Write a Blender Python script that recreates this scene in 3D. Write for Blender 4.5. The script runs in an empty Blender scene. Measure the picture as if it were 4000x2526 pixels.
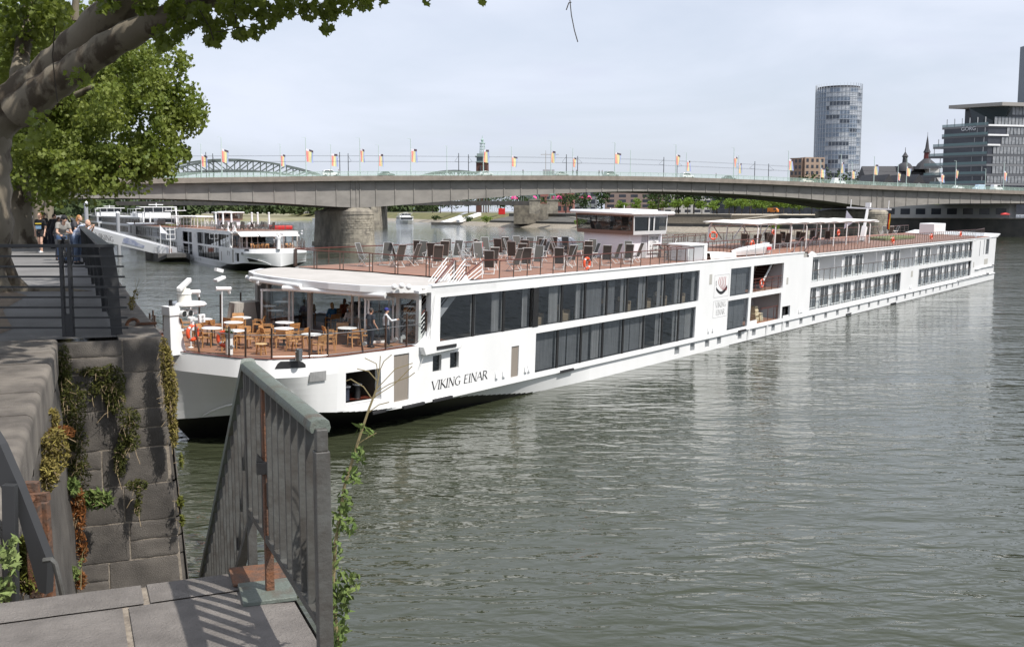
import bpy, bmesh, math, random
from mathutils import Vector as V, Matrix, noise as mnoise
rad = math.radians
sc = bpy.context.scene
COL = sc.collection
# ---------------------------------------------------------------- camera
EYE = 9.5                                   # eye above the river
PITCH = math.atan((1263 - 824) / 4091.)
cam = bpy.data.cameras.new('camera'); cam.sensor_width = 36; cam.lens = 36 * 4091 / 4000.
cam.clip_start = .1; cam.clip_end = 12000
co = bpy.data.objects.new('camera', cam); COL.objects.link(co)
co.location = (0, 0, EYE); co.rotation_euler = (math.pi / 2 - PITCH, 0, 0)
sc.camera = co
# ---------------------------------------------------------------- sky and sun
SUN_DIR = V((.82 * math.cos(rad(54)), -.572 * math.cos(rad(54)), math.sin(rad(54)))).normalized()   # towards the sun
w = bpy.data.worlds.new('World'); sc.world = w; w.use_nodes = True
nt = w.node_tree; nt.nodes.clear()
def N(nt, t, **k):
    n = nt.nodes.new(t)
    for a, b in k.items():
        if a in n.inputs: n.inputs[a].default_value = b
        else: setattr(n, a, b)
    return n
L = lambda nt, a, b: nt.links.new(a, b)
sky = N(nt, 'ShaderNodeTexSky', sky_type='NISHITA', sun_disc=False, sun_elevation=rad(54),
        sun_rotation=math.atan2(SUN_DIR.x, SUN_DIR.y), altitude=50, air_density=1.0, dust_density=2.5, ozone_density=1.5)
tc = N(nt, 'ShaderNodeTexCoord')
mp = N(nt, 'ShaderNodeMapping'); mp.inputs['Scale'].default_value = (1.3, 1.3, 5.0); mp.inputs['Location'].default_value = (3.1, .4, .2)
L(nt, tc.outputs['Generated'], mp.inputs['Vector'])
n1 = N(nt, 'ShaderNodeTexNoise', Scale=1.7, Detail=6, Roughness=.55, Distortion=.4); L(nt, mp.outputs[0], n1.inputs['Vector'])
r1 = N(nt, 'ShaderNodeMapRange'); r1.inputs['From Min'].default_value = .30; r1.inputs['From Max'].default_value = .68
r1.inputs['To Min'].default_value = .66; r1.inputs['To Max'].default_value = .97; r1.interpolation_type = 'SMOOTHSTEP'
L(nt, n1.outputs[0], r1.inputs['Value'])
# a few small darker cloud scraps
mp2 = N(nt, 'ShaderNodeMapping'); mp2.inputs['Scale'].default_value = (3.2, 3.2, 15.); mp2.inputs['Location'].default_value = (1.7, 5.2, .1)
L(nt, tc.outputs['Generated'], mp2.inputs['Vector'])
n2 = N(nt, 'ShaderNodeTexNoise', Scale=1.5, Detail=4, Roughness=.5); L(nt, mp2.outputs[0], n2.inputs['Vector'])
r2 = N(nt, 'ShaderNodeMapRange'); r2.inputs['From Min'].default_value = .60; r2.inputs['From Max'].default_value = .76
r2.inputs['To Min'].default_value = 0; r2.inputs['To Max'].default_value = .5; L(nt, n2.outputs[0], r2.inputs['Value'])
mx = N(nt, 'ShaderNodeMix', data_type='RGBA'); L(nt, r1.outputs[0], mx.inputs[0]); L(nt, sky.outputs[0], mx.inputs[6])
mx.inputs[7].default_value = (6.4, 6.85, 7.9, 1)
mx2 = N(nt, 'ShaderNodeMix', data_type='RGBA'); L(nt, r2.outputs[0], mx2.inputs[0]); L(nt, mx.outputs[2], mx2.inputs[6])
mx2.inputs[7].default_value = (5.3, 5.7, 6.9, 1)
bg = N(nt, 'ShaderNodeBackground', Strength=.1); L(nt, mx2.outputs[2], bg.inputs[0])
wo = N(nt, 'ShaderNodeOutputWorld'); L(nt, bg.outputs[0], wo.inputs[0])
sl = bpy.data.lights.new('sun', 'SUN'); sl.energy = 3.9; sl.angle = rad(.53); sl.color = (1, .955, .89)
so = bpy.data.objects.new('sun', sl); COL.objects.link(so); so.location = (40, -40, 90)
so.rotation_euler = (-SUN_DIR).to_track_quat('-Z', 'Y').to_euler()
vs = sc.view_settings; vs.view_transform = 'Standard'; vs.look = 'None'; vs.gamma = 1; vs.exposure = 0.4; vs.use_curve_mapping = False
sc.cycles.max_bounces = 8; sc.cycles.transparent_max_bounces = 24; sc.cycles.caustics_reflective = False; sc.cycles.caustics_refractive = False
# ---------------------------------------------------------------- measuring helper: where a line of sight meets the height z or the distance y
_c, _s = math.cos(PITCH), math.sin(PITCH)
def ray(u, v):
    a = (u - 2000) / 4091.; b = -(v - 1263) / 4091.
    return V((a, _c + b * _s, -_s + b * _c))
def at(u, v, z=0.):
    r = ray(u, v); return r * ((z - EYE) / r.z) + V((0, 0, EYE))
def aty(u, v, y):
    r = ray(u, v); return r * (y / r.y) + V((0, 0, EYE))
# ---------------------------------------------------------------- materials
MATS = {}
def mat(name, col, rough=.6, metal=0., col2=None, scale=3., bump=0., bscale=None, detail=4, stretch=(1, 1, 1), contrast=(.35, .65), coat=0., trans=0., spec=.5, alpha=1., coords='Object', sub=0.):
    if name in MATS: return MATS[name]
    m = bpy.data.materials.new(name); m.use_nodes = True; nt = m.node_tree
    b = nt.nodes['Principled BSDF']
    b.inputs['Base Color'].default_value = (*col, 1); b.inputs['Roughness'].default_value = rough; b.inputs['Metallic'].default_value = metal
    b.inputs['Specular IOR Level'].default_value = spec
    if coat: b.inputs['Coat Weight'].default_value = coat; b.inputs['Coat Roughness'].default_value = .1
    if trans: b.inputs['Transmission Weight'].default_value = trans
    if alpha < 1: b.inputs['Alpha'].default_value = alpha
    if sub: b.inputs['Subsurface Weight'].default_value = sub
    if col2 or bump:
        t = N(nt, 'ShaderNodeTexCoord'); mp = N(nt, 'ShaderNodeMapping'); mp.inputs['Scale'].default_value = stretch
        L(nt, t.outputs[coords], mp.inputs[0])
    if col2:
        n = N(nt, 'ShaderNodeTexNoise', Scale=scale, Detail=detail, Roughness=.6); L(nt, mp.outputs[0], n.inputs['Vector'])
        r = N(nt, 'ShaderNodeMapRange'); r.inputs['From Min'].default_value = contrast[0]; r.inputs['From Max'].default_value = contrast[1]
        L(nt, n.outputs[0], r.inputs['Value'])
        x = N(nt, 'ShaderNodeMix', data_type='RGBA'); L(nt, r.outputs[0], x.inputs[0])
        x.inputs[6].default_value = (*col, 1); x.inputs[7].default_value = (*col2, 1); L(nt, x.outputs[2], b.inputs['Base Color'])
    if bump:
        n = N(nt, 'ShaderNodeTexNoise', Scale=bscale or scale * 3, Detail=5, Roughness=.65); L(nt, mp.outputs[0], n.inputs['Vector'])
        k = N(nt, 'ShaderNodeBump', Strength=min(1, bump), Distance=.02 if bump <= 1 else .02 * bump); L(nt, n.outputs[0], k.inputs['Height']); L(nt, k.outputs[0], b.inputs['Normal'])
    MATS[name] = m
    return m
def glassmat(name, tint, refl=.04, gloss=(.9, .95, 1)):
    "thin pane: see-through with a tint, mirror-like at grazing angles"
    if name in MATS: return MATS[name]
    m = bpy.data.materials.new(name); m.use_nodes = True; nt = m.node_tree; nt.nodes.clear()
    t = N(nt, 'ShaderNodeBsdfTransparent'); t.inputs[0].default_value = (*tint, 1)
    g = N(nt, 'ShaderNodeBsdfGlossy', Roughness=.015); g.inputs[0].default_value = (*gloss, 1)
    ge = N(nt, 'ShaderNodeNewGeometry'); dt = N(nt, 'ShaderNodeVectorMath', operation='DOT_PRODUCT'); L(nt, ge.outputs['Normal'], dt.inputs[0]); L(nt, ge.outputs['Incoming'], dt.inputs[1])
    ab = N(nt, 'ShaderNodeMath', operation='ABSOLUTE'); L(nt, dt.outputs['Value'], ab.inputs[0])
    om = N(nt, 'ShaderNodeMath', operation='SUBTRACT'); om.inputs[0].default_value = 1; L(nt, ab.outputs[0], om.inputs[1])
    pw = N(nt, 'ShaderNodeMath', operation='POWER'); L(nt, om.outputs[0], pw.inputs[0]); pw.inputs[1].default_value = 5
    ad = N(nt, 'ShaderNodeMath', operation='MULTIPLY_ADD'); ad.inputs[1].default_value = .92; ad.inputs[2].default_value = .05 + refl; L(nt, pw.outputs[0], ad.inputs[0]); ad.use_clamp = True
    x = N(nt, 'ShaderNodeMixShader'); L(nt, ad.outputs[0], x.inputs[0]); L(nt, t.outputs[0], x.inputs[1]); L(nt, g.outputs[0], x.inputs[2])
    o = N(nt, 'ShaderNodeOutputMaterial'); L(nt, x.outputs[0], o.inputs[0])
    MATS[name] = m; return m
WHITE = mat('ship_white', (.82, .82, .82), .28, col2=(.755, .76, .76), scale=.5, detail=9, bump=.12, bscale=.9, spec=.4, stretch=(1, 1, .45))
BLACK = mat('bottom_paint', (.006, .006, .007), .45, col2=(.016, .015, .014), scale=1.2)
FENDER = mat('black_rubber', (.02, .02, .022), .7)
TEAK = mat('deck_planks', (.33, .165, .095), .62, col2=(.25, .12, .07), scale=2.5, stretch=(.3, 4, 1))
SUNDECK = mat('sundeck_covering', (.30, .155, .105), .75, col2=(.24, .12, .082), scale=1.2, stretch=(.4, 3, 1))
MAHOG = mat('varnished_rail', (.105, .028, .018), .32)
STEEL = mat('stainless_steel', (.42, .42, .42), .3, 1.)
DARKPOST = mat('bronze_post', (.16, .12, .10), .35, .6)
WOODCH = mat('teak_furniture', (.50, .27, .11), .55, col2=(.40, .20, .075), scale=6, stretch=(1, 1, .3))
DARK = mat('black_metal', (.012, .012, .013), .5)
FABRIC = mat('mesh_fabric', (.085, .082, .075), .8, col2=(.07, .068, .062), scale=30)
ALU = mat('brushed_aluminium', (.55, .55, .54), .38, .7)
ORANGE = mat('lifebuoy_orange', (.75, .09, .03), .5)
RED = mat('signal_red', (.55, .02, .02), .45)
GREYL = mat('pale_grey_panel', (.44, .44, .455), .5)
CURTAIN = mat('curtain_cloth', (.66, .65, .63), .9, col2=(.42, .42, .41), scale=9, stretch=(1, 1, .02))
SHEER = mat('sheer_blind', (.30, .305, .305), .9, col2=(.21, .215, .217), scale=14, stretch=(1, 1, .04))
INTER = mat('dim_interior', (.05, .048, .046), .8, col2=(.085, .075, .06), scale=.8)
GLASS = glassmat('tinted_glass', (.55, .58, .60), .05)
GLASSD = glassmat('dark_tinted_glass', (.56, .575, .59), .05)
CLEAR = glassmat('clear_glass', (.90, .93, .92), .0)
RAILG = glassmat('railing_glass', (.90, .92, .91), .0)
# ---------------------------------------------------------------- mesh building
class MB:
    def __init__(s): s.v = []; s.f = []; s.m = []; s.mi = 0
    def add(s, vs, fs):
        b = len(s.v); s.v += [tuple(p) for p in vs]; s.f += [tuple(i + b for i in f) for f in fs]; s.m += [s.mi] * len(fs); return s
    def box(s, x0, x1, y0, y1, z0, z1):
        return s.add([(x0, y0, z0), (x1, y0, z0), (x1, y1, z0), (x0, y1, z0), (x0, y0, z1), (x1, y0, z1), (x1, y1, z1), (x0, y1, z1)],
              [(0, 3, 2, 1), (4, 5, 6, 7), (0, 1, 5, 4), (1, 2, 6, 5), (2, 3, 7, 6), (3, 0, 4, 7)])
    def bar(s, p, q, w, h, up=(0, 0, 1)):
        p, q = V(p), V(q); a = (q - p).normalized(); up = V(up)
        if abs(a.dot(up)) > .98: up = V((0, 1, 0)) if abs(a.y) < .9 else V((1, 0, 0))
        x = a.cross(up).normalized() * w / 2; y = x.cross(a).normalized() * h / 2
        return s.add([p - x - y, p + x - y, p + x + y, p - x + y, q - x - y, q + x - y, q + x + y, q - x + y],
              [(0, 1, 2, 3), (7, 6, 5, 4), (4, 5, 1, 0), (5, 6, 2, 1), (6, 7, 3, 2), (7, 4, 0, 3)])
    def tube(s, pts, r, n=6, caps=True):
        pts = [V(p) for p in pts]; k = len(pts); rs = r if isinstance(r, (list, tuple)) else [r] * k
        b = len(s.v); u = None
        for i, p in enumerate(pts):
            a = (pts[min(i + 1, k - 1)] - pts[max(i - 1, 0)])
            a = a.normalized() if a.length > 1e-9 else V((0, 0, 1))
            if u is None: u = a.orthogonal().normalized()
            u = (u - a * u.dot(a)); u = u.normalized() if u.length > 1e-6 else a.orthogonal().normalized()
            w_ = a.cross(u)
            for j in range(n):
                t = 2 * math.pi * j / n; s.v.append(tuple(p + (u * math.cos(t) + w_ * math.sin(t)) * rs[i]))
        for i in range(k - 1):
            for j in range(n):
                s.f.append((b + i * n + j, b + i * n + (j + 1) % n, b + (i + 1) * n + (j + 1) % n, b + (i + 1) * n + j)); s.m.append(s.mi)
        if caps:
            s.f.append(tuple(b + j for j in reversed(range(n)))); s.f.append(tuple(b + (k - 1) * n + j for j in range(n))); s.m += [s.mi] * 2
        return s
    def lathe(s, c, prof, n=20, caps=True):
        b = len(s.v); c = V(c)
        for r, z in prof:
            for j in range(n):
                t = 2 * math.pi * j / n; s.v.append((c.x + r * math.cos(t), c.y + r * math.sin(t), c.z + z))
        k = len(prof)
        for i in range(k - 1):
            for j in range(n):
                s.f.append((b + i * n + j, b + i * n + (j + 1) % n, b + (i + 1) * n + (j + 1) % n, b + (i + 1) * n + j)); s.m.append(s.mi)
        if caps:
            s.f.append(tuple(b + j for j in reversed(range(n)))); s.f.append(tuple(b + (k - 1) * n + j for j in range(n))); s.m += [s.mi] * 2
        return s
    def sph(s, c, rx, ry=None, rz=None, n=10, m=7, R=None):
        ry = ry or rx; rz = rz or rx; c = V(c); b = len(s.v)
        for i in range(m + 1):
            f = math.pi * i / m
            for j in range(n):
                t = 2 * math.pi * j / n
                p = V((rx * math.sin(f) * math.cos(t), ry * math.sin(f) * math.sin(t), -rz * math.cos(f)))
                s.v.append(tuple(c + (R @ p if R else p)))
        for i in range(m):
            for j in range(n):
                s.f.append((b + i * n + j, b + i * n + (j + 1) % n, b + (i + 1) * n + (j + 1) % n, b + (i + 1) * n + j)); s.m.append(s.mi)
        return s
    def quad(s, *p): return s.add(p, [tuple(range(len(p)))])
    def extr(s, poly, d):
        n = len(poly); d = V(d); ps = [V(p) for p in poly]
        return s.add(ps + [p + d for p in ps], [tuple(reversed(range(n))), tuple(range(n, 2 * n))] + [(i, (i + 1) % n, n + (i + 1) % n, n + i) for i in range(n)])
    def torus(s, c, R_, r, n=24, m=8, M=None):
        b = len(s.v); c = V(c)
        for i in range(n):
            a = 2 * math.pi * i / n
            for j in range(m):
                t = 2 * math.pi * j / m
                p = V(((R_ + r * math.cos(t)) * math.cos(a), (R_ + r * math.cos(t)) * math.sin(a), r * math.sin(t)))
                s.v.append(tuple(c + (M @ p if M else p)))
        for i in range(n):
            for j in range(m):
                s.f.append((b + i * m + j, b + ((i + 1) % n) * m + j, b + ((i + 1) % n) * m + (j + 1) % m, b + i * m + (j + 1) % m)); s.m.append(s.mi)
        return s
    def mesh(s, name, mats, angle=32, fix=True):
        me = bpy.data.meshes.new(name); me.from_pydata(s.v, [], s.f)
        for m_ in (mats if isinstance(mats, (list, tuple)) else [mats]): me.materials.append(m_)
        if len(me.polygons): me.polygons.foreach_set('material_index', s.m)
        if fix:
            bm = bmesh.new(); bm.from_mesh(me); bmesh.ops.recalc_face_normals(bm, faces=bm.faces); bm.to_mesh(me); bm.free()
        if angle:
            me.shade_smooth(); me.set_sharp_from_angle(angle=rad(angle))
        me.update(); return me
    def build(s, name, mats, parent=None, angle=32, bevel=0., fix=True):
        o = bpy.data.objects.new(name, s.mesh(name, mats, angle, fix)); COL.objects.link(o)
        if parent: o.parent = parent
        if bevel:
            b = o.modifiers.new('bevel', 'BEVEL'); b.width = bevel; b.segments = 2; b.limit_method = 'ANGLE'; b.angle_limit = rad(40)
        return o
def tag(o, label=None, cat=None, group=None, kind=None):
    if label: o['label'] = label
    if cat: o['category'] = cat
    if group: o['group'] = group
    if kind: o['kind'] = kind
    return o
def thing(name, label, cat, loc=(0, 0, 0), rz=0, group=None, M=None):
    o = bpy.data.objects.new(name, None); COL.objects.link(o); o.empty_display_size = .2
    if M is not None: o.matrix_world = M @ Matrix.Translation(V(loc)) @ Matrix.Rotation(rz, 4, 'Z')
    else: o.location = loc; o.rotation_euler = (0, 0, rz)
    return tag(o, label, cat, group)
def dup(root, label, loc, rz=0, group=None, M=None, scale=None):
    "a copy of a thing with copies of its parts and sub-parts"
    kids = {}
    for o in COL.objects:
        if o.parent: kids.setdefault(o.parent.name, []).append(o)
    def rec(o, par):
        c = o.copy(); COL.objects.link(c)
        if par: c.parent = par
        for k in kids.get(o.name, []): rec(k, c)
        return c
    r = rec(root, None)
    T = Matrix.Translation(V(loc)) @ Matrix.Rotation(rz, 4, 'Z')
    if scale: T = T @ Matrix.Diagonal((scale, scale, scale, 1))
    r.matrix_world = (M @ T) if M is not None else T
    r['label'] = label
    if group: r['group'] = group
    return r
def lerp(xs, ys, x):
    if x <= xs[0]: return ys[0]
    for i in range(1, len(xs)):
        if x <= xs[i]:
            f = (x - xs[i - 1]) / (xs[i] - xs[i - 1]); return ys[i - 1] + (ys[i] - ys[i - 1]) * f
    return ys[-1]
def tri(m, poly, f=None):  # fill helper for n-gons
    m.add([f(*p) if f else p for p in poly], [tuple(range(len(poly)))])
def finger_word(n): return ['', 'first', 'second', 'third', 'fourth', 'fifth', 'sixth', 'seventh', 'eighth', 'ninth', 'tenth', 'eleventh', 'twelfth', 'thirteenth', 'fourteenth', 'fifteenth', 'sixteenth', 'seventeenth', 'eighteenth', 'nineteenth', 'twentieth', 'twenty first', 'twenty second', 'twenty third', 'twenty fourth'][n]
# ================================================================ setting
rnd = random.Random(7)
def water_mat():
    m = bpy.data.materials.new('river_water'); m.use_nodes = True; nt = m.node_tree; b = nt.nodes['Principled BSDF']
    b.inputs['Base Color'].default_value = (.040, .046, .026, 1); b.inputs['Roughness'].default_value = .035; b.inputs['IOR'].default_value = 1.38
    t = N(nt, 'ShaderNodeTexCoord')
    def nz(sx, sy, rz, scale, detail, rough, dist=0.):
        p = N(nt, 'ShaderNodeMapping'); p.inputs['Scale'].default_value = (sx, sy, 1); p.inputs['Rotation'].default_value = (0, 0, rz); L(nt, t.outputs['Object'], p.inputs[0])
        n = N(nt, 'ShaderNodeTexNoise', Scale=scale, Detail=detail, Roughness=rough, Distortion=dist); L(nt, p.outputs[0], n.inputs['Vector']); return n.outputs[0]
    a = nz(.55, 1.25, rad(14), 1.05, 2, .5, .5); c = nz(.6, 1.1, rad(-22), 3.2, 2, .5, .3); d = nz(.8, 1., rad(40), .16, 2, .5)
    patch = nz(.6, 1.3, rad(20), .06, 4, .62, .6)
    pr = N(nt, 'ShaderNodeMapRange'); pr.inputs['From Min'].default_value = .35; pr.inputs['From Max'].default_value = .65; pr.inputs['To Min'].default_value = .45; pr.inputs['To Max'].default_value = 1.35; L(nt, patch, pr.inputs[0])
    m1 = N(nt, 'ShaderNodeMath', operation='MULTIPLY'); m1.inputs[1].default_value = .24; L(nt, c, m1.inputs[0])
    m2 = N(nt, 'ShaderNodeMath', operation='MULTIPLY'); m2.inputs[1].default_value = .9; L(nt, d, m2.inputs[0])
    s1 = N(nt, 'ShaderNodeMath', operation='ADD'); L(nt, a, s1.inputs[0]); L(nt, m1.outputs[0], s1.inputs[1])
    s2 = N(nt, 'ShaderNodeMath', operation='ADD'); L(nt, s1.outputs[0], s2.inputs[0]); L(nt, m2.outputs[0], s2.inputs[1])
    s3 = N(nt, 'ShaderNodeMath', operation='MULTIPLY'); L(nt, s2.outputs[0], s3.inputs[0]); L(nt, pr.outputs[0], s3.inputs[1])
    k = N(nt, 'ShaderNodeBump', Strength=1., Distance=.125); L(nt, s3.outputs[0], k.inputs['Height']); L(nt, k.outputs[0], b.inputs['Normal'])
    return m
wm = MB(); wm.quad((-1400, -60, 0), (1400, -60, 0), (1400, 4200, 0), (-1400, 4200, 0))
tag(wm.build('river', water_mat(), angle=0), kind='structure')

Q0 = V((-6.06, 17.5, 0)); q_ = V((-.392, .920, 0)); r_ = V((.920, .392, 0)); ZP = 7.65
def Q(a, b, z=ZP): return Q0 + q_ * a + r_ * b + V((0, 0, z))
ASPH = mat('worn_asphalt', (.20, .195, .19), .9, col2=(.135, .13, .125), scale=.5, detail=8, bump=.5, bscale=60)
SOIL = mat('bare_soil', (.20, .15, .105), .95, col2=(.12, .09, .06), scale=1.3, detail=8, bump=.8, bscale=14)
BASALT = mat('basalt_blocks', (.150, .134, .117), .85, col2=(.066, .059, .053), scale=1.3, detail=10, bump=.9, bscale=75)
COPING = mat('coping_stone', (.225, .20, .172), .9, col2=(.10, .088, .077), scale=1.9, detail=10, bump=.8, bscale=45)
SLAB = mat('landing_stone', (.24, .218, .20), .88, col2=(.155, .14, .128), scale=4.5, detail=11, bump=1., bscale=75)
MORTAR = mat('lime_mortar', (.36, .31, .25), .95, col2=(.20, .17, .14), scale=14, bump=.8, bscale=60)
IRON = mat('painted_iron', (.092, .093, .087), .45, col2=(.058, .053, .047), scale=9, bump=.22, bscale=30)
CAPIRON = mat('green_grey_iron', (.13, .15, .13), .45, col2=(.10, .075, .055), scale=8, detail=8, bump=.4, bscale=40, contrast=(.52, .72))
RUST = mat('rusty_iron', (.20, .085, .04), .85, col2=(.09, .06, .045), scale=14, bump=.8, bscale=50)
FENCE = mat('anthracite_steel', (.035, .036, .038), .5)
# promenade
pm = MB()
def rect(m, a0, a1, b0, b1, z): m.quad(Q(a0, b0, z), Q(a1, b0, z), Q(a1, b1, z), Q(a0, b1, z))
rect(pm, -60, 520, -160, -1.9, ZP); rect(pm, -2.0, 520, -1.9, -.55, ZP); rect(pm, -60, -13.5, -1.9, -1.8, ZP)
tag(pm.build('promenade', ASPH, angle=0), kind='structure')
so_ = MB()
for a0, a1, b0, b1, k in [(-3, 9.5, -8, -1.95, 0), (11, 26, -9.5, -4.6, 1), (36, 52, -9.5, -4.9, 2)]:
    pts = []
    for i in range(28):
        t = 2 * math.pi * i / 28; ex = .72
        x = math.copysign(abs(math.cos(t)) ** ex, math.cos(t)); y = math.copysign(abs(math.sin(t)) ** ex, math.sin(t))
        j = 1 + .10 * math.sin(3 * t + k) + .05 * math.sin(7 * t)
        pts.append(Q((a0 + a1) / 2 + (a1 - a0) / 2 * x * j, (b0 + b1) / 2 + (b1 - b0) / 2 * y * j, ZP + .006))
    so_.quad(*pts)
tag(so_.build('bare_soil', SOIL, angle=0), kind='structure')
# quay wall: coping stones, block face and the long river face
qw = thing('quay_wall', 'dark basalt quay wall with mossy blocks below the promenade railing', 'wall', (0, 0, 0))
def rounded_stone(m, a0, a1, b0, b1, z0, z1, rr=.09, sides='b1'):
    "stone along q with its upper edge on side b1 rounded; slight unevenness"
    cb = lambda a: (lerp([-13, -8.5, -5, -2.4], [-1.72, -1.62, -1.5, -1.43], a) - b1) if b1 < -1 else 0.
    prof = [(b0, z0), (b1, z0)]
    for i in range(6):
        t = math.pi / 2 * i / 5; prof.append((b1 - rr + rr * math.cos(t), z1 - rr + rr * math.sin(t)))
    prof.append((b0, z1)); n = max(2, int((a1 - a0) / .25)); b = len(m.v); k = len(prof)
    for i in range(n + 1):
        a = a0 + (a1 - a0) * i / n
        for (x, z) in prof:
            p = Q(a, x + (cb(a) if x > b0 else 0), z); w_ = mnoise.noise(p * 1.7) * .008 + mnoise.noise(p * 6) * .005; m.v.append(tuple(p + r_ * w_ * (1 if x > b0 else 0) + V((0, 0, w_ * .5))))
    for i in range(n):
        for j in range(k): m.f.append((b + i * k + j, b + i * k + (j + 1) % k, b + (i + 1) * k + (j + 1) % k, b + (i + 1) * k + j)); m.m.append(m.mi)
    m.f.append(tuple(b + j for j in range(k))); m.f.append(tuple(b + n * k + j for j in reversed(range(k)))); m.m += [m.mi] * 2
cp = MB(); a = -13.1; i = 0
while a < -2.5:                                        # coping of the stair well
    l = [1.35, .95, 1.5, 1.1, 1.25, .9][i % 6]; e = min(a + l, -1.95)
    rounded_stone(cp, a + .005, e - .005, -2.6, -1.44, ZP - .42, ZP + .02 + .008 * (i % 3), .075); a = e; i += 1
a = -2.4
while a < 90:                                           # coping along the river
    l = 1.6 if a < 20 else 6; rounded_stone(cp, a + .01, a + l - .01, -.62, 0.02, ZP - .5, ZP + .012, .07); a += l
cp.build('coping', COPING, qw, 40)
bf = MB(); bf.mi = 0
zs = [7.66, 7.17, 6.63, 6.05, 5.5, 4.95, 4.38, 3.85, 3.2, 2.5, 1.8, 1.0, .2, -1.]
for i in range(len(zs) - 1):                            # head of the wall: rough blocks facing the stair well
    z1, z0 = zs[i], zs[i + 1]; bt = lambda z: .066 * (ZP - z)
    cuts = [-1.5, -1.5 + [.92, .62, 1.0, .58, .86][i % 5], None]
    for j in range(2):
        for h0, h1 in ([(z0, z1)] if (i + j) % 3 else [(z0, (z0 + z1) / 2), ((z0 + z1) / 2, z1)]):
            b0 = cuts[j] + .012; top = bt(h1); bot = bt(h0)
            b1t, b1b = (cuts[1] - .012, cuts[1] - .012) if j == 0 else (top, bot)
            nb, nz_ = 16, 9; base = len(bf.v); pro = .004 + .008 * rnd.random()
            for iz in range(nz_ + 1):
                for ib in range(nb + 1):
                    f = ib / nb; g_ = iz / nz_; bb = b0 + (b1b + (b1t - b1b) * g_ - b0) * f; z = h0 + .011 + (h1 - h0 - .022) * g_
                    ed = min(f, 1 - f, g_ * .7, (1 - g_) * .7); rnd_ = .009 * max(0, 1 - ed * 16) ** 2 if j == 0 or f < .5 else (.16 * max(0, (f - .80) / .2) ** 2 + .009 * max(0, 1 - min(g_, 1 - g_) * 12) ** 2)
                    bulge = .012 * mnoise.noise(V((bb * 5, z * 5, i)))
                    bf.v.append(tuple(Q(-2.45 - pro + rnd_ - bulge, bb, z)))
            for iz in range(nz_):
                for ib in range(nb):
                    bf.f.append((base + iz * (nb + 1) + ib, base + iz * (nb + 1) + ib + 1, base + (iz + 1) * (nb + 1) + ib + 1, base + (iz + 1) * (nb + 1) + ib)); bf.m.append(0)
bf.build('block_face', BASALT, qw, 50)
mo = MB()
mo.add([Q(-2.437, -1.5, -1), Q(-2.437, .46, -1), Q(-2.437, -.09, ZP - .02), Q(-2.437, -1.5, ZP - .02)], [(0, 1, 2, 3)])
mo.build('mortar_joints', MORTAR, qw, 0)
rf = MB()
for k in range(60):                                     # long face to the river, with masonry courses
    a0 = -2.40 + k * 8
    rf.quad(Q(a0, .066 * 8.6, -1), Q(a0 + 8, .066 * 8.6, -1), Q(a0 + 8, .0, ZP - .45), Q(a0, .0, ZP - .45))
rf.build('river_face', BASALT, qw, 0)
iw = MB(); nA, nZ = 60, 14; base = 0                     # inner wall of the stair well
for i in range(nA + 1):
    for j in range(nZ + 1):
        a = -13.1 + 10.75 * i / nA; z = -.5 + (ZP - .4 + .5) * j / nZ
        p = Q(a, lerp([-13, -8.5, -5, -2.4], [-1.74, -1.64, -1.52, -1.46], a) + .045 * (ZP - z), z); p += r_ * (.05 * mnoise.noise(p * 2.2) + .02 * mnoise.noise(p * 7)); iw.v.append(tuple(p))
for i in range(nA):
    for j in range(nZ): iw.f.append((i * (nZ + 1) + j, (i + 1) * (nZ + 1) + j, (i + 1) * (nZ + 1) + j + 1, i * (nZ + 1) + j + 1)); iw.m.append(0)
iw.build('stairwell_face', BASALT, qw, 60)
# landing in front of the camera and the stairs that leave it
ld = thing('stone_landing', 'grey stone landing slabs with pale mortar joints and railing shadow, in the foreground', 'landing', (0, 0, 0))
sb = MB()
for a0, a1, b0, b1 in [(-13.36, -13.08, -2.9, -1.0), (-13.36, -13.08, -.985, -.34), (-14.9, -13.365, -3.2, -1.93), (-14.9, -13.365, -1.905, -1.1), (-14.9, -13.365, -1.085, -.34), (-16.6, -14.905, -3.2, -1.5), (-16.6, -14.905, -1.475, -.34), (-20, -16.62, -3.4, -.34)]:
    n_, k_ = max(2, int((a1 - a0) / .12)), max(2, int((b1 - b0) / .12)); base = len(sb.v)
    for i in range(n_ + 1):
        for j in range(k_ + 1):
            p = Q(a0 + .007 + (a1 - a0 - .014) * i / n_, b0 + .007 + (b1 - b0 - .014) * j / k_, ZP); ed = min(i, n_ - i, j, k_ - j)
            sb.v.append(tuple(p + V((0, 0, 0.003 * mnoise.noise(p * 3) - (.007 if ed == 0 else 0)))))
    for i in range(n_):
        for j in range(k_): sb.f.append((base + i * (k_ + 1) + j, base + (i + 1) * (k_ + 1) + j, base + (i + 1) * (k_ + 1) + j + 1, base + i * (k_ + 1) + j + 1)); sb.m.append(0)
    if a1 > -13.2:
        sb.quad(Q(a1 - .007, b0, ZP - .012), Q(a1 - .007, b1, ZP - .012), Q(a1 + .0, b1, ZP - .5), Q(a1 + .0, b0, ZP - .5))
sb.build('paving_slabs', SLAB, ld, 40)
mj = MB(); rect(mj, -20, -13.1, -3.4, -.36, ZP - .017)
mj.build('mortar_bed', MORTAR, ld, 0)
st = MB()
st.quad(Q(-20, -.33, ZP - .014), Q(-13.08, -.33, ZP - .014), Q(-13.08, .6, -1), Q(-20, .6, -1))
for k in range(20):
    a0 = -13.05 + k * .30; z = ZP - .5 - k * .19
    if z < .3: break
    st.extr([Q(a0, -1.45, z), Q(a0 + .30, -1.45, z), Q(a0 + .30, -.2, z), Q(a0, -.2, z)], (0, 0, -2.5))
st.build('stair_steps', COPING, ld, 30)
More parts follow.
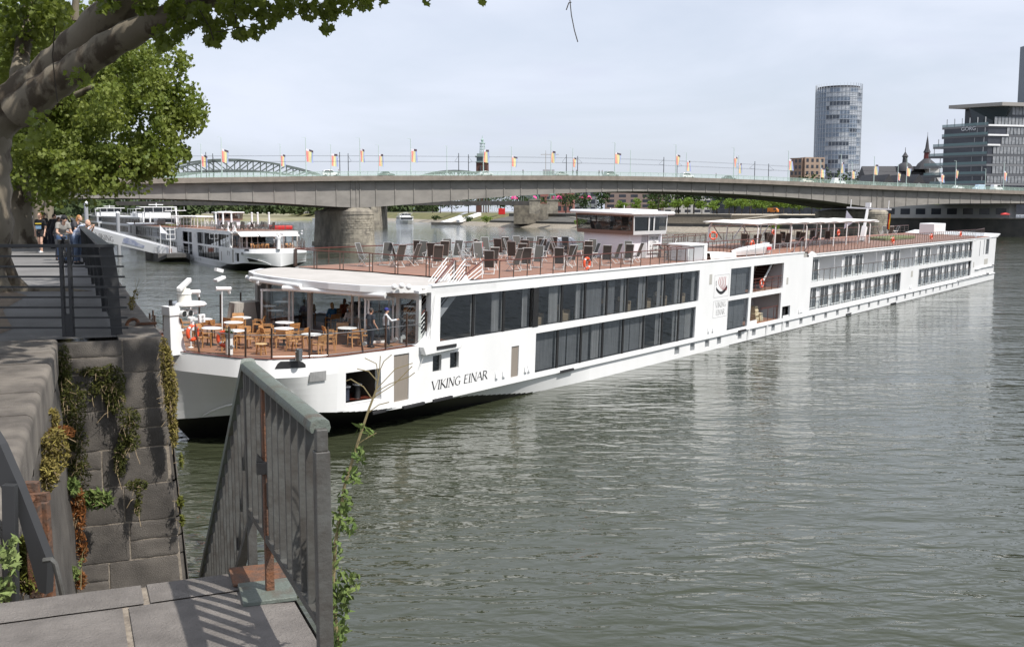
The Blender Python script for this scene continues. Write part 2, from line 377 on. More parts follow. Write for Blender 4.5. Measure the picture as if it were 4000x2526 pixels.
# iron railing on the landing and the one going down the stairs
ir = thing('iron_railing', 'grey painted iron railing with rusty latch post at the landing edge', 'railing', (0, 0, 0))
ZT = 8.70; BL = -.43
def railing(root, a0, a1, z0, z1, zb0, zb1, n, skip=()):
    cap = MB(); P, R_ = Q(a0, BL, z0), Q(a1, BL, z1)
    ax = (R_ - P).normalized(); sd = r_; up = sd.cross(ax).normalized();
    if up.z < 0: up = -up
    prof = [(-.034, -.028), (.034, -.028), (.040, -.01), (.034, .014), (.016, .022), (-.016, .022), (-.034, .014), (-.040, -.01)]
    b = len(cap.v)
    for e in (P - ax * .03, R_ + ax * .02):
        for x, z in prof: cap.v.append(tuple(e + sd * x + up * z))
    k = len(prof)
    for j in range(k): cap.f.append((b + j, b + (j + 1) % k, b + k + (j + 1) % k, b + k + j)); cap.m.append(0)
    cap.f.append(tuple(b + j for j in reversed(range(k)))); cap.f.append(tuple(b + k + j for j in range(k))); cap.m += [0, 0]
    cap.build('cap_rail', CAPIRON, root, 40)
    br = MB(); br.bar(Q(a0, BL, zb0), Q(a1, BL, zb1), .05, .035); br.build('bottom_rail', IRON, root)
    for i in range(n + 1):
        if i in skip: continue
        f = i / n; a = a0 + (a1 - a0) * f; zt = z0 + (z1 - z0) * f - .03; zb = zb0 + (zb1 - zb0) * f; h = MB()
        lean = .004 * math.sin(i * 3.7)
        h.bar(Q(a, BL + lean, zb), Q(a, BL, zt), .018, .044, tuple(r_)); h.build('bar', IRON, root, 0, .002)
railing(ir, -14.60, -12.98, ZT, ZT, 7.93, 7.93, 11, (0,))
po = MB(); po.box(-.028, .028, -.028, .028, 0, .985); po.box(-.022, .022, -.022, .022, .985, 1.07); o = po.build('end_post', IRON, ir, 0, .004)
o.matrix_local = Matrix.Translation(Q(-14.64, BL, 7.62)) @ Matrix.Rotation(rad(23.1), 4, 'Z')
lp = at(1055, 2317, ZP)
pt = MB(); pt.box(-.02, .02, -.02, .02, 0, 1.04); o = pt.build('latch_post', RUST, ir, 0, .004); o.matrix_local = Matrix.Translation((lp.x, lp.y, ZP)) @ Matrix.Rotation(rad(23.1), 4, 'Z')
pl = MB(); pl.box(-.14, .11, -.14, .14, 0, .022); o = pl.build('base_plate', CAPIRON, ir, 0, .004); o.matrix_local = Matrix.Translation((lp.x, lp.y, ZP)) @ Matrix.Rotation(rad(20), 4, 'Z')
pl = MB(); pl.box(-.16, .12, .15, .42, 0, .012); o = pl.build('rust_plate', RUST, ir, 0, .004); o.matrix_local = Matrix.Translation((lp.x, lp.y, ZP)) @ Matrix.Rotation(rad(20), 4, 'Z')
lt = MB(); lt.box(-.05, .03, -.035, .02, .60, .66); lt.box(-.005, .03, -.03, .012, .44, .56); lt.extr([(-.05, -.03, .66), (-.01, -.03, .66), (-.045, -.03, .70)], (0, .03, 0))
o = lt.build('latch', IRON, ir, 0, .003); o.matrix_local = Matrix.Translation((lp.x, lp.y, ZP)) @ Matrix.Rotation(rad(15), 4, 'Z')
sr = thing('stair_railing', 'second grey iron railing sloping down the hidden stairs behind the first', 'railing', (0, 0, 0))
railing(sr, -12.93, -7.9, ZT, ZT - 4.1, ZT - .86, ZT - 4.96, 36)
br = MB(); br.bar(Q(-12.93, BL, 7.15), Q(-12.93, BL, ZT - .03), .045, .045, tuple(r_)); br.bar(Q(-12.86, BL, 8.25), Q(-12.2, BL, 7.0), .03, .03, tuple(r_)); br.build('top_post', IRON, sr, 0)
# steel flood-board brackets on the stair well wall
sbk = thing('flood_board_bracket', 'dark rusty steel bracket with slanted braces on the stairwell wall', 'bracket', (0, 0, 0))
def pix_bar(m, u0, v0, u1, v1, d, w_, h_): m.bar(aty(u0, v0, d), aty(u1, v1, d), w_, h_, (0, 1, 0))
b_ = MB(); pix_bar(b_, 38, 1890, 46, 2360, 5.9, .075, .05); b_.build('upright', FENCE, sbk, 0, .004)
b_ = MB(); b_.extr([aty(-60, 1640, 5.95), aty(0, 1735, 5.95), aty(75, 1905, 5.95), aty(185, 2190, 5.95), aty(180, 2320, 5.95), aty(150, 2310, 5.95), aty(70, 2010, 5.95), aty(-60, 1800, 5.95)], (0.02, .05, 0)); b_.build('brace', FENCE, sbk, 0)
b_ = MB(); pix_bar(b_, 120, 1880, 150, 2330, 6.4, .09, .06); pix_bar(b_, 165, 1960, 190, 2340, 6.6, .08, .06); b_.build('old_beam', RUST, sbk, 0, .006)
b_ = MB(); b_.tube([aty(170, 2188, 5.8), aty(200, 2184, 5.8), aty(215, 2200, 5.8), aty(250, 2345, 5.8)], .016, 8); b_.build('bent_pipe', IRON, sbk)
b_ = MB(); pix_bar(b_, 105, 1946, 190, 1938, 6.2, .05, .05); b_.tube([aty(120, 1946, 6.15), aty(121, 1946, 6.25)], .025, 10); b_.build('bolted_strap', RUST, sbk, 0)
# promenade railings
cr = thing('cross_railing', 'dark horizontal bar railing closing off the promenade end', 'railing', (0, 0, 0))
yc = 15.42
rl = MB(); rl.bar((-11.5, yc, 8.99), (-5.85, yc, 8.99), .06, .05); rl.build('top_rail', FENCE, cr, 0, .006)
for i in range(8):
    z = 8.99 - .151 * (i + 1); b_ = MB(); b_.bar((-11.5, yc, z), (-5.72 + .02 * i * .3, yc, z), .035, .028); b_.build('rail_bar', FENCE, cr, 0)
for x in (-6.63, -6.51, -8.95, -11.2):
    b_ = MB(); b_.box(x - .022, x + .022, yc - .035, yc + .035, ZP, 8.97); b_.build('post', FENCE, cr, 0)
b_ = MB(); b_.box(-6.655, -6.485, yc - .03, yc + .03, ZP, ZP + .34); b_.build('post_shoe', FENCE, cr, 0)
lf = thing('lattice_fence', 'long dark steel lattice railing along the quay edge, leaning inwards', 'fence', (0, 0, 0))
LB = -.62
def LF(a, h): return Q(a, LB - .10 * (h / 1.3) ** 2, ZP + h)
b_ = MB(); b_.bar(LF(-1.75, 1.31), LF(70, 1.31), .17, .05, (0, 0, 1)); b_.build('hand_rail', FENCE, lf, 0, .006)
b_ = MB()
for i in range(13):
    h = .10 + i * .098; b_.bar(LF(-1.75, h), LF(70, h), .05, .02, (0, 0, 1))
b_.build('lattice_slats', FENCE, lf, 0)
b_ = MB(); a = -1.6
while a < 70:
    b_.bar(LF(a, .06), LF(a, .7), .018, .05, tuple(r_)); b_.bar(LF(a, .7), LF(a, 1.3), .018, .05, tuple(r_)); a += .135 if a < 24 else .27
b_.build('lattice_uprights', FENCE, lf, 0)
for k in range(18):
    a = -1.75 + k * 4.0; p_ = MB(); p_.bar(LF(a, 0), LF(a, .7), .05, .16, tuple(r_)); p_.bar(LF(a, .69), LF(a, 1.3), .05, .20, tuple(r_)); p_.build('post', FENCE, lf, 0)
sg = thing('side_railing', 'dark slatted steel railing cut by the left edge beside the coping', 'railing', (0, 0, 0))
for k in range(6):
    h = .16 + k * .2; b_ = MB(); b_.bar(Q(-2.9, -2.42, ZP + h), Q(-11, -2.42, ZP + h), .09, .02, tuple(r_ + V((0, 0, .8)))); b_.build('slat', FENCE, sg, 0)
for a in (-2.9, -4.6, -6.5, -8.5):
    b_ = MB(); b_.box(-.03, .03, -.05, .05, 0, 1.3); o = b_.build('post', FENCE, sg, 0); o.matrix_local = Matrix.Translation(Q(a, -2.42, ZP)) @ Matrix.Rotation(rad(23), 4, 'Z')
mr = thing('mooring_ring', 'rusty iron mooring ring set in the quay coping outside the lattice fence', 'ring', tuple(Q(-.6, -.33, ZP + .02)))
b_ = MB(); b_.torus((0, 0, .02), .09, .028, 16, 6, Matrix.Rotation(rad(50), 3, 'X')); b_.build('ring', RUST, mr); b_ = MB(); b_.bar((.05, .0, .02), (.36, .1, .02), .09, .04); b_.build('anchor_bar', RUST, mr, 0, .01)
# ================================================================ river cruise ship: local axes s (bow to stern), t (across, 0 = side towards the quay), z (up from the waterline)
d_ = V((.58260221, .81275745, 0)); HEEL = .0375
n0 = V((-d_.y, d_.x, 0)); n_ = n0 * math.cos(HEEL) + V((0, 0, math.sin(HEEL))); u_ = d_.cross(n_)
SHIP_M = Matrix(((d_.x, n_.x, u_.x, -10.793), (d_.y, n_.y, u_.y, 37.307), (d_.z, n_.z, u_.z, 0), (0, 0, 0, 1)))
ship = thing('cruise_ship', 'long white river cruise ship with open bow terrace, closest to the quay', 'ship', M=SHIP_M)
BW = 11.45
def resample(c, n):
    ds = [0]
    for i in range(1, len(c)): ds.append(ds[-1] + math.dist(c[i], c[i - 1]))
    return [tuple(lerp(ds, [p[k] for p in c], ds[-1] * i / n) for k in (0, 1)) for i in range(n + 1)]
C_DECK = [(2.4, 5.725), (2.47, 5.0), (2.8, 3.7), (3.1, 2.45), (3.8, 1.4), (4.75, .85), (6.2, .42), (6.5, .36)]
C_KNUC = [(2.28, 5.725), (2.34, 5.0), (2.66, 3.65), (2.98, 2.35), (3.70, 1.28), (4.68, .74), (6.2, .36), (6.5, .33)]
C_CHIN = [(2.3, 5.725), (2.75, 4.9), (3.7, 3.2), (4.6, 1.75), (5.4, .80), (6.5, .36)]
zchin = lambda s: lerp([2.3, 2.75, 3.7, 4.6, 5.4, 6.5], [.76, .86, 1.12, 1.25, 1.3, 1.2], s)
C_WATR = [(3.2, 5.725), (4.9, 4.6), (6.5, 3.6)]; C_BOTT = [(4.2, 5.725), (5.4, 4.9), (6.5, 4.2)]
sA = [6.5, 7.2, 8.2, 9.2, 10.2, 11.5, 13, 16.4, 20, 26]
tD = [.36, .28, .16, .07, .02, 0, 0, 0, 0, 0]; tK = [.33, .26, .15, .07, .02, 0, 0, 0, 0, 0]; tC = [.36, .22, .06, 0, 0, 0, 0, 0, 0, 0]
tW = [3.6, 3.2, 2.7, 2.25, 1.85, 1.45, 1.12, .72, .42, .05]; tB = [4.2, 3.8, 3.3, 2.8, 2.4, 1.9, 1.5, 1.0, .6, .15]
def off(s, z):
    if s >= 26: return 0.
    td, tk, t_c = lerp(sA, tD, s), lerp(sA, tK, s), lerp(sA, tC, s)
    if z >= 2.85: return lerp([2.85, 3.55], [tk, td], z)
    zc = lerp([6.5, 7.4, 10, 13.5], [1.2, 1.1, .92, .85], s)
    if z >= zc: return lerp([zc, 2.85], [t_c, tk], z)
    return lerp([-1.3, -.2, zc], [lerp(sA, tB, s), lerp(sA, tW, s), t_c], z)
def holed(m, s0, s1, z0, z1, holes, depth=.14, ds=None, dz=None, flip=False, mat_of=None, zx=()):
    S_ = {s0, s1}; Z_ = {z0, z1}
    for a, b, c, e in holes: S_ |= {a, b}; Z_ |= {c, e}
    Z_ |= set(zx); S_, Z_ = {x for x in S_ if s0 <= x <= s1}, {x for x in Z_ if z0 <= x <= z1}
    if ds:
        x = s0
        while x < s1: S_.add(x); x += ds
    if dz:
        x = z0
        while x < z1: Z_.add(x); x += dz
    S_ = sorted(S_); Z_ = sorted(Z_)
    S_ = [x for i, x in enumerate(S_) if i == 0 or x - S_[i - 1] > 1e-4]; Z_ = [x for i, x in enumerate(Z_) if i == 0 or x - Z_[i - 1] > 1e-4]
    T_ = (lambda s, z: BW - off(s, z)) if flip else off
    idx = {}
    def vid(i, j):
        if (i, j) not in idx: idx[i, j] = len(m.v); m.v.append((S_[i], T_(S_[i], Z_[j]), Z_[j]))
        return idx[i, j]
    for i in range(len(S_) - 1):
        for j in range(len(Z_) - 1):
            cs, cz = (S_[i] + S_[i + 1]) / 2, (Z_[j] + Z_[j + 1]) / 2
            if any(a < cs < b and c < cz < e for a, b, c, e in holes): continue
            m.f.append((vid(i, j), vid(i + 1, j), vid(i + 1, j + 1), vid(i, j + 1))); m.m.append(mat_of(cs, cz) if mat_of else m.mi)
    sg = -1 if flip else 1
    for a, b, c, e in holes:
        for (sa, za), (sb_, zb) in (((a, c), (b, c)), ((b, c), (b, e)), ((b, e), (a, e)), ((a, e), (a, c))):
            p, q = (sa, T_(sa, za), za), (sb_, T_(sb_, zb), zb)
            m.add([p, q, (q[0], q[1] + depth * sg, q[2]), (p[0], p[1] + depth * sg, p[2])], [(0, 1, 2, 3)])
hull = MB()
nb = 26
rows = [(C_DECK, 3.63, 3.54), (C_KNUC, 2.86, 2.85), (C_CHIN, .76, 1.08), (C_WATR, -.2, -.2), (C_BOTT, -1.3, -1.3)]
for side in (0, 1):
    R_ = [[(s, BW - t if side else t, zchin(s) if c is C_CHIN else za + (zb - za) * i / nb) for i, (s, t) in enumerate(resample(c, nb))] for c, za, zb in rows]
    full = []
    for k in range(len(R_) - 1):
        n = 6 if k < 2 else 3
        for j in range(n): full.append(([tuple(a[x] + (b[x] - a[x]) * j / n for x in range(3)) for a, b in zip(R_[k], R_[k + 1])], 0 if k < 2 else 1))
    full.append((R_[-1], 1))
    for (ra, ma), (rb, _) in zip(full, full[1:]):
        hull.mi = ma; b0 = len(hull.v); hull.v += ra + rb; n = nb + 1
        for i in range(nb): hull.f.append((b0 + i, b0 + i + 1, b0 + n + i + 1, b0 + n + i)); hull.m.append(ma)
hull.mi = 0
BIGOPEN = (6.93, 8.85, 1.45, 2.8); DOOR1 = (9.62, 10.58, 1.19, 3.28)

PORTS = [(36.48, 37.17), (38.75, 39.42), (41.0, 41.67), (42.93, 43.6), (46.47, 47.14), (49.04, 49.74), (52.8, 53.5), (55.8, 56.5), (58.8, 59.5), (61.75, 62.45), (64.75, 65.45), (67.8, 68.5), (70.85, 71.5), (73.9, 74.55), (77, 77.65), (80, 80.65), (83.2, 83.85), (86.3, 86.95), (89.4, 90.05), (92.6, 93.2), (95.3, 95.9), (97.8, 98.4), (100.9, 101.5), (104, 104.6), (107.1, 107.7), (110, 110.6), (113, 113.6)]
paint = lambda s, z: 1 if z < lerp([6.5, 7.4, 10, 11.5, 13.5, 15.3, 19.3, 21, 22, 130, 134.5], [1.2, 1.1, .92, .84, .79, .65, .16, .0, -.05, -.02, .02], s) else 0
ZX = [.86 + .03 * i for i in range(13)]
holed(hull, 6.5, 12, .85, 3.54, [BIGOPEN, DOOR1], .35, .3, .4, False, lambda s, z: paint(s, z), ZX); holed(hull, 6.5, 12, .85, 3.54, [], .3, .6, .6, True, lambda s, z: paint(s, z), ZX)
holed(hull, 6.5, 26, -1.3, .85, [], .1, .22, .05, False, paint); holed(hull, 6.5, 26, -1.3, .85, [], .1, 1, .2, True, paint)
holed(hull, 26, 134.3, -1.3, .85, [(a, b, .26, .78) for a, b in PORTS], .12, None, None, False, lambda s, z: 0)
holed(hull, 26, 134.3, -1.3, .85, [], .1, None, None, True)
hull.quad((134.3, 0, -1.3), (134.3, BW, -1.3), (133.6, BW, 3.1), (133.6, 0, 3.1)); hull.quad((133.6, 0, 3.1), (133.6, BW, 3.1), (133.6, BW, 6.0), (133.6, 0, 6.0))
hull.build('hull', [WHITE, BLACK], ship, 28)
bs = MB(); bs.box(45, 134.3, -.006, .0, -.06, .035); bs.build('boot_line', BLACK, ship, 0)
fs = MB()
for a, b in [(8.7, 134.2)]:
    n = 120; base = len(fs.v)
    for i in range(n + 1):
        s = a + (b - a) * (i / n) ** 1.6; t0 = off(s, .86)
        fs.v += [(s, t0 + .02, .84), (s, t0 - .13, .88), (s, t0 - .13, .95), (s, off(s, .99) + .02, .99)]
    for i in range(n):
        for j in range(3): fs.f.append((base + i * 4 + j, base + i * 4 + j + 1, base + i * 4 + 5 + j, base + i * 4 + 4 + j)); fs.m.append(0)
for s in (48.1, 51.6, 54.9): fs.extr([(s, -.01, .84), (s, -.12, .84), (s, -.02, .1)], (.28, 0, 0))
fs.build('fender_ledge', WHITE, ship, 25)
for a, b, z, dp in [(8.35, 9.2, .90, .19), (10.11, 11.54, .9, .17), (12.11, 13.53, .9, .17), (22.72, 24.11, .9, .17), (46.16, 47.62, .9, .17), (70.5, 72, .16, .06), (84.5, 86.4, .12, .06), (128.6, 129.7, 1.05, .22), (132, 133.1, 2.05, .22), (12.1, 13.51, 3.36, .34)]:
    t0 = off((a + b) / 2, z); b_ = MB(); b_.box(a, b, t0 - dp, t0 - .02, z - .07, z + .07); b_.build('fender', FENDER, ship, 30, .02)
b_ = MB(); b_.extr([(11.2, .01, 3.5), (14.1, .01, 3.5), (13.9, .01, 3.18), (11.35, .01, 3.10)], (0, -.30, 0)); b_.build('fender_bracket', WHITE, ship, 20, .03)
b_ = MB(); b_.box(121.7, 124.1, -.2, 0, 1.93, 2.02); b_.extr([(124.1, 0, 1.95), (133.3, 0, 1.95), (133.3, -.22, 2.02), (124.1, -.2, 2.02)], (0, 0, .06)); b_.extr([(112, 0, 1.0), (130.2, 0, 1.0), (130.2, -.22, 1.05), (112, -.2, 1.05)], (0, 0, .06)); b_.build('stern_ledge', WHITE, ship, 20)
# upper side walls
W1 = (12.67, 39.6, 3.545, 5.6); W2 = (20.5, 39.3, 1.1, 3.2); CU = (44.65, 48.2, 3.5, 5.48); CL = (44.45, 48.05, 1.1, 3.22)
OU = (48.68, 54.6, 3.53, 5.5); OL = (48.5, 54.4, 1.1, 3.17); SB = (54.8, 56.5, 1.1, 2.03); SQ = [(12.2, 12.82, 2.2, 2.96), (13.45, 14.1, 2.2, 2.96)]; D2 = (18.35, 19.0, 1.15, 2.73)
UP = (61.0, 119.3, 3.6, 5.66); LA = (60.9, 87.5, 1.26, 3.18); LBW = (94.4, 119.5, 1.26, 3.2)
sup = MB(); ST = [(123.6, 123.9, 3.6, 5.6), (126.0, 126.3, 3.75, 5.7), (127.3, 129.3, 3.7, 5.75)]
holed(sup, 12, 58.8, .85, 6.17, [W1, W2, CU, CL, OU, OL, SB, D2] + SQ, .16)
holed(sup, 58.8, 60, .85, 5.76, [], .16)
holed(sup, 60, 133.6, .85, 5.93, [UP, LA, LBW] + ST, .12)
holed(sup, 12, 133.6, .85, 5.93, [(12.7, 19.6, 3.545, 5.6), (20.2, 39.6, 3.545, 5.6)], .1, None, None, True)
sup.extr([(60.003, .0, 5.92), (60.9, .0, 6.19), (62.0, .0, 5.92)], (0, .12, 0))
pts = [(11.0, .02, 3.545), (12, .02, 3.545), (12, .02, 4.5)]
for i in range(9):
    t = math.pi / 2 * i / 8; pts.append((11.0 + 1.0 * math.sin(t) * .98, .02, 3.55 + .95 * (1 - math.cos(t))))
sup.extr([pts[0], pts[1]] + list(reversed(pts[3:])), (0, .2, 0))
sup.box(12, 12.5, .02, .30, 3.5, 5.75)                                                    # forward pillar
sup.box(12, 58.9, -.05, .22, 6.13, 6.21); sup.box(61.8, 133, -.06, .2, 5.9, 5.97); sup.box(61.0, 121, -.05, .05, 5.70, 5.76)
sup.extr([(130.5, -.08, 6.03), (135.7, -.08, 6.36), (135.7, -.08, 6.28), (133.9, -.08, 5.9), (130.5, -.08, 5.9)], (0, BW + .16, 0))
sup.box(20.15, 20.62, -.012, .05, 3.55, 5.6); sup.f.pop(); sup.m.pop()
sup.build('superstructure', WHITE, ship, 25)
b_ = MB(); b_.box(20.14, 20.62, -.02, .02, 3.55, 5.595); b_.build('window_pillar', BLACK, ship, 0)
# decks, bulkheads and the dim rooms behind the glass
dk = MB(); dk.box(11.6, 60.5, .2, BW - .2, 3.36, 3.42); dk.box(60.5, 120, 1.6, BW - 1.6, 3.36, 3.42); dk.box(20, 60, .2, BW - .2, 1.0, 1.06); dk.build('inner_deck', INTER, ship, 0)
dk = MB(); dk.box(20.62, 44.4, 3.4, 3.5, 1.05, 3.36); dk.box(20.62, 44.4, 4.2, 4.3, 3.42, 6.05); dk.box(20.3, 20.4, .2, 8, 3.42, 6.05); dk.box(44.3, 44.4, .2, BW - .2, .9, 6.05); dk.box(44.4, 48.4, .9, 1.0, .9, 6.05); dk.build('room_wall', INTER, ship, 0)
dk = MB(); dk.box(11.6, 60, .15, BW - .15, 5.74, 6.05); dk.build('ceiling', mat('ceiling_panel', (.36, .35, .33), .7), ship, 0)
# terrace deck
td = MB(); near = resample(C_DECK, 30) + [(7.5, .25), (9, .1), (11, .03), (14, .02)]
poly = [(s, t + .10, 3.45) for s, t in near] + [(s, BW - t - .10, 3.45) for s, t in reversed(near)]
td.quad(*poly); td.build('terrace_floor', TEAK, ship, 0)
tr = MB()
for side in (0, 1):
    for (s0, t0), (s1, t1) in zip(near, near[1:]):
        f = (lambda s, t, o, z: (s + (.16 * o if s < 4 else 0), (BW - t - o * .20) if side else (t + o * .20), z))
        z0, z1 = lerp([2.4, 6.5, 12], [3.63, 3.55, 3.53], s0), lerp([2.4, 6.5, 12], [3.63, 3.55, 3.53], s1)
        tr.quad(f(s0, t0, -.12, z0 + .005), f(s1, t1, -.12, z1 + .005), f(s1, t1, 1, z1 + .005), f(s0, t0, 1, z0 + .005)); tr.quad(f(s0, t0, 1, z0 + .005), f(s1, t1, 1, z1 + .005), f(s1, t1, 1, 3.44), f(s0, t0, 1, 3.44))
tr.build('capping_rail', MAHOG, ship, 0)
# canopy over the lounge
def canopy(side): 
    c = [(12.0, .0), (11.6, .25), (10.5, .9), (9.7, 2.2), (9.35, 3.8), (9.25, 5.725)]
    return [(s, BW - t) if side else (s, t) for s, t in c]
CE = canopy(0) + list(reversed(canopy(1)))[1:]
RAILF = [(16.9, .35), (15.6, 1.6), (15.75, 3.4), (15.45, 5.2), (15.4, 6.9), (15.0, 8.6), (14.4, 9.9), (14.2, 11.2)]
cn = MB(); inner = resample(RAILF, 10)
outer = [(s, t) for s, t in resample(CE, 10)]
grid = [[(o[0] + (i_[0] - o[0]) * k / 6, o[1] + (i_[1] - o[1]) * k / 6, 6.12 + .05 * math.sin(math.pi * k / 6) - .015 * abs(math.sin(k * 2 + o[1]))) for k in range(7)] for o, i_ in zip(outer, inner)]
for a, b in zip(grid, grid[1:]):
    for k in range(6): cn.quad(a[k], b[k], b[k + 1], a[k + 1])
cn.build('canopy_cloth', mat('canopy_cloth', (.47, .445, .42), .85, col2=(.41, .39, .365), scale=.9, detail=6), ship, 60)
fa = MB()
for (s0, t0), (s1, t1) in zip(CE, CE[1:]):
    fa.quad((s0, t0, 5.86), (s1, t1, 5.86), (s1, t1, 6.15), (s0, t0, 6.15)); e = .18
    fa.quad((s0, t0, 6.15), (s1, t1, 6.15), (s1 + e, t1 * .97 + .17, 6.15), (s0 + e, t0 * .97 + .17, 6.15))
    fa.quad((s0, t0, 5.86), (s1, t1, 5.86), (12.6, t1, 5.855), (12.6, t0, 5.855))
fa.box(12, 16.9, 0, .25, 5.76, 6.14); fa.box(11.45, 11.65, .3, 11.15, 5.74, 5.86)
fa.build('canopy_fascia', WHITE, ship, 40)
for (a, b), z, f in [(((10.75, 10.9), (9.45, 8.55)), 5.78, .16), (((9.6, 9.25), (9.05, 5.35)), 5.90, .16), (((8.95, 6.25), (10.2, 1.2)), 5.74, .17)]:
    m_ = MB(); m_.tube([(a[0], a[1], z), (b[0], b[1], z)], .115, 12); m_.tube([(a[0] - .02, a[1] + .06, z), (a[0], a[1], z)], .13, 12); m_.tube([(b[0], b[1], z), (b[0] + .02, b[1] - .06, z)], .13, 12)
    for f_ in (.15, .85):
        x, y = a[0] + (b[0] - a[0]) * f_, a[1] + (b[1] - a[1]) * f_; m_.bar((x, y, z), (x + .45, y, z - .04), .08, .1)
    m_.build('awning_roll', WHITE, ship, 50)
# glazed front of the lounge
FS = 11.55
fc = MB()
for t in (.35, 1.55, 7.25, 10.3, 11.1): fc.box(FS - .08, FS + .08, t - .09, t + .09, 3.45, 5.75)
for t in (4.45, 8.75): fc.box(FS - .04, FS + .04, t - .05, t + .05, 3.45, 5.75)
fc.box(FS - .06, FS + .06, .3, 11.15, 5.52, 5.75); fc.box(FS - .05, FS + .05, .3, 11.15, 3.44, 3.50)
fc.build('lounge_front', mat('grey_white_frame', (.62, .62, .61), .4), ship, 30)
for a, b in [(.45, 1.46), (7.36, 8.7), (8.8, 10.2)]:
    g_ = MB(); g_.quad((FS, a, 3.5), (FS, b, 3.5), (FS, b, 5.52), (FS, a, 5.52)); g_.build('lounge_pane', GLASS, ship, 0)
def leaf(p, q, name='folding_door'):
    (s0, t0), (s1, t1) = p, q; fr = MB(); Pn = lambda f, z: (s0 + (s1 - s0) * f, t0 + (t1 - t0) * f, z)
    for f0, f1 in ((0, .10), (.90, 1)): fr.bar(Pn((f0 + f1) / 2, 3.47), Pn((f0 + f1) / 2, 5.5), .085, .06, (1, 0, 0))
    fr.bar(Pn(0, 3.52), Pn(1, 3.52), .06, .1); fr.bar(Pn(0, 5.46), Pn(1, 5.46), .06, .1)
    o = fr.build(name, WHITE, ship, 0); g_ = MB(); g_.quad(Pn(.1, 3.56), Pn(.9, 3.56), Pn(.9, 5.42), Pn(.1, 5.42)); g_.build('pane', GLASS, o, 0)
leaf((10.35, 2.35), (11.5, 1.75)); leaf((10.75, 3.3), (11.6, 2.7)); leaf((10.3, 2.5), (11.4, 1.9)); leaf((9.35, 8.35), (10.5, 7.5)); leaf((10.5, 7.42), (11.5, 7.3))
# stairs from terrace to sun deck
sr_ = MB()
for k in range(11):
    f = k / 10; s = 11.75 + 3.1 * f; z = 3.62 + 2.5 * f; sr_.box(s, s + .34, .42, 1.45, z - .05, z)
sr_.build('stair_treads', mat('dark_tread', (.05, .045, .042), .6), ship, 0)
sr_ = MB()
for t in (.40, 1.47): sr_.bar((11.55, t, 3.5), (15.1, t, 6.36), .05, .30)
for t in (.38, 1.50):
    for k in range(5): sr_.tube([(11.7, t, 3.85 + .2 * k), (14.9, t, 6.43 + .2 * k)], .022, 6)
sr_.build('stair_side', WHITE, ship, 30)
sr_ = MB()
for t in (.38, 1.50): sr_.tube([(11.6, t, 4.72), (12.9, t, 5.72)], .035, 8)
sr_.tube([(12.95, .55, 6.22), (15.6, 1.6, 7.1)], .04, 8); sr_.tube([(14.45, .45, 6.2), (16.75, .75, 7.08), (17.3, .2, 7.12)], .04, 8)
sr_.build('stair_handrail', MAHOG, ship)
sr_ = MB()
for (a, b, h) in [((12.95, .55), (15.6, 1.6), .9), ((14.45, .45), (16.8, .8), .9)]:
    for k in range(1, 4):
        f0 = k * .22; sr_.tube([(a[0] + (b[0] - a[0]) * f0, a[1] + (b[1] - a[1]) * f0, 6.2), (b[0], b[1], 7.1 - .22 * k)], .02, 6)
    sr_.tube([(b[0], b[1], 6.2), (b[0], b[1], 7.1)], .03, 6)
sr_.build('stair_bars', WHITE, ship)
# sun deck
sd = MB(); poly = [(s, t, 6.165) for s, t in RAILF] + [(60.2, BW - .25, 6.165), (60.2, .22, 6.165)]
sd.quad(*poly); sd.quad((60.2, .2, 6.0), (60.2, BW - .2, 6.0), (132, BW - .2, 6.0), (132, .2, 6.0)); sd.quad((60.2, .2, 6.165), (60.2, BW - .2, 6.165), (60.2, BW - .2, 6.0), (60.2, .2, 6.0))
sd.build('sun_deck', SUNDECK, ship, 0)
def glassrail(path, z0, h, step, name, post=DARKPOST, toprail=MAHOG, glass=True, rr=.03, double=False, wires=0):
    root_ = MB(); root_.tube([(s, t, z0 + h) for s, t in path], rr, 6); R0 = root_.build(name, toprail, ship)
    wm_ = MB()
    for (s0, t0), (s1, t1) in zip(path, path[1:]):
        l = math.dist((s0, t0), (s1, t1)); n = max(1, round(l / step)); ax = V((s1 - s0, t1 - t0, 0)).normalized(); P_ = lambda f, z: (s0 + (s1 - s0) * f, t0 + (t1 - t0) * f, z)
        for i in range(n + 1):
            f = i / n
            if i < n or (s1, t1) == path[-1]:
                for o in ((-.09, .09) if double else (0,)):
                    pm_ = MB(); x, y, _ = P_(f, 0); x += ax.x * o; y += ax.y * o; pm_.bar((x, y, z0), (x, y, z0 + h), .075 if not double else .05, .03, tuple(ax.cross(V((0, 0, 1))))); pm_.build('rail_post', post, R0, 0)
            if i < n and glass:
                g0, g1 = f + .12 / l, f + 1 / n - .12 / l; gm = MB(); gm.quad(P_(g0, z0 + .08), P_(g1, z0 + .08), P_(g1, z0 + h - .06), P_(g0, z0 + h - .06)); gm.build('glass_panel', RAILG, R0, 0)
    for w_ in range(wires):
        wm_ = MB(); wm_.tube([(s, t, z0 + h * (w_ + 1) / (wires + 1)) for s, t in path], .012, 4); wm_.build('rail_wire', post, R0, 0)
    return R0
glassrail([(17.3, .12), (38.8, .12)], 6.21, .88, 1.2, 'sun_deck_railing')
glassrail(RAILF[1:], 6.17, .92, 1.25, 'sun_deck_railing', double=True)
glassrail([(14.2, 11.2), (36, 11.2)], 6.2, .9, 2.3, 'sun_deck_railing', glass=False, wires=2)
glassrail([(31.5, 8.9), (36.0, 6.9)], 6.17, 1.0, 1.2, 'inner_railing', glass=False, wires=3)
glassrail([(36.2, .9), (38.9, 1.0), (38.9, 3.2), (42.5, 3.3)], 6.17, .95, .9, 'inner_railing', wires=2)
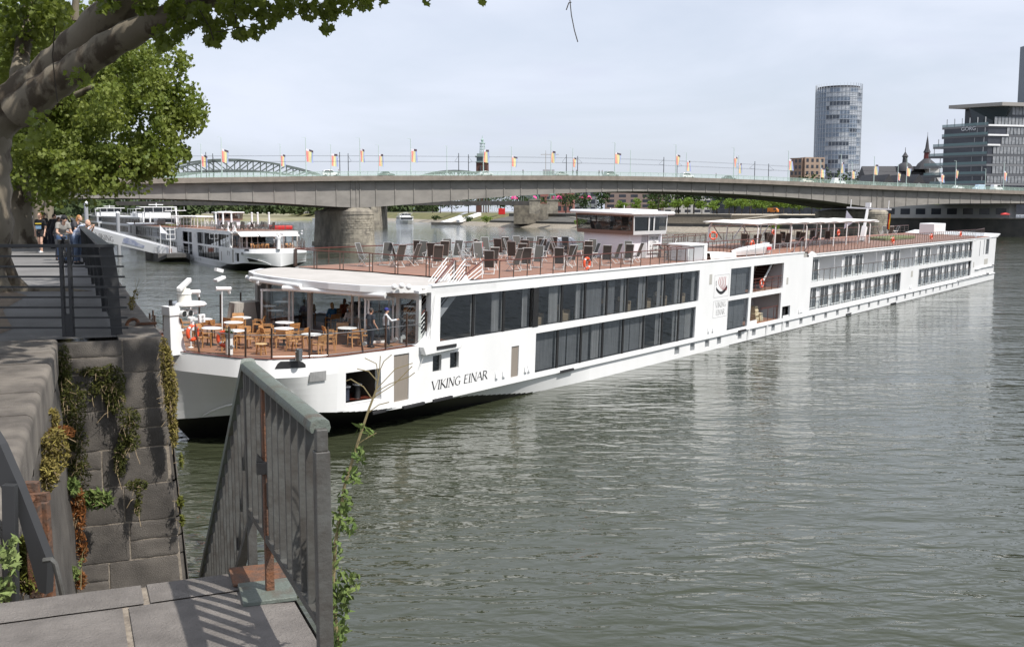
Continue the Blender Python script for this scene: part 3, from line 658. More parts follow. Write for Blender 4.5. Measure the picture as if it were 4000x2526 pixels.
glassrail([(42.2, 2.3), (47, 2.6), (52, 2.8), (56.5, 2.9)], 6.17, 1.0, .75, 'inner_railing', wires=2)
glassrail([(42.2, .8), (42.4, 2.3)], 6.17, 1.0, .7, 'inner_railing', wires=2)
glassrail([(44.6, 9.6), (57, 9.9)], 6.17, 1.0, 1.0, 'inner_railing', glass=False, wires=3)
glassrail([(43, 7.2), (58, 8.3)], 6.17, 1.0, 1.4, 'inner_railing', glass=False, wires=3)
glassrail([(47.5, .12), (58.5, .12)], 6.2, .8, 1.5, 'boat_rail', ALU, ALU, False, .015, False, 1)
glassrail([(58.2, .12), (121, .12)], 6.0, 1.12, .93, 'sun_deck_railing', rr=.025)
glassrail([(58, 11.25), (131, 11.25)], 6.0, 1.05, 2., 'sun_deck_railing', glass=False, wires=2)
glassrail([(121, .12), (126, .6), (131.5, 1.2)], 6.0, 1.08, .95, 'sun_deck_railing', wires=1)
for (b, t) in [((57.1, .35), (59.4, .5)), ((59.8, .35), (62.2, .5))]:
    h_ = MB(); h_.tube([(b[0], b[1], 6.2), (t[0], t[1], 7.3), (t[0] + .7, t[1], 7.35)], .04, 8); h_.build('stair_handrail', MAHOG, ship)
# terrace railing: glass on bronze posts with a thin steel rail
tp = [(3.05, 4.76), (3.35, 3.3), (3.6, 2.6), (4.3, 1.85), (5.5, .95), (6.2, .62), (7.98, .32), (9.3, .25), (10.6, .2), (11.9, .18)]
rl_ = MB(); parts_ = []
for side in (0, 1):
    f = (lambda s, t, z: (s, BW - t if side else t, z))
    for i, (s, t) in enumerate(tp):
        h = 1.25 if i < 6 else 1.5; tm = MB(); tm.bar(f(s, t, 3.46), f(s - (.12 if i in (0, 6) else 0), t + (.16 if i in (0, 6) else 0), 3.52 + h), .085, .035, (1, 0, 0)); parts_.append(('rail_post', DARKPOST, tm))
    for (s0, t0), (s1, t1) in zip([(2.75, 5.6)] + tp, tp):
        hh = 4.62 if s1 < 7 else 5.05
        gm = MB(); parts_.append(('glass_panel', CLEAR, gm)); gm.quad(f(s0, t0, 3.62), f(s1, t1, 3.62), f(s1, t1, hh + (0 if s1 < 7 else .12)), f(s0, t0, hh)); rl_.tube([f(s0, t0, 4.47), f(s1, t1, 4.47)], .018, 6); rl_.tube([f(s0, t0, 3.60), f(s1, t1, 3.60)], .02, 5)
R0 = rl_.build('terrace_railing', STEEL, ship)
for a, b, c in parts_: c.build(a, b, R0, 0)
for s, t in [(3.4, 3.15), (7.95, .18), (9.85, .15)]:
    b_ = MB(); b_.tube([(s, t, 3.95), (s - .12, t - .05, 3.95)], .085, 12); b_.build('deck_lamp', ALU, ship)
# windows of the long side
def pane(hole, z_in, gl, cur=None, parent=ship, name='window', t=.10):
    a, b, c, e = hole; g_ = MB(); g_.quad((a, t, c), (b, t, c), (b, t, e), (a, t, e)); o = g_.build(name, gl, parent, 0)
    if cur is not None:
        cm = MB()
        for x0, x1, kind in cur:
            n = max(3, int((x1 - x0) / .045)); prev = None
            for i in range(n + 1):
                x = x0 + (x1 - x0) * i / n; y = t + .24 + .055 * math.sin(i * 1.9 + x) * (1 if kind == 0 else .35); zt, zb = e - .03, c + .02
                if prev: cm.mi = kind; cm.quad((prev[0], prev[1], zb), (x, y, zb), (x, y, zt), (prev[0], prev[1], zt))
                prev = (x, y)
        cm.build('curtain', [CURTAIN, SHEER], o, 60)
    return o
edges = [12.67, 15.25, 17.7, 20.14]; 
mull = MB()
for i in range(3):
    a, b = edges[i], edges[i + 1]
    pane((a, b, W1[2], W1[3]), 0, GLASSD, [] if i == 0 else [(a + .1, a + .42, 0), (b - .75, b - .1, 0)] if i == 1 else [(a + .08, a + .35, 0), (b - .45, b - .08, 0)])
e1 = [20.62 + (39.6 - 20.62) / 8 * k for k in range(9)]
cur1 = [[(.05, .25, 0), (1.45, 2.25, 0)], [(.08, .4, 0), (1.75, 2.25, 0)], [(.12, 2.2, 1)], [(.08, .45, 0), (.45, 1.25, 1), (1.9, 2.25, 0)], [(.08, .35, 0), (1.85, 2.25, 0)], [(.1, .4, 0), (1.85, 2.25, 0)], [(.08, .32, 0), (1.8, 2.25, 0)], [(.08, .3, 0), (2.0, 2.3, 0)]]
for k in range(8): pane((e1[k], e1[k + 1], W1[2], W1[3]), 0, GLASSD, [(e1[k] + x, e1[k] + y, kk) for x, y, kk in cur1[k]])
e2 = [20.5, 22.72, 25.1, 27.45, 29.8, 32.3, 34.75, 37.0, 39.3]
cur2 = [[(.1, 2.1, 1)], [(.1, 1.2, 1), (1.3, 2.3, 1)], [(.12, 1.15, 1), (1.55, 2.25, 0)], [(.1, 2.25, 1)], [(.1, 1.2, 1), (1.25, 2.4, 1)], [(.1, .6, 0), (2.0, 2.4, 0)], [(.1, .35, 0), (1.8, 2.2, 0)], [(.1, .5, 0), (.6, 1.4, 1), (1.5, 2.2, 0)]]
for k in range(8): pane((e2[k], e2[k + 1], W2[2], W2[3]), 0, GLASSD, [(e2[k] + x, e2[k] + y, kk) for x, y, kk in cur2[k]])
for hole in (CU, CL):
    m_ = (hole[0] + hole[1]) / 2; pane(hole, 0, GLASSD, [(hole[0] + .08, m_ - .05, 1), (m_ + .05, hole[1] - .08, 1)])
for e, z0, z1 in ((edges[1:], W1[2], W1[3]), (e1[1:8], W1[2], W1[3]), (e2[1:8], W2[2], W2[3])):
    for x in e: mull = MB(); mull.box(x - .09, x + .09, .07, .13, z0, z1); mull.build('window_mullion', BLACK, ship, 0)
b_ = MB(); b_.quad((12.7, BW - .1, 3.55), (39.6, BW - .1, 3.55), (39.6, BW - .1, 5.6), (12.7, BW - .1, 5.6)); b_.build('far_window', GLASS, ship, 0)
for k in range(8):                                        # armchairs seen through the glass
    for z, e in ((3.42, e1),):
        x = e[k] + (1.25 if k % 2 else 1.0); c_ = MB(); c_.box(x, x + .62, .75, 1.35, z, z + .42); c_.box(x, x + .62, 1.25, 1.4, z, z + .88); c_.box(x - .08, x, .75, 1.4, z, z + .62); c_.box(x + .62, x + .7, .75, 1.4, z, z + .62); c_.build('armchair', mat('beige_upholstery', (.45, .35, .22), .85), ship, 30, .03)
def surf(s, z):
    if s >= 6.5: return off(s, z)
    f = lambda c: lerp([p[0] for p in c], [p[1] for p in c], s)
    return lerp([zchin(s), 2.85, 3.58], [f(C_CHIN), f(C_KNUC), f(C_DECK)], z)
def offs(s):                                                 # bow curve as t(s) for things set on the flare
    return lerp([2.4, 2.8, 3.1, 3.8, 4.75, 6.2, 6.5, 12], [5.7, 3.7, 2.45, 1.4, .85, .42, .36, 0], s)
for h in SQ + [(5.16, 5.9, 2.62, 3.02)]:
    a, b, c, e = h; t0 = off((a + b) / 2, (c + e) / 2)
    g_ = MB(); g_.quad((a, t0 + .13, c), (b, t0 + .13, c), (b, t0 + .13, e), (a, t0 + .13, e)) if h in SQ else g_.extr([(a, surf(a, c) - .10, c), (b, surf(b, c) - .07, c), (b, surf(b, e) - .07, e), (a, surf(a, e) - .10, e)], (0, .01, 0))
    g_.build('porthole' if h not in SQ else 'square_window', GLASSD if h in SQ else mat('grey_blind', (.25, .25, .25), .6, col2=(.33, .33, .33), scale=40, stretch=(1, 1, .05)), ship, 0)
DOORM = mat('taupe_door', (.27, .235, .20), .6, col2=(.24, .21, .18), scale=30, stretch=(1, 1, .05))
g_ = MB(); g_.quad(*[(s, off(s, z) + .05, z) for s, z in ((9.62, 1.19), (10.58, 1.19), (10.58, 3.28), (9.62, 3.28))]); g_.build('side_door', DOORM, ship, 0)
g_ = MB(); g_.quad((18.35, .05, 1.15), (19, .05, 1.15), (19, .05, 2.73), (18.35, .05, 2.73)); g_.build('side_door', DOORM, ship, 0)
# bow openings
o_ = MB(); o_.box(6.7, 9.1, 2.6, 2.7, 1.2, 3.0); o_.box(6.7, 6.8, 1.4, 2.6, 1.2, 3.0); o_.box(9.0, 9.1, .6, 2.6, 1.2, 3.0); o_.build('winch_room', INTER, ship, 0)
o_ = MB(); o_.quad((6.8, 1.2, 1.46), (9.0, .4, 1.46), (9, 2.6, 1.46), (6.8, 2.6, 1.46)); o_.build('winch_room_floor', MAHOG, ship, 0)
o_ = MB(); o_.tube([(7.0, 1.75, 2.0), (7.55, 1.75, 2.0)], .38, 16); o_.tube([(7.0, 1.75, 2.0), (7.1, 1.75, 2.0)], .48, 16); o_.build('rope_winch', mat('grey_rope', (.25, .25, .25), .8, col2=(.1, .1, .1), scale=40, stretch=(3, .2, .2)), ship)
for s in (7.62, 8.3):
    o_ = MB(); o_.lathe((s, .95, 1.46), [(.17, 0), (.15, .05), (.15, .5), (.2, .53), (.2, .58), (.0, .6)], 16); o_.build('bollard', BLACK if s > 8 else mat('navy_paint', (.02, .025, .04), .4), ship); o_ = MB(); o_.lathe((s, .95, 2.04), [(.205, 0), (.205, .03), (0, .035)], 16); o_.build('bollard_cap', WHITE, ship)
o_ = MB()
for i in range(10):
    q_s = [(3.92 + 1.14 * f, 3.23, lerp([0, .15, .85, 1], [3.25, 3.51, 3.50, 3.34], f)) for f in (i / 10, (i + 1) / 10)]
    o_.quad(*[(s, surf(s, z) - .02, z) for s, z in ((q_s[0][0], q_s[0][1]), (q_s[1][0], q_s[1][1]), (q_s[1][0], q_s[1][2]), (q_s[0][0], q_s[0][2]))])
o_.build('mooring_slot', BLACK, ship, 0)
hw_ = MB(); cen = []
for i in range(17):
    f = i / 16; s = 3.25 + 1.5 * f; z = 1.52 + (.62 * math.sin(math.pi * f * .5) if True else 0); cen.append((s, z))
P_ = [(s, z) for s, z in cen] + [(4.75, 1.56)]
tt = lambda s, z: surf(s, z) - .03
for (a, za), (b, zb) in zip(cen, cen[1:]): hw_.quad(*[(s - .07, tt(s, z) - .07, z) for s, z in ((a, 1.53), (b, 1.53), (b, zb), (a, za))])
hw_.build('hawse_hole', BLACK, ship, 0)
hw_ = MB(); hw_.tube([(s - .09, tt(s, z) - .09, z + .02) for s, z in [(2.95, 1.0), (3.05, 1.25)] + cen], .05, 6); hw_.build('hawse_rim', WHITE, ship)
# open galleries amidships with stairs and stores
o_ = MB(); o_.quad((48.6, 1.5, 3.5), (51.4, 1.5, 3.5), (51.4, 1.5, 5.6), (48.6, 1.5, 5.6)); o_.build('gallery_door', BLACK, ship, 0)
o_ = MB(); o_.quad((48.4, 2.4, 1.05), (54.7, 2.4, 1.05), (54.7, 2.4, 5.9), (48.4, 2.4, 5.9)); o_.quad((54.65, 0.15, 1.05), (54.65, 2.4, 1.05), (54.65, 2.4, 5.9), (54.65, 0.15, 5.9)); o_.build('gallery_wall', mat('gallery_grey', (.50, .50, .52), .6), ship, 0)
o_ = MB(); o_.quad((48.6, .14, 3.52), (54.6, .14, 3.52), (54.6, 2.4, 3.52), (48.6, 2.4, 3.52)); o_.quad((48.5, .14, 1.10), (54.5, .14, 1.10), (54.5, 2.4, 1.10), (48.5, 2.4, 1.10)); o_.build('gallery_floor', TEAK, ship, 0)
o_ = MB(); o_.quad((48.6, .14, 3.40), (54.6, .14, 3.40), (54.6, 2.4, 3.40), (48.6, 2.4, 3.40)); o_.build('gallery_ceiling', WHITE, ship, 0)
o_ = MB()
for k in range(12): o_.box(51.9 + k * .25, 52.12 + k * .25, .7, 1.9, 3.55 + .2 * k, 3.59 + .2 * k); o_.box(52.12 + k * .25, 52.14 + k * .25, .7, 1.9, 3.55 + .2 * k, 3.74 + .2 * k)
o_.build('gallery_steps', mat('dark_wood_step', (.06, .022, .016), .5), ship, 0)
o_ = MB(); o_.bar((51.7, .68, 3.7), (54.6, .68, 6.0), .04, .22); o_.build('gallery_stringer', WHITE, ship, 0)
o_ = MB(); o_.bar((51.4, 1.9, 4.6), (53.0, 1.9, 5.9), .05, .06); 
for z in (3.75, 4.0, 4.25): o_.bar((48.7, .1, z), (54.55, .1, z), .03, .03)
o_.bar((48.7, .1, 4.5), (54.55, .1, 4.5), .05, .05); o_.bar((51.0, .2, 2.15), (54.35, .2, 2.15), .05, .05)
for s in (49.4, 51.3, 52.6, 53.9): o_.bar((s, .1, 3.53), (s, .1, 4.5), .06, .03)
for s in (52.4, 53.6, 54.2): o_.bar((s, .2, 1.1), (s, .2, 2.15), .06, .03)
o_.build('gallery_railing', MAHOG, ship, 0)
o_ = MB(); o_.quad((51.1, .2, 1.2), (54.3, .2, 1.2), (54.3, .2, 2.05), (51.1, .2, 2.05)); o_.quad((48.75, .12, 3.6), (54.5, .12, 3.6), (54.5, .12, 4.1), (48.75, .12, 4.1)); o_.build('gallery_glass', RAILG, ship, 0)
o_ = MB(); o_.box(48.45, 49.9, .02, .1, .95, 1.42); o_.build('gallery_bulwark', WHITE, ship, 0)
o_ = MB(); o_.box(49.3, 49.9, 2.33, 2.38, 1.2, 3.0); o_.build('gallery_door', mat('dark_door', (.03, .03, .035), .5), ship, 0)
o_ = MB(); o_.box(50.9, 51.5, 2.25, 2.37, 2.55, 2.75); o_.box(51.2, 51.4, 2.3, 2.37, 2.1, 2.3); o_.build('wall_lamp', BLACK, ship, 0)
o_ = MB(); o_.quad((54.8, .4, 1.1), (56.5, .4, 1.1), (56.5, .4, 2.05), (54.8, .4, 2.05)); o_.quad((54.79, .12, 1.0), (54.79, .4, 1.0), (54.79, .4, 2.05), (54.79, .12, 2.05)); o_.build('fairlead_recess', BLACK, ship, 0)
for s in (55.2, 55.7): o_ = MB(); o_.lathe((s, .22, 1.2), [(.16, 0), (.13, .1), (.13, .55), (.17, .6), (.0, .62)], 12); o_.build('bollard', FENDER, ship)
o_ = MB(); o_.box(55.1, 56.3, -.0, .05, 1.0, 1.3); o_.build('fairlead_plate', WHITE, ship, 0)
for s, z0, z1, wd in [(41.15, 4.55, 5.25, .42), (55.35, 3.75, 4.3, .35), (91.3, 2.5, 3.15, .7), (120.6, 2.25, 2.95, .5), (127.0, 2.35, 3.1, 2.2)]:
    o_ = MB(); o_.box(s, s + wd, -.012, .02, z0, z1); o_.build('vent_grille', mat('vent_beige', (.42, .41, .38), .7), ship, 0, .01)
for s in [17.0, 17.6, 19.5, 19.8, 41.3, 42.0, 58.4, 58.8, 59.1, 91, 91.6]:
    o_ = MB(); o_.extr([(s, 0, 1.3), (s, -.11, 1.3), (s, -.02, 1.62), (s, 0, 1.62)], (.22, 0, 0)); o_.build('scupper_cover', WHITE, ship, 0)
o_ = MB(); o_.quad((26, .1, .2), (134, .1, .2), (134, .1, .8), (26, .1, .8)); o_.build('lower_portlights', mat('portlight_grey', (.23, .24, .25), .3), ship, 0)
# cabins aft
o_ = MB(); Wb = 1.25
def backwall(t, a, b, c, e): o_.quad((a, t, c), (b, t, c), (b, t, e), (a, t, e))
backwall(.34, 60.9, 87.5, 1.2, 3.25); backwall(.34, 94.4, 119.5, 1.2, 3.25)
BALC = [(63.6, 69.5, 66.5), (75.6, 81.6, 78.6), (87.8, 93.8, 90.8), (100.2, 103.1, None)]
for a, b in [(61, 63.6), (69.5, 75.6), (81.6, 87.8), (93.8, 100.2), (103.1, 119.4)]: backwall(.34, a, b, 3.55, 5.7)
for a, b, m_ in BALC:
    backwall(1.5, a, b, 3.55, 5.7)
    for x in (a, b) + ((m_,) if m_ else ()): o_.box(x - .03, x + .03, .02 if x == m_ else .34, 1.5, 3.55, 5.7)
o_.box(61, 119.3, .14, 1.6, 3.5, 3.58); o_.box(61, 119.3, .14, 1.6, 5.68, 5.75)
o_.build('cabin_wall', mat('cabin_white', (.72, .72, .73), .5), ship, 0)
def french(s, z0, z1, wd=2.1):
    f = MB(); t = .30
    for x in (s, s + wd): f.box(x - .05, x + .05, t - .04, t + .04, z0, z1)
    f.box(s + wd * .5 - .035, s + wd * .5 + .035, t - .05, t + .04, z0, z1)
    f.box(s, s + wd, t - .04, t + .04, z1 - .09, z1); f.box(s, s + wd, t - .04, t + .04, z0, z0 + .1)
    o = f.build('french_window', WHITE, ship, 0); g_ = MB(); g_.quad((s + .06, t - .01, z0 + .1), (s + wd - .05, t - .01, z0 + .1), (s + wd - .05, t - .01, z1 - .1), (s + .06, t - .01, z1 - .1)); g_.build('pane', mat('cabin_glass', (.045, .048, .05), .2, col2=(.065, .068, .07), scale=8, stretch=(3, 1, .03)), o, 0)
for k in range(9): french(60.98 + 3.06 * k, 1.3, 3.12)
for k in range(8): french(94.5 + 3.06 * k, 1.3, 3.12)
for s in (61.05, 70.0, 73.05, 82.15, 85.25, 94.45, 97.5, 103.65, 106.7, 109.9, 113.05, 116.2): french(s, 3.62, 5.55)
f_ = MB(); gm = MB()
for a, b, z in ((60.9, 87.6, 1.26), (94.3, 119.5, 1.26), (61, 119.3, 3.58)):
    f_.bar((a, .04, z + 1.0), (b, .04, z + 1.0), .045, .045); x = a
    while x <= b: f_.bar((x, .04, z), (x, .04, z + 1.0), .045, .03); x += 1.53
    gm.quad((a, .045, z + .03), (b, .045, z + .03), (b, .045, z + .96), (a, .045, z + .96))
R0 = f_.build('balcony_railing', DARKPOST, ship, 0); gm.build('glass_panel', RAILG, R0, 0)
for a, b, c, e in ST: o_ = MB(); o_.quad((a, .1, c), (b, .1, c), (b, .1, e), (a, .1, e)); o_.build('stern_window', mat('cabin_glass', (.1, .1, .1)), ship, 0)
# wheelhouse
wh = MB(); a = 37.0
wh.box(37.0, 41.6, 3.95, 7.5, 6.17, 7.82); wh.build('wheelhouse_base', mat('wheelhouse_white', (.76, .75, .79), .4), ship, 20, .02)
wh = MB(); wh.box(38.65, 39.3, 3.93, 3.96, 6.2, 7.75); wh.build('wheelhouse_door', GREYL, ship, 0)
wh = MB()
def ring(z, e, f): return [(36.75 - f, 3.55 - e, z), (41.4 + e * .3, 3.55 - e, z), (41.4 + e * .3, 7.9 + e, z), (36.75 - f, 7.9 + e, z)]
r0, r1, r2, r3 = ring(7.80, 0, 0), ring(8.05, .02, .02), ring(8.98, .06, .16), ring(9.08, .06, .16)
whb = MB()
for ra, rb in ((r0, r1), (r2, r3)):
    for i in range(4): whb.mi = 0 if i != 3 else 1; whb.quad(ra[i], ra[(i + 1) % 4], rb[(i + 1) % 4], rb[i])
for i in range(4):
    whb.mi = 1 if i == 3 else 0
    p, q = V(r1[i]), V(r1[(i + 1) % 4]); p2, q2 = V(r2[i]), V(r2[(i + 1) % 4])
    cuts = [0, .02, .98, 1] if i in (3, 1) else ([0, .03, .43, .47, .58, .62, .97, 1])
    for k in range(0, len(cuts) - 1, 2): f0, f1 = cuts[k], cuts[k + 1]; whb.quad(p.lerp(q, f0), p.lerp(q, f1), p2.lerp(q2, f1), p2.lerp(q2, f0))
whb.quad(*r0)
whb.build('wheelhouse_cab', [mat('cab_grey', (.55, .55, .55), .45), mat('cab_brown', (.21, .13, .10), .45)], ship, 0)
wg = MB()
for i in range(4):
    f = lambda z, e, fr: ring(z, e, fr)
    g0, g1 = ring(8.05, -.02, -.02), ring(8.98, .02, .12); wg.quad(g0[i], g0[(i + 1) % 4], g1[(i + 1) % 4], g1[i])
wg.build('wheelhouse_window', GLASSD, ship, 0)
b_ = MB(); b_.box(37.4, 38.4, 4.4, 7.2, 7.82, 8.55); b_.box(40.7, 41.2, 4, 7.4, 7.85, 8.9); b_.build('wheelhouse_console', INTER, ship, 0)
wh = MB(); wh.box(36.1, 42.2, 3.3, 8.2, 9.08, 9.33); o = wh.build('wheelhouse_roof', WHITE, ship, 40, .12); wh = MB(); wh.box(38.8, 41.3, 4.2, 6.5, 9.335, 9.43); wh.build('roof_hatch', WHITE, ship, 40, .04)
an = MB(); an.tube([(38.3, 5.2, 9.33), (38.3, 5.2, 9.7)], .02); an.tube([(37.5, 5.8, 9.33), (37.5, 5.8, 9.5)], .03); an.build('antenna', WHITE, ship)
ib = MB(); ib.box(39.45, 40.95, 3.86, 3.90, 6.5, 7.72); ib.build('info_board', WHITE, ship, 0)
lad = MB()
for k in range(6): lad.bar((41.2 + k * .28, 3.2, 7.0 - k * .15), (41.2 + k * .28, 3.9, 7.0 - k * .15), .25, .03)
for t in (3.2, 3.9):
    lad.bar((41.1, t, 7.05), (42.8, t, 6.17), .04, .1); lad.tube([(41.0, t, 6.2), (41.0, t, 7.75), (41.9, t, 7.72), (42.0, t, 6.6)], .022, 6)
lad.tube([(42.1, 3.2, 6.5), (42.15, 3.2, 7.2), (42.35, 3.2, 7.4), (42.5, 3.2, 7.15), (42.35, 3.2, 6.5)], .025, 6)
lad.build('deck_steps', ALU, ship)
vb = MB(); vb.mi = 0; vb.box(38.8, 41.0, .5, 1.9, 6.17, 7.22); vb.box(40.97, 41.45, .38, 2.0, 6.17, 7.30); vb.box(38.7, 41.45, .38, 2.0, 7.16, 7.31); o = vb.build('vent_housing', WHITE, ship, 30, .06)
vb = MB(); vb.box(38.9, 40.9, .47, .49, 6.2, 7.12); vb.build('vent_panel', GREYL, o, 0)
lr = MB(); lr.tube([(36.2, 9.6, 6.75), (38.6, 9.6, 6.75)], .55, 16); lr.build('liferaft_canister', WHITE, ship); lr = MB()
for s in (36.6, 38.1): lr.torus((s, 9.6, 6.75), .56, .03, 20, 6, Matrix.Rotation(rad(90), 3, 'Y'))
lr.build('canister_strap', ALU, ship)
# pergola, mast
pg = MB()
for k in range(9):
    s = 57.6 + 3.75 * k; pg.tube([(s, 3.55, 6.0), (s + .15, 3.6, 7.9), (s + .4, 3.75, 8.2), (s + .4, 5.0, 8.28)], .06, 8); pg.tube([(s, 8.0, 6.0), (s + .15, 7.95, 7.9), (s + .4, 7.8, 8.2)], .06, 8)
for t in (3.75, 7.8): pg.bar((57.5, t, 8.25), (91.2, t, 8.25), .1, .12)
pg.tube([(57.7, 7.9, 6.2), (57.7, 7.9, 7.75), (58.0, 7.9, 7.95), (71, 7.9, 7.95), (71.4, 7.9, 7.6), (71.4, 7.9, 6.2)], .06, 8)
for s0, s1 in ((58.5, 60.3), (64.5, 62.7), (64.6, 66.4), (70.8, 69.0)): pg.bar((s0, 7.9, 7.9), (s1, 7.9, 6.8), .07, .07)
pg.build('pergola_frame', WHITE, ship)
pg = MB()
for k in range(8): s = 56.9 + 4.05 * k; pg.add([(s, 3.4, 8.33), (s + 4.3, 3.4, 8.45), (s + 4.3, 8.15, 8.45), (s, 8.15, 8.33), (s, 3.4, 8.29), (s + 4.3, 3.4, 8.41), (s + 4.3, 8.15, 8.41), (s, 8.15, 8.29)], [(0, 1, 2, 3), (7, 6, 5, 4), (0, 4, 5, 1), (1, 5, 6, 2), (2, 6, 7, 3), (3, 7, 4, 0)])
pg.build('pergola_slats', mat('awning_white', (.82, .81, .78), .7), ship, 0)
mt = MB(); mt.bar((91.2, 5.4, 6.0), (91.8, 5.4, 7.6), .45, .55); mt.bar((91.6, 5.4, 7.4), (92.6, 5.4, 9.9), .22, .3); mt.bar((92.45, 2.9, 9.55), (92.45, 7.7, 9.6), .16, .16); mt.tube([(92.5, 3.2, 9.6), (92.5, 3.2, 10.5)], .04); mt.tube([(92.5, 7.3, 9.6), (92.5, 7.3, 10.5)], .04); mt.box(92.3, 92.8, 5.15, 5.65, 9.7, 10.2); mt.build('mast', WHITE, ship, 30)
lc = MB(); lc.box(125, 131, 6.2, 8.2, 6.0, 7.55); lc.build('locker', WHITE, ship, 30, .08)
gb = MB(); gb.box(96, 108, 4.2, 6.2, 6.0, 6.35); gb.build('herb_bed', mat('herb_green', (.10, .13, .03), .9, col2=(.20, .20, .06), scale=3), ship, 0, .1)
# bow mast with radar and lights
bm_ = MB(); bm_.add([(2.0, 5.2, 3.5), (2.75, 5.2, 3.5), (2.75, 5.75, 3.5), (2.0, 5.75, 3.5), (2.02, 5.3, 5.1), (2.45, 5.3, 5.1), (2.45, 5.72, 5.1), (2.02, 5.72, 5.1)], [(0, 1, 5, 4), (1, 2, 6, 5), (2, 3, 7, 6), (3, 0, 4, 7)])
bm_.box(1.97, 2.5, 5.25, 5.77, 5.1, 5.48); bm_.box(2.3, 2.95, 5.3, 5.6, 4.42, 4.5); o = bm_.build('bow_mast', WHITE, ship, 25, .02)
for k in range(1): pass
rd = MB(); rd.lathe((3.1, 5.55, 5.42), [(.25, 0), (.68, .02), (.74, .08), (.68, .15), (.1, .17)], 28); rd.bar((2.2, 5.5, 5.4), (3.0, 5.55, 5.42), .3, .1); rd.build('radar_platform', WHITE, ship)
rd = MB(); rd.lathe((2.95, 5.6, 5.56), [(.29, 0), (.27, .35), (.31, .38), (.27, .42), (.24, .56), (.08, .58), (.08, .64)], 20); o = rd.build('radar_motor', mat('radar_cream', (.78, .76, .70), .4), ship); rd = MB(); rd.box(-.83, .83, -.1, .1, 0, .19); o2 = rd.build('radar_antenna', WHITE, o, 30, .04); o2.matrix_local = Matrix.Translation((2.95, 5.6, 6.2)) @ Matrix.Rotation(rad(38), 4, 'Z') @ Matrix.Rotation(rad(-9), 4, 'Y')
sl_ = MB()
for k in range(2): sl_.tube([(2.55 + .3 * k, 5.05, 5.18), (2.62 + .3 * k, 5.45, 5.18)], .13, 14)
sl_.bar((2.3, 5.5, 5.15), (3.4, 5.5, 5.15), .12, .16); sl_.tube([(2.9, 5.4, 5.2), (3.35, 5.35, 5.18)], .1, 10); sl_.build('searchlight', WHITE, ship); sl_ = MB()
for k in range(2): sl_.tube([(2.55 + .3 * k, 5.035, 5.18), (2.55 + .3 * k, 5.05, 5.18)], .115, 14)
sl_.build('searchlight_lens', mat('lens', (.03, .03, .03), .1), ship)
sl_ = MB(); sl_.box(3.2, 3.5, 4.95, 5.1, 4.75, 5.1); sl_.build('signal_box', WHITE, ship, 30, .03); sl_ = MB(); sl_.tube([(3.35, 4.94, 5.0), (3.35, 4.95, 5.0)], .06); sl_.tube([(3.35, 4.94, 4.85), (3.35, 4.95, 4.85)], .06); sl_.build('signal_lens', ALU, ship)
sl_ = MB(); sl_.tube([(2.85, 4.95, 4.5), (2.85, 4.95, 4.85)], .07, 10); sl_.tube([(2.75, 4.85, 4.95), (2.78, 5.1, 4.98)], .07, 10); sl_.tube([(2.92, 4.85, 4.95), (2.95, 5.1, 4.98)], .07, 10); sl_.build('camera_stalk', WHITE, ship)
sl_ = MB(); sl_.lathe((2.25, 5.55, 5.48), [(.1, 0), (.07, .03), (.07, .22), (.03, .25)], 10); sl_.build('mast_lamp', BLACK, ship)
for s, t in ((4.1, 6.7), (6.0, 7.0)):
    l_ = MB(); l_.lathe((s, t, 3.45), [(.12, 0), (.1, .02), (.03, .04), (.025, 2.35), (0, 2.36)], 10); l_.tube([(s - .3, t + .05, 5.85), (s + .4, t - .1, 5.82)], .085, 8); l_.tube([(s + .35, t, 5.8), (s + .42, t, 5.6)], .06, 8); l_.build('floodlight_post', WHITE, ship)
for s in (9.2, 12.2):
    l_ = MB(); [l_.sph((10.35 + .25 * k, .75 - .2 * k, 6.15 + .06 * (k % 2)), .13) for k in range(3)] if s < 10 else l_.box(11.2, 11.75, .05, .35, 5.85, 5.98); l_.build('dome_antenna' if s < 10 else 'floodlight', WHITE, ship)
l_ = MB(); l_.bar((9.5, 11.3, 6.15), (9.1, 11.3, 6.25), .2, .16); l_.bar((9.6, 11.3, 5.85), (9.0, 11.2, 5.7), .25, .12); l_.build('cctv_camera', WHITE, ship, 0)
rp = MB(); rp.tube([(12.2, -.06, 5.75), (11.9, -.16, 4.6), (11.5, -.2, 3.4), (11.2, -.1, 2.6)], .012, 4); rp.build('hanging_rope', mat('rope_white', (.6, .6, .58), .8), ship)
# lettering and emblem
GLY = {'V': [(0, 1, .38, 0, .10), (.38, 0, .74, 1, .045)], 'I': [(.12, 0, .12, 1, .10)], 'K': [(.1, 0, .1, 1, .10), (.1, .42, .58, 1, .045), (.22, .55, .72, 0, .10)], 'N': [(.1, 0, .1, 1, .045), (.1, 1, .68, 0, .10), (.68, 0, .68, 1, .045)],
       'E': [(.1, 0, .1, 1, .10), (.1, .97, .52, .97, .05), (.1, .52, .44, .52, .05), (.1, .03, .54, .03, .05)], 'A': [(0, 0, .36, 1, .045), (.36, 1, .74, 0, .10), (.16, .36, .58, .36, .045)],
       'R': [(.1, 0, .1, 1, .10), (.1, .97, .36, .97, .05), (.36, .97, .5, .86, .08), (.5, .86, .5, .64, .09), (.5, .64, .34, .5, .07), (.34, .5, .1, .5, .05), (.32, .5, .68, 0, .10)],
       'G': [(.66, .84, .46, .99, .05), (.46, .99, .2, .88, .07), (.2, .88, .06, .6, .09), (.06, .6, .08, .32, .10), (.08, .32, .24, .08, .09), (.24, .08, .48, .0, .06), (.48, 0, .66, .1, .06), (.66, .1, .66, .42, .10), (.5, .42, .76, .42, .04)]}
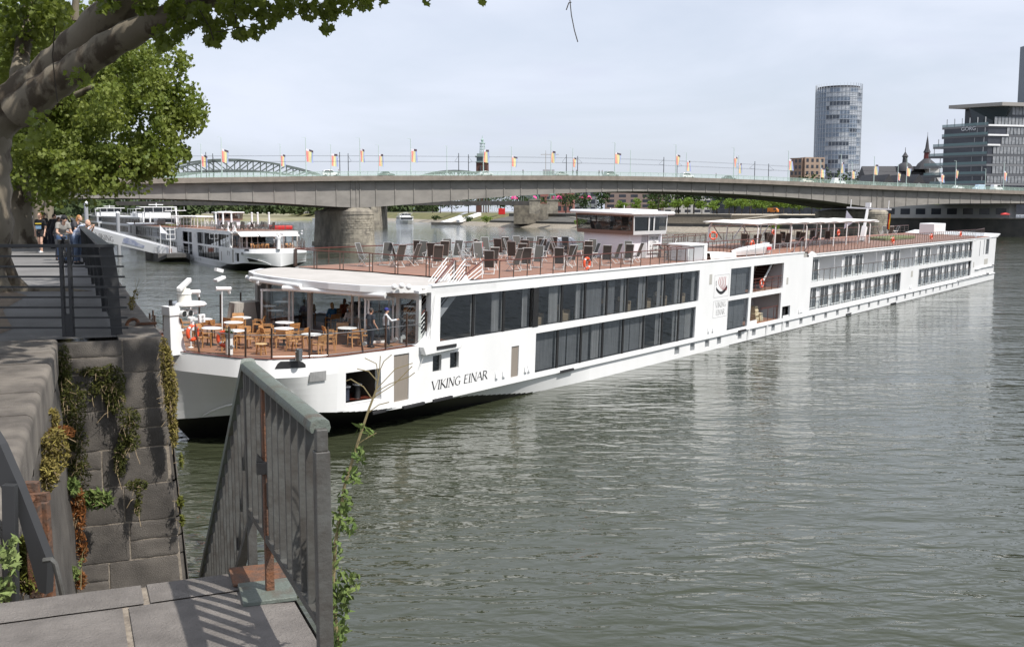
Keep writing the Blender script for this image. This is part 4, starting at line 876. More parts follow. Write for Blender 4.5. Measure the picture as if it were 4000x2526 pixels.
ADV = {'V': .80, 'I': .30, 'K': .74, 'N': .82, 'E': .64, 'A': .80, 'R': .72, 'G': .86, ' ': .45}
SERIF = {'I': [(.12, 0), (.12, 1)], 'K': [(.1, 0), (.1, 1), (.72, 0)], 'N': [(.1, 0), (.1, 1), (.68, 1)], 'V': [(0, 1), (.74, 1)], 'A': [(0, 0), (.74, 0)], 'R': [(.1, 0), (.1, 1), (.68, 0)], 'E': [], 'G': []}
def lettering(txt, f, h, wd, name, m, parent, slant=0., bold=1., gap=0.):
    L_ = MB(); x = 0; tot = sum(ADV[c] + gap for c in txt)
    k = wd / (tot * h)
    def pt(a, b): return f((a + slant * b) * k * h, b * h)
    for c in txt:
        for x0, y0, x1, y1, w_ in GLY.get(c, []):
            w_ *= bold; dx, dy = x1 - x0, y1 - y0; l = math.hypot(dx, dy); px, py = -dy / l * w_ / 2, dx / l * w_ / 2
            L_.quad(pt(x + x0 - px, y0 - py), pt(x + x1 - px, y1 - py), pt(x + x1 + px, y1 + py), pt(x + x0 + px, y0 + py))
        for a, b in SERIF.get(c, []): L_.quad(pt(x + a - .11, b - .02), pt(x + a + .11, b - .02), pt(x + a + .11, b + .02), pt(x + a - .11, b + .02))
        x += ADV[c] + gap
    return L_.build(name, m, parent, 0, 0, False)
INK = mat('lettering_black', (.012, .012, .015), .5)
lettering('VIKING', lambda x, y: (12.12 + x, -.012, 1.37 + y), .42, 2.17, 'ship_name', INK, ship, .12, 1.15)
lettering('EINAR', lambda x, y: (14.5 + x, -.012, 1.37 + y), .42, 1.86, 'ship_name', INK, ship, .12, 1.15)
PALE = mat('lettering_grey', (.30, .30, .30), .5); IR = mat('emblem_red', (.36, .012, .012), .5)
lettering('VIKING', lambda x, y: (42.35 + x, -.012, 2.88 + y), .36, 1.75, 'name_plate_word', PALE, ship, 0, .8)
lettering('EINAR', lambda x, y: (42.5 + x, -.012, 2.36 + y), .36, 1.4, 'name_plate_word', PALE, ship, 0, .8)
for z0, z1 in ((2.22, 3.36), (3.62, 5.14)):
    b_ = MB(); fr = [(42.0, z0), (44.36, z0), (44.36, z1), (42.0, z1)]
    for (a, b), (c, e) in zip(fr, fr[1:] + fr[:1]): b_.bar((a, -.004, b), (c, -.004, e), .02, .02)
    b_.build('plate_frame', mat('pale_line', (.5, .5, .5), .5), ship, 0)
em = MB()
for k in range(5):                                     # curved sail stripes of the longship emblem
    x0 = 42.80 + .25 * k; pts = []
    for i in range(11):
        f = i / 10; pts.append((x0 - .34 * math.sin(math.pi * min(1, f * 1.05)) * (1 - .12 * k) + .30 * f - .02 + (.42 - .12 * k) * f * f, 4.98 - .98 * f))
    for (a, b), (c, e) in zip(pts, pts[1:]): em.quad((a, -.012, b), (c, -.012, e), (c + .055, -.012, e), (a + .055, -.012, b))
em.build('emblem_sail', IR, ship, 0, 0, False)
em = MB(); lo = []; up = []
for i in range(15):
    f = i / 14; x = 42.28 + 1.8 * f; lo.append((x + .05, 4.28 - .50 * math.sin(math.pi * (f * .85 + .08)) ** .8)); up.append((x, 4.42 - .46 * math.sin(math.pi * (f * .9 + .05)) + .04 * f))
for i in range(14): em.quad((lo[i][0], -.012, lo[i][1]), (lo[i + 1][0], -.012, lo[i + 1][1]), (up[i + 1][0], -.012, up[i + 1][1]), (up[i][0], -.012, up[i][1]))
em.bar((42.27, -.012, 4.4), (42.24, -.012, 4.72), .05, .01); em.bar((42.24, -.012, 4.72), (42.32, -.012, 4.74), .05, .01)
em.build('emblem_hull', INK, ship, 0, 0, False)
def words(txt, size, M, name, m, parent, ext=.003):
    cu = bpy.data.curves.new(name, 'FONT'); cu.body = txt; cu.size = size; cu.extrude = ext; cu.align_x = 'CENTER'; tmp = bpy.data.objects.new(name, cu); COL.objects.link(tmp)
    me = bpy.data.meshes.new_from_object(tmp.evaluated_get(bpy.context.evaluated_depsgraph_get())); bpy.data.objects.remove(tmp); bpy.data.curves.remove(cu)
    me.name = name; me.materials.clear(); me.materials.append(m); o = bpy.data.objects.new(name, me); COL.objects.link(o)
    if parent: o.parent = parent
    o.matrix_local = M; return o
for i, t_ in enumerate(['07002108', 'L 135m', 'B 11.45m', 'PAX 190']):
    words(t_, .34, Matrix.Translation((40.2, 3.855, 7.42 - .27 * i)) @ Matrix.Rotation(rad(90), 4, 'X') @ Matrix.Scale(.8 if i else .9, 4), 'board_text', INK, ship)
# ================================================================ people
SKIN = [mat('skin_light', (.58, .36, .26), .6), mat('skin_tan', (.45, .25, .17), .6), mat('skin_brown', (.20, .10, .065), .6)]
def remeshed(m, vox, name, mats, extra=None):
    me = m.mesh('tmp', mats, 0); o = bpy.data.objects.new('tmp', me); COL.objects.link(o)
    r = o.modifiers.new('r', 'REMESH'); r.mode = 'VOXEL'; r.voxel_size = vox; r.use_smooth_shade = True
    k = o.modifiers.new('s', 'SMOOTH'); k.iterations = 2; k.factor = .5
    out = bpy.data.meshes.new_from_object(o.evaluated_get(bpy.context.evaluated_depsgraph_get())); bpy.data.objects.remove(o); bpy.data.meshes.remove(me)
    if extra:
        bm = bmesh.new(); bm.from_mesh(out); em = extra.mesh('e', mats, 0); bm.from_mesh(em); bm.to_mesh(out); bm.free(); bpy.data.meshes.remove(em)
    out.materials.clear()
    for q in (mats if isinstance(mats, list) else [mats]): out.materials.append(q)
    out.name = name; out.shade_smooth(); return out
STAND = dict(pelvis=(0, 0, .95), waist=(0, .0, 1.10), chest=(0, 0, 1.30), neck=(0, .0, 1.47), head=(0, .03, 1.63), ls=(-.185, 0, 1.41), le=(-.235, -.02, 1.13), lh=(-.24, .06, .88), rs=(.185, 0, 1.41), re=(.235, -.02, 1.13), rh=(.24, .06, .88),
             lp=(-.09, 0, .92), lk=(-.10, .03, .50), la=(-.10, -.02, .08), rp=(.09, 0, .92), rk=(.10, .03, .50), ra=(.10, -.02, .08))
SIT = dict(STAND, pelvis=(0, 0, .56), waist=(0, .01, .70), chest=(0, .02, .90), neck=(0, .04, 1.07), head=(0, .08, 1.23), ls=(-.185, .03, 1.01), le=(-.24, .12, .76), lh=(-.14, .36, .76), rs=(.185, .03, 1.01), re=(.24, .12, .76), rh=(.14, .36, .78),
           lp=(-.09, .02, .53), lk=(-.11, .44, .50), la=(-.11, .40, .08), rp=(.09, .02, .53), rk=(.11, .44, .50), ra=(.11, .40, .08))
def person(label, loc, rz, pose, skin=0, top=(.1, .1, .1), sleeve=.5, low=(.02, .025, .05), lowlen=1.0, hair=(.04, .025, .015), hairlen=0, hat=None, shoes=(.02, .02, .02), M=None, sc_=1., group=None, belly=0., vox=.017, topmat=None):
    J = {k: V(v) for k, v in pose.items()}; sk = SKIN[skin]
    root = thing('person', label, 'person', loc, rz, group, M); root.scale = (sc_, sc_, sc_) if M is None else root.scale
    fw = V((0, 1, 0)); hd = J['head']
    b = MB(); ball = lambda p, r: b.sph(p, r, n=10, m=6)
    b.sph(hd + V((0, -.005, .015)), .076, .096, .115, 12, 8); b.sph(hd + V((0, .035, -.05)), .058, .062, .065, 10, 6)
    b.tube([J['neck'] - V((0, 0, .05)), hd - V((0, .01, .05))], [.06, .052], 10); b.sph(hd + V((0, .098, -.012)), .014, .022, .022, 6, 4)
    for s in (-1, 1): b.sph(hd + V((.078 * s, -.005, -.01)), .012, .022, .032, 6, 4)
    b.tube([J['pelvis'] - V((0, 0, .06)), J['pelvis'], J['waist'], J['chest'], J['neck'] - V((0, 0, .06))], [.11, .135, .115 + belly, .135, .07], 12)
    b.sph(J['pelvis'], .155, .115, .11, 12, 7); b.sph(J['chest'] + V((0, 0, .02)), .165, .105, .15, 12, 7); b.tube([J['ls'], J['rs']], .062, 10)
    ex = MB()
    for s in 'lr':
        b.tube([J[s + 's'], J[s + 'e'], J[s + 'h']], [.056, .043, .029], 10)
        for k, r in (('s', .06), ('e', .043), ('h', .03)): ball(J[s + k], r)
        b.tube([J[s + 'p'], J[s + 'k'], J[s + 'a']], [.085, .058, .04], 10); ball(J[s + 'p'], .09); ball(J[s + 'k'], .059); ball(J[s + 'a'], .042)
        b.tube([J[s + 'a'] + V((0, -.03, -.03)), J[s + 'a'] + V((0, .15, -.05))], [.045, .035], 8)
        a = (J[s + 'h'] - J[s + 'e']).normalized(); sd = a.cross(fw if abs(a.y) < .9 else V((0, 0, 1))).normalized(); pn = a.cross(sd)
        h = J[s + 'h'] + a * .055; b.tube([J[s + 'h'], h], [.028, .036], 8); b.sph(h, .034, n=8, m=5)
        for q, ln in zip((-1.5, -.5, .5, 1.5), (.060, .074, .070, .054)):
            p0 = h + sd * (.0165 * q) + a * .02; p1 = p0 + a * ln * .6 + pn * .008; p2 = p1 + a * ln * .4 + pn * .022; ex.tube([p0, p1, p2], [.0095, .0085, .0065], 6)
        sg = 1 if s == 'l' else -1
        ex.tube([h - a * .02 + sd * .03 * sg, h + a * .02 + sd * .055 * sg + pn * .01, h + a * .05 + sd * .055 * sg + pn * .02], [.011, .010, .008], 6)
    ex.mi = 1
    for s in (-1, 1): ex.sph(hd + V((.03 * s, .088, .022)), .010, .006, .007, 6, 4)
    ex.mi = 2; ex.sph(hd + V((0, .098, -.052)), .024, .006, .007, 6, 4)
    me = remeshed(b, vox, 'body', [sk, mat('eye_dark', (.02, .015, .01), .3), mat('lip', (.32, .11, .09), .5)], ex)
    o = bpy.data.objects.new('body', me); COL.objects.link(o); o.parent = root
    def cloth(name, m, col, rough=.85):
        mt = col if not isinstance(col, tuple) else mat('cloth_%d_%d_%d' % tuple(int(255 * c) for c in col), col, rough, col2=tuple(c * .8 for c in col), scale=7)
        me = remeshed(m, vox * 1.05, name, mt); o = bpy.data.objects.new(name, me); COL.objects.link(o); o.parent = root; return o
    if top:
        c = MB(); c.tube([J['pelvis'] + V((0, 0, .02)), J['waist'], J['chest'], J['neck'] - V((0, 0, .05))], [.15, .135 + belly, .155, .085], 12); c.sph(J['pelvis'] + V((0, 0, .03)), .165, .125, .09, 12, 7); c.sph(J['chest'] + V((0, 0, .02)), .183, .122, .16, 12, 7); c.tube([J['ls'], J['rs']], .078, 10)
        for s in 'lr':
            S_, E_, H_ = J[s + 's'], J[s + 'e'], J[s + 'h']; c.sph(S_, .077, n=10, m=6)
            if sleeve > 1: c.tube([S_, E_, E_.lerp(H_, .93)], [.072, .058, .045], 10); c.sph(E_, .058)
            elif sleeve > 0: c.tube([S_, S_.lerp(E_, sleeve)], [.075, .070], 10)
        cloth('shirt', c, topmat or top)
    if low:
        c = MB(); c.sph(J['pelvis'], .17, .128, .11, 12, 7); c.tube([J['pelvis'], J['waist'] - V((0, 0, .03))], [.145, .132], 12)
        for s in 'lr':
            P_, K_, A_ = J[s + 'p'], J[s + 'k'], J[s + 'a']; c.sph(P_, .102)
            if lowlen > .55: c.tube([P_, K_, K_.lerp(A_, (lowlen - .5) * 2 * .95)], [.10, .074, .062], 10); c.sph(K_, .074)
            else: c.tube([P_, P_.lerp(K_, lowlen * 2)], [.10, .09], 10)
        cloth('trousers', c, low)
    c = MB()
    for s in 'lr': c.tube([J[s + 'a'] + V((0, -.045, -.035)), J[s + 'a'] + V((0, .06, -.035)), J[s + 'a'] + V((0, .185, -.05))], [.05, .052, .036], 8)
    cloth('shoes', c, shoes, .6)
    if hair:
        c = MB(); c.sph(hd + V((0, -.022, .03)), .088, .095, .112, 12, 8); 
        if hairlen: c.tube([hd + V((0, -.06, .02)), hd + V((0, -.09, -.1)), hd + V((0, -.1, -.12 - hairlen))], [.075, .07, .04], 8)
        cloth('hair', c, hair, .7)
    if hat:
        kind, col = hat; c = MB(); hm = mat('hat_%d_%d_%d' % tuple(int(255 * x) for x in col), col, .8)
        if kind == 'helmet':
            c.sph(hd + V((0, -.01, .045)), .10, .13, .105, 14, 8); o = c.build('helmet', hm, root, 60)
        elif kind == 'cap':
            c.sph(hd + V((0, -.015, .04)), .092, .105, .10, 14, 8); c.extr([hd + V((-.07, .07, .05)), hd + V((.07, .07, .05)), hd + V((.05, .19, .035)), hd + V((-.05, .19, .035))], (0, 0, .012)); c.build('cap', hm, root, 50)
        else:
            c.lathe(hd + V((0, 0, .06)), [(.17, 0), (.17, .01), (.095, .02), (.085, .09), (.04, .11), (0, .112)], 16); c.build('straw_hat', hm, root, 40)
    return root
# ================================================================ loose things on the ship
def ship_pt(s, t, z): return SHIP_M @ V((s, t, z))
FZ = lambda deg: rad(deg - 90)                      # local +y looks along this ship angle (0 = towards the stern)
# --- teak chairs, tables
ch = thing('teak_armchair', 'x', 'chair', M=SHIP_M)
def teak(p):
    for x in (-.25, .25):
        b = MB(); b.bar((x, .24, 0), (x, .22, .62), .045, .04); b.build('front_leg', WOODCH, p, 0); b = MB(); b.bar((x, -.27, 0), (x, -.20, .45), .045, .04); b.bar((x, -.20, .44), (x, -.29, .82), .045, .035); b.build('rear_leg', WOODCH, p, 0)
        b = MB(); b.bar((x, -.26, .63), (x, .27, .62), .055, .028); b.build('armrest', WOODCH, p, 0)
    b = MB()
    for k in range(6): b.box(-.24, .24, -.22 + k * .08, -.15 + k * .08, .41, .43)
    b.box(-.25, .25, .2, .24, .36, .41); b.build('seat', WOODCH, p, 0)
    b = MB()
    for k in range(2): b.add([(-.24, -.235 - .04 * k, .58 + .13 * k), (.24, -.235 - .04 * k, .58 + .13 * k), (.24, -.265 - .04 * k, .70 + .13 * k), (-.24, -.265 - .04 * k, .70 + .13 * k), (-.24, -.215 - .04 * k, .58 + .13 * k), (.24, -.215 - .04 * k, .58 + .13 * k), (.24, -.245 - .04 * k, .70 + .13 * k), (-.24, -.245 - .04 * k, .70 + .13 * k)], [(0, 1, 2, 3), (7, 6, 5, 4), (0, 4, 5, 1), (2, 6, 7, 3), (1, 5, 6, 2), (0, 3, 7, 4)])
    b.build('backrest', WOODCH, p, 0)
teak(ch)
tb = thing('round_table', 'x', 'table', M=SHIP_M)
b = MB(); b.lathe((0, 0, .725), [(.42, 0), (.44, .012), (.43, .026), (0, .027)], 32); b.build('table_top', WHITE, tb); b = MB(); b.lathe((0, 0, 0), [(.25, 0), (.25, .02), (.045, .03), (.04, .72), (.15, .725)], 16); b.build('pedestal', DARK, tb)
TABLES = [(5.15, 6.65, 'round white table by the lifebuoy end of the bow terrace rail'), (5.35, 5.38, 'round white table just behind the white planter on the terrace'), (6.75, 9.3, 'round white table at the far edge of the terrace past the floodlight posts'), (7.05, 7.5, 'round white table in front of the covered grill'), (8.45, 8.6, 'round white table right beside the covered grill'),
          (8.75, 6.0, 'round white table nearest the middle pillar of the glazed lounge'), (7.4, 4.55, 'round white table in the middle of the terrace with chairs on three sides'), (7.0, 2.4, 'round white table close to the terrace rail behind the steel bin'), (9.55, 2.8, 'round white table next to the man in the navy t-shirt')]
CHS = {0: [(200, .72), (95, .75), (330, .8)], 1: [(215, .8), (300, .75), (20, .72)], 2: [(250, .75), (160, .75)], 3: [(40, .75), (130, .75), (230, .8)], 4: [(320, .78), (190, .75), (60, .75)], 5: [(140, .78), (250, .78)], 6: [(170, .8), (225, .82), (120, .78), (290, .8)], 7: [(250, .85), (120, .75), (330, .75)], 8: [(250, .8), (315, .8), (140, .78), (60, .8)]}
first_t = first_c = True; nn = 0
def place(root, first, label, loc, rz, group, M=SHIP_M):
    if first:
        root.matrix_world = M @ Matrix.Translation(V(loc)) @ Matrix.Rotation(rz, 4, 'Z'); root['label'] = label; root['group'] = group; return root
    return dup(root, label, loc, rz, group, M)
side_words = {0: 'far side', 1: 'lounge side', 2: 'near side', 3: 'bow side'}
TSHORT = ['the table by the lifebuoy', 'the table behind the planter', 'the table at the far terrace edge', 'the table before the covered grill', 'the table beside the covered grill', 'the table by the middle pillar', 'the centre table', 'the table behind the steel bin', 'the table next to the navy t-shirt man']
for i, (s, t, lab) in enumerate(TABLES):
    place(tb, i == 0, lab, (s, t, 3.455), 0, 'round white tables on the bow terrace')
    for k, (ang, r) in enumerate(CHS[i]):
        x, y = s + r * math.cos(rad(ang)), t + r * math.sin(rad(ang))
        if ang < 45 or ang >= 315: sw = 'on the lounge side of'
        elif ang < 135: sw = 'across'
        elif ang < 225: sw = 'on the bow side of'
        else: sw = 'seen from behind at'
        extra = ['', ', turned slightly', ', half hidden'][sum(1 for q, (a2, _) in enumerate(CHS[i][:k]) if (a2 - 45) % 360 // 90 == (ang - 45) % 360 // 90) % 3]
        place(ch, nn == 0, 'teak armchair %s %s%s' % (sw, TSHORT[i], extra), (x, y, 3.455), FZ(ang + 180 + (nn * 37 % 31 - 15)), 'teak armchairs on the bow terrace'); nn += 1
stl = thing('round_stool', 'small round teak stool table standing alone behind the terrace rail', 'stool', (4.98, 3.26, 3.455), M=SHIP_M)
b = MB(); b.lathe((0, 0, .43), [(.24, 0), (.25, .012), (.24, .025), (0, .026)], 24); b.build('top', mat('pale_teak', (.58, .38, .18), .5), stl)
for k in range(4): b = MB(); a = rad(45 + 90 * k); b.bar((.2 * math.cos(a), .2 * math.sin(a), 0), (.14 * math.cos(a), .14 * math.sin(a), .43), .04, .04); b.build('leg', WOODCH, stl, 0)
b = MB(); b.torus((0, 0, .15), .17, .015, 16, 6); b.build('foot_ring', WOODCH, stl)
plt = thing('planter', 'tall white cylinder planter with green grass on the bow terrace', 'planter', (3.85, 3.9, 3.50), M=SHIP_M)
b = MB(); b.lathe((0, 0, 0), [(.15, 0), (.15, .70), (.14, .71)], 20); b.build('column', WHITE, plt); b = MB(); b.lathe((0, 0, .70), [(.165, 0), (.175, .16), (.15, .17)], 20); b.build('pot', mat('zinc_pot', (.22, .23, .24), .5), plt)
b = MB(); rg = random.Random(3)
for k in range(150):
    a = rg.random() * 6.28; r = .14 * rg.random() ** .5; l = .12 + .16 * rg.random(); p = V((r * math.cos(a), r * math.sin(a), .86)); q = p + V((math.cos(a) * r * 1.0, math.sin(a) * r * 1.0, l)); w_ = V((-math.sin(a), math.cos(a), 0)) * .012; b.quad(p - w_, p + w_, q)
b.build('grass_tuft', mat('grass_green', (.05, .11, .025), .7), plt, 0)
bn = thing('steel_bin', 'polished steel canister standing outside the terrace glass', 'canister', (4.62, .62, 3.56), M=SHIP_M)
b = MB(); b.lathe((0, 0, 0), [(.145, 0), (.145, .46), (.13, .47), (.13, .44), (0, .44)], 20); b.build('drum', STEEL, bn); b = MB(); b.tube([(-.2, 0, .36), (-.15, 0, .36)], .02); b.tube([(.15, 0, .36), (.2, 0, .36)], .02); b.build('trunnion', ALU, bn)
gr = thing('covered_grill', 'bulky grill hidden under a draped two-tone grey cover', 'grill', (9.7, 9.9, 3.46), FZ(85), M=SHIP_M)
b = MB(); n_x, n_z = 40, 12
ring_ = []
for j in range(n_z + 1):
    row = []; f = j / n_z
    for i in range(n_x):
        t = 2 * math.pi * i / n_x; cx = math.copysign(abs(math.cos(t)) ** .35, math.cos(t)); cy = math.copysign(abs(math.sin(t)) ** .35, math.sin(t)); fl = (1 - f) * (.10 + .07 * math.sin(i * 2.1) + .04 * math.sin(i * 4.7))
        row.append((cx * (.72 + fl), cy * (.34 + fl * .8), 1.28 * f))
    ring_.append(row)
for a_, b_ in zip(ring_, ring_[1:]):
    for i in range(n_x): b.mi = 1 if a_[i][0] > .34 else 0; b.quad(a_[i], a_[(i + 1) % n_x], b_[(i + 1) % n_x], b_[i])
b.mi = 0; b.quad(*ring_[-1]); b.build('cover', [mat('cover_taupe', (.34, .32, .29), .9), mat('cover_dark', (.10, .10, .10), .9)], gr, 70)
# --- deck chairs
dc = thing('deck_chair', 'x', 'deck chair', M=SHIP_M)
b = MB(); b.add([(-.24, .27, .40), (.24, .27, .40), (.24, -.2, .36), (-.24, -.2, .36)], [(0, 1, 2, 3)]); b.build('seat', FABRIC, dc, 0)
b = MB(); b.add([(-.24, -.2, .36), (.24, -.2, .36), (.24, -.38, .92), (-.24, -.38, .92), (.24, -.50, 1.24), (-.24, -.50, 1.24)], [(0, 1, 2, 3), (3, 2, 4, 5)]); b.build('backrest', FABRIC, dc, 60)
b = MB()
for x in (-.26, .26):
    b.tube([(x, .3, .40), (x, -.2, .36), (x, -.38, .92), (x, -.51, 1.25)], .016, 6); b.tube([(x * 1.05, .24, .02), (x * 1.05, -.28, .62)], .015, 6); b.tube([(x * 1.1, .28, .62), (x * 1.1, -.30, .66)], .02, 6)
b.tube([(-.26, -.51, 1.25), (.26, -.51, 1.25)], .016, 6); b.build('frame', ALU, dc)
for x in (-.26, .26): b = MB(); b.tube([(x * 1.05, .28, .62), (x * 1.05, -.34, .02)], .017, 6); b.build('rear_leg', mat('white_tube', (.68, .68, .67), .4), dc)
b = MB(); b.tube([(-.27, -.33, .04), (.27, -.33, .04)], .015, 6); b.tube([(-.27, .24, .05), (.27, .24, .05)], .015, 6); b.build('foot_bar', mat('white_tube', (.7, .7, .7)), dc)
DCH = [(17.4, 9.2, 0), (18.9, 9.1, -90), (18.6, 8.0, 150), (20.0, 8.2, 150), (19.8, 8.9, 20), (21.8, 9.1, -90), (21.8, 8.1, 90), (24.0, 9.2, 90), (24.7, 8.8, -90), (25.2, 7.7, 110), (22.4, 6.2, 0), (29.2, 10.4, 0), (29.8, 10.3, -90), (29.9, 9.4, 90), (19.24, 2.2, 90), (21.7, 3.9, 90), (30.1, 8.6, 0), (30.8, 8.8, 180), (21.9, 2.6, 150), (33.7, 10.6, -90), (30.2, 7.6, 90), (23.2, 2.7, 90), (31.2, 7.5, 180), (32.6, 9.0, -90), (32.7, 8.0, 90), (25.1, 3.2, -90), (25.1, 1.7, 90), (29.4, 4.4, 0), (28.2, 3.0, 120), (36.3, 8.4, -90), (28.4, 1.9, 90), (31.3, 3.4, 180), (35.4, 5.8, -90), (30.4, 1.8, 90), (32.6, 2.6, 150), (36.0, 3.4, -90), (33.0, 1.8, 90), (34.8, 2.3, 160)]
DCH += [(23.0, 10.3, 90), (25.6, 10.2, -90), (26.9, 8.2, 0), (27.4, 10.0, 180), (28.0, 7.0, 90), (31.8, 10.6, 90), (32.4, 10.0, 180), (34.6, 9.6, -90), (26.6, 5.4, 90), (24.2, 6.6, -90), (29.6, 6.0, 180), (33.6, 5.2, 90), (26.8, 2.3, 160), (20.3, 6.6, 90), (34.0, 7.6, 0), (36.0, 9.4, 90)]
for k in range(7): DCH.append((59.2 + k * 1.3, 5.4 + .5 * (k % 2), [90, 100, 80][k % 3]))
for k in range(9): DCH.append((66.5 + k * 1.9, 6.0 + .9 * (k % 2), [90, 60, 110, -90][k % 4]))
for k, x in enumerate((46.0, 47.6, 49.2)): DCH.append((x, 8.6, 0))
for k, x in enumerate((108.5, 110.5, 112.4, 114.5)): DCH.append((x, 8.5, [0, -90, 90, 180][k]))
FACE = {0: 'edge-on, open sternward', 1: 'seen from behind', 2: 'edge-on, open bowward', 3: 'seen from the front'}
cnt = {}
for i, (s, t, a) in enumerate(sorted(DCH, key=lambda p: p[0])):
    f = round(((a % 360)) / 90) % 4; row = 'by the near railing' if t < 3.6 and s < 40 else 'mid sun deck' if t < 8.3 and s < 40 else 'along the far railing' if s < 40 else 'behind the wheelhouse' if s < 56 else 'under the white pergola' if s < 90 else 'beyond the pergola mast'
    cnt[f, row] = cnt.get((f, row), 0) + 1
    place(dc, i == 0, 'deck chair %s, %s %s from the bow' % (FACE[f], finger_word(cnt[f, row]), row), (s, t, 6.17 if s < 60 else 6.01), FZ(a - 53 + (i * 53 % 47 - 23)), 'mesh deck chairs on the sun deck')
lt_ = thing('side_table', 'x', 'side table', M=SHIP_M); b = MB(); b.lathe((0, 0, .44), [(.22, 0), (.23, .01), (.22, .02), (0, .021)], 20); b.build('top', ALU, lt_)
for k in range(4): b = MB(); a = rad(45 + 90 * k); b.bar((.2 * math.cos(a), .2 * math.sin(a), 0), (.1 * math.cos(a), .1 * math.sin(a), .44), .025, .025); b.build('leg', DARK, lt_, 0)
for i, (s, t, l) in enumerate([(18.2, 2.9, 'low side table at the top of the sun deck stairs'), (21.0, 8.9, 'low side table between the first far deck chairs'), (28.9, 9.3, 'low side table near the red box on the sun deck'), (29.9, 2.9, 'low side table between the near deck chairs past the orange lifebuoy')]): place(lt_, i == 0, l, (s, t, 6.17), 0, 'low side tables on the sun deck')
# --- lifebuoys
lb = thing('lifebuoy', 'x', 'lifebuoy', M=SHIP_M)
b = MB(); b.torus((0, 0, .36), .285, .075, 28, 10, Matrix.Rotation(rad(90), 3, 'X')); b.build('ring', ORANGE, lb); 
for k in range(4):
    a = rad(45 + 90 * k); b = MB(); pts = [(math.cos(a + e) * .285, 0, .36 + math.sin(a + e) * .285) for e in (-.13, .13)]; b.tube(pts, .080, 10); b.build('reflective_band', ALU, lb)
LBS = [((2.85, 4.95, 4.03), 100, 'orange lifebuoy hanging at the bow mast end of the terrace rail'), ((3.9, 4.25, 3.75), 30, 'orange lifebuoy half hidden behind the white planter'), ((25.35, .06, 6.27), 90, 'orange lifebuoy on the near sun deck railing above the long windows'), ((40.5, 7.3, 6.8), 90, 'orange lifebuoy on the rail behind the wheelhouse steps'), ((54.6, 2.7, 6.4), 90, 'orange lifebuoy on the inner rail over the rescue boat stern'), ((55.5, 6.5, 6.9), 40, 'orange lifebuoy high on the pergola front post'), ((50.7, .16, 3.75), 90, 'orange lifebuoy on the rail of the open gallery with the stairs'), ((83.9, .05, 6.2), 90, 'orange lifebuoy on the aft rail beside the herb bed, bow side'), ((98.8, .05, 6.25), 90, 'orange lifebuoy on the aft rail beside the herb bed, stern side'), ((75.6, 9.4, 6.6), 90, 'orange lifebuoy on the far rail seen through the pergola'), ((93.5, 8.8, 6.4), 90, 'orange lifebuoy on the far rail behind the mast foot'), ((112.6, .06, 6.3), 90, 'orange lifebuoy on the aft rail near the stern')]
for i, (p, a, l) in enumerate(LBS): place(lb, i == 0, l, p, FZ(a), 'orange lifebuoys on the cruise ship')
rb = thing('red_box', 'bright red equipment box on the far side of the sun deck', 'box', (28.7, 10.2, 6.18), M=SHIP_M); b = MB(); b.box(-.25, .25, -.2, .2, .3, 1.0); b.build('housing', RED, rb, 0, .02); b = MB(); b.box(-.18, .18, -.15, .15, 0, .3); b.build('stand', RED, rb, 0)
bt = thing('rescue_boat', 'white covered rescue boat lying along the ship edge behind the wheelhouse', 'boat', (47, 1.1, 6.2), M=SHIP_M)
b = MB(); prof = []
for i in range(13):
    f = i / 12; wd = .62 * (math.sin(math.pi * min(1, f * 1.0 + .0)) ** .5 if f < .5 else 1 - .25 * (f - .5)); wd = max(.03, .62 * min(1, (f * 2.2) ** .6)); zt = .35 + .35 * f
    prof.append([(6.2 * f, -wd, zt), (6.2 * f, -wd * .7, .05), (6.2 * f, wd * .7, .05), (6.2 * f, wd, zt), (6.2 * f, wd * .4, zt + .06), (6.2 * f, -wd * .4, zt + .06)])
for a_, b_ in zip(prof, prof[1:]):
    for k in range(6): b.quad(a_[k], a_[(k + 1) % 6], b_[(k + 1) % 6], b_[k])
b.quad(*prof[-1]); b.build('hull', WHITE, bt, 50); b = MB(); b.box(6.2, 6.6, -.25, .25, .1, .85); b.build('outboard_motor', mat('pale_grey', (.5, .5, .5), .5), bt, 0, .05); b = MB(); b.box(5.2, 6.0, -.64, -.6, .3, .55); b.build('red_stripe', RED, bt, 0)
cv = thing('folded_canopy', 'white pleated folded canopy lying on the ship roof beside the boat', 'canopy', (42.4, 1.1, 6.18), M=SHIP_M); b = MB()
rows_ = []
for i in range(40): f = i / 39; rows_.append([(4.3 * f, -.55, .02), (4.3 * f, -.45, .42 + .05 * (i % 2) - .2 * f), (4.3 * f, .45, .46 + .05 * (i % 2) - .2 * f), (4.3 * f, .55, .02)])
for a_, b_ in zip(rows_, rows_[1:]):
    for k in range(3): b.quad(a_[k], a_[k + 1], b_[k + 1], b_[k])
b.build('cloth', mat('awning_white', (.82, .81, .78)), cv, 20)
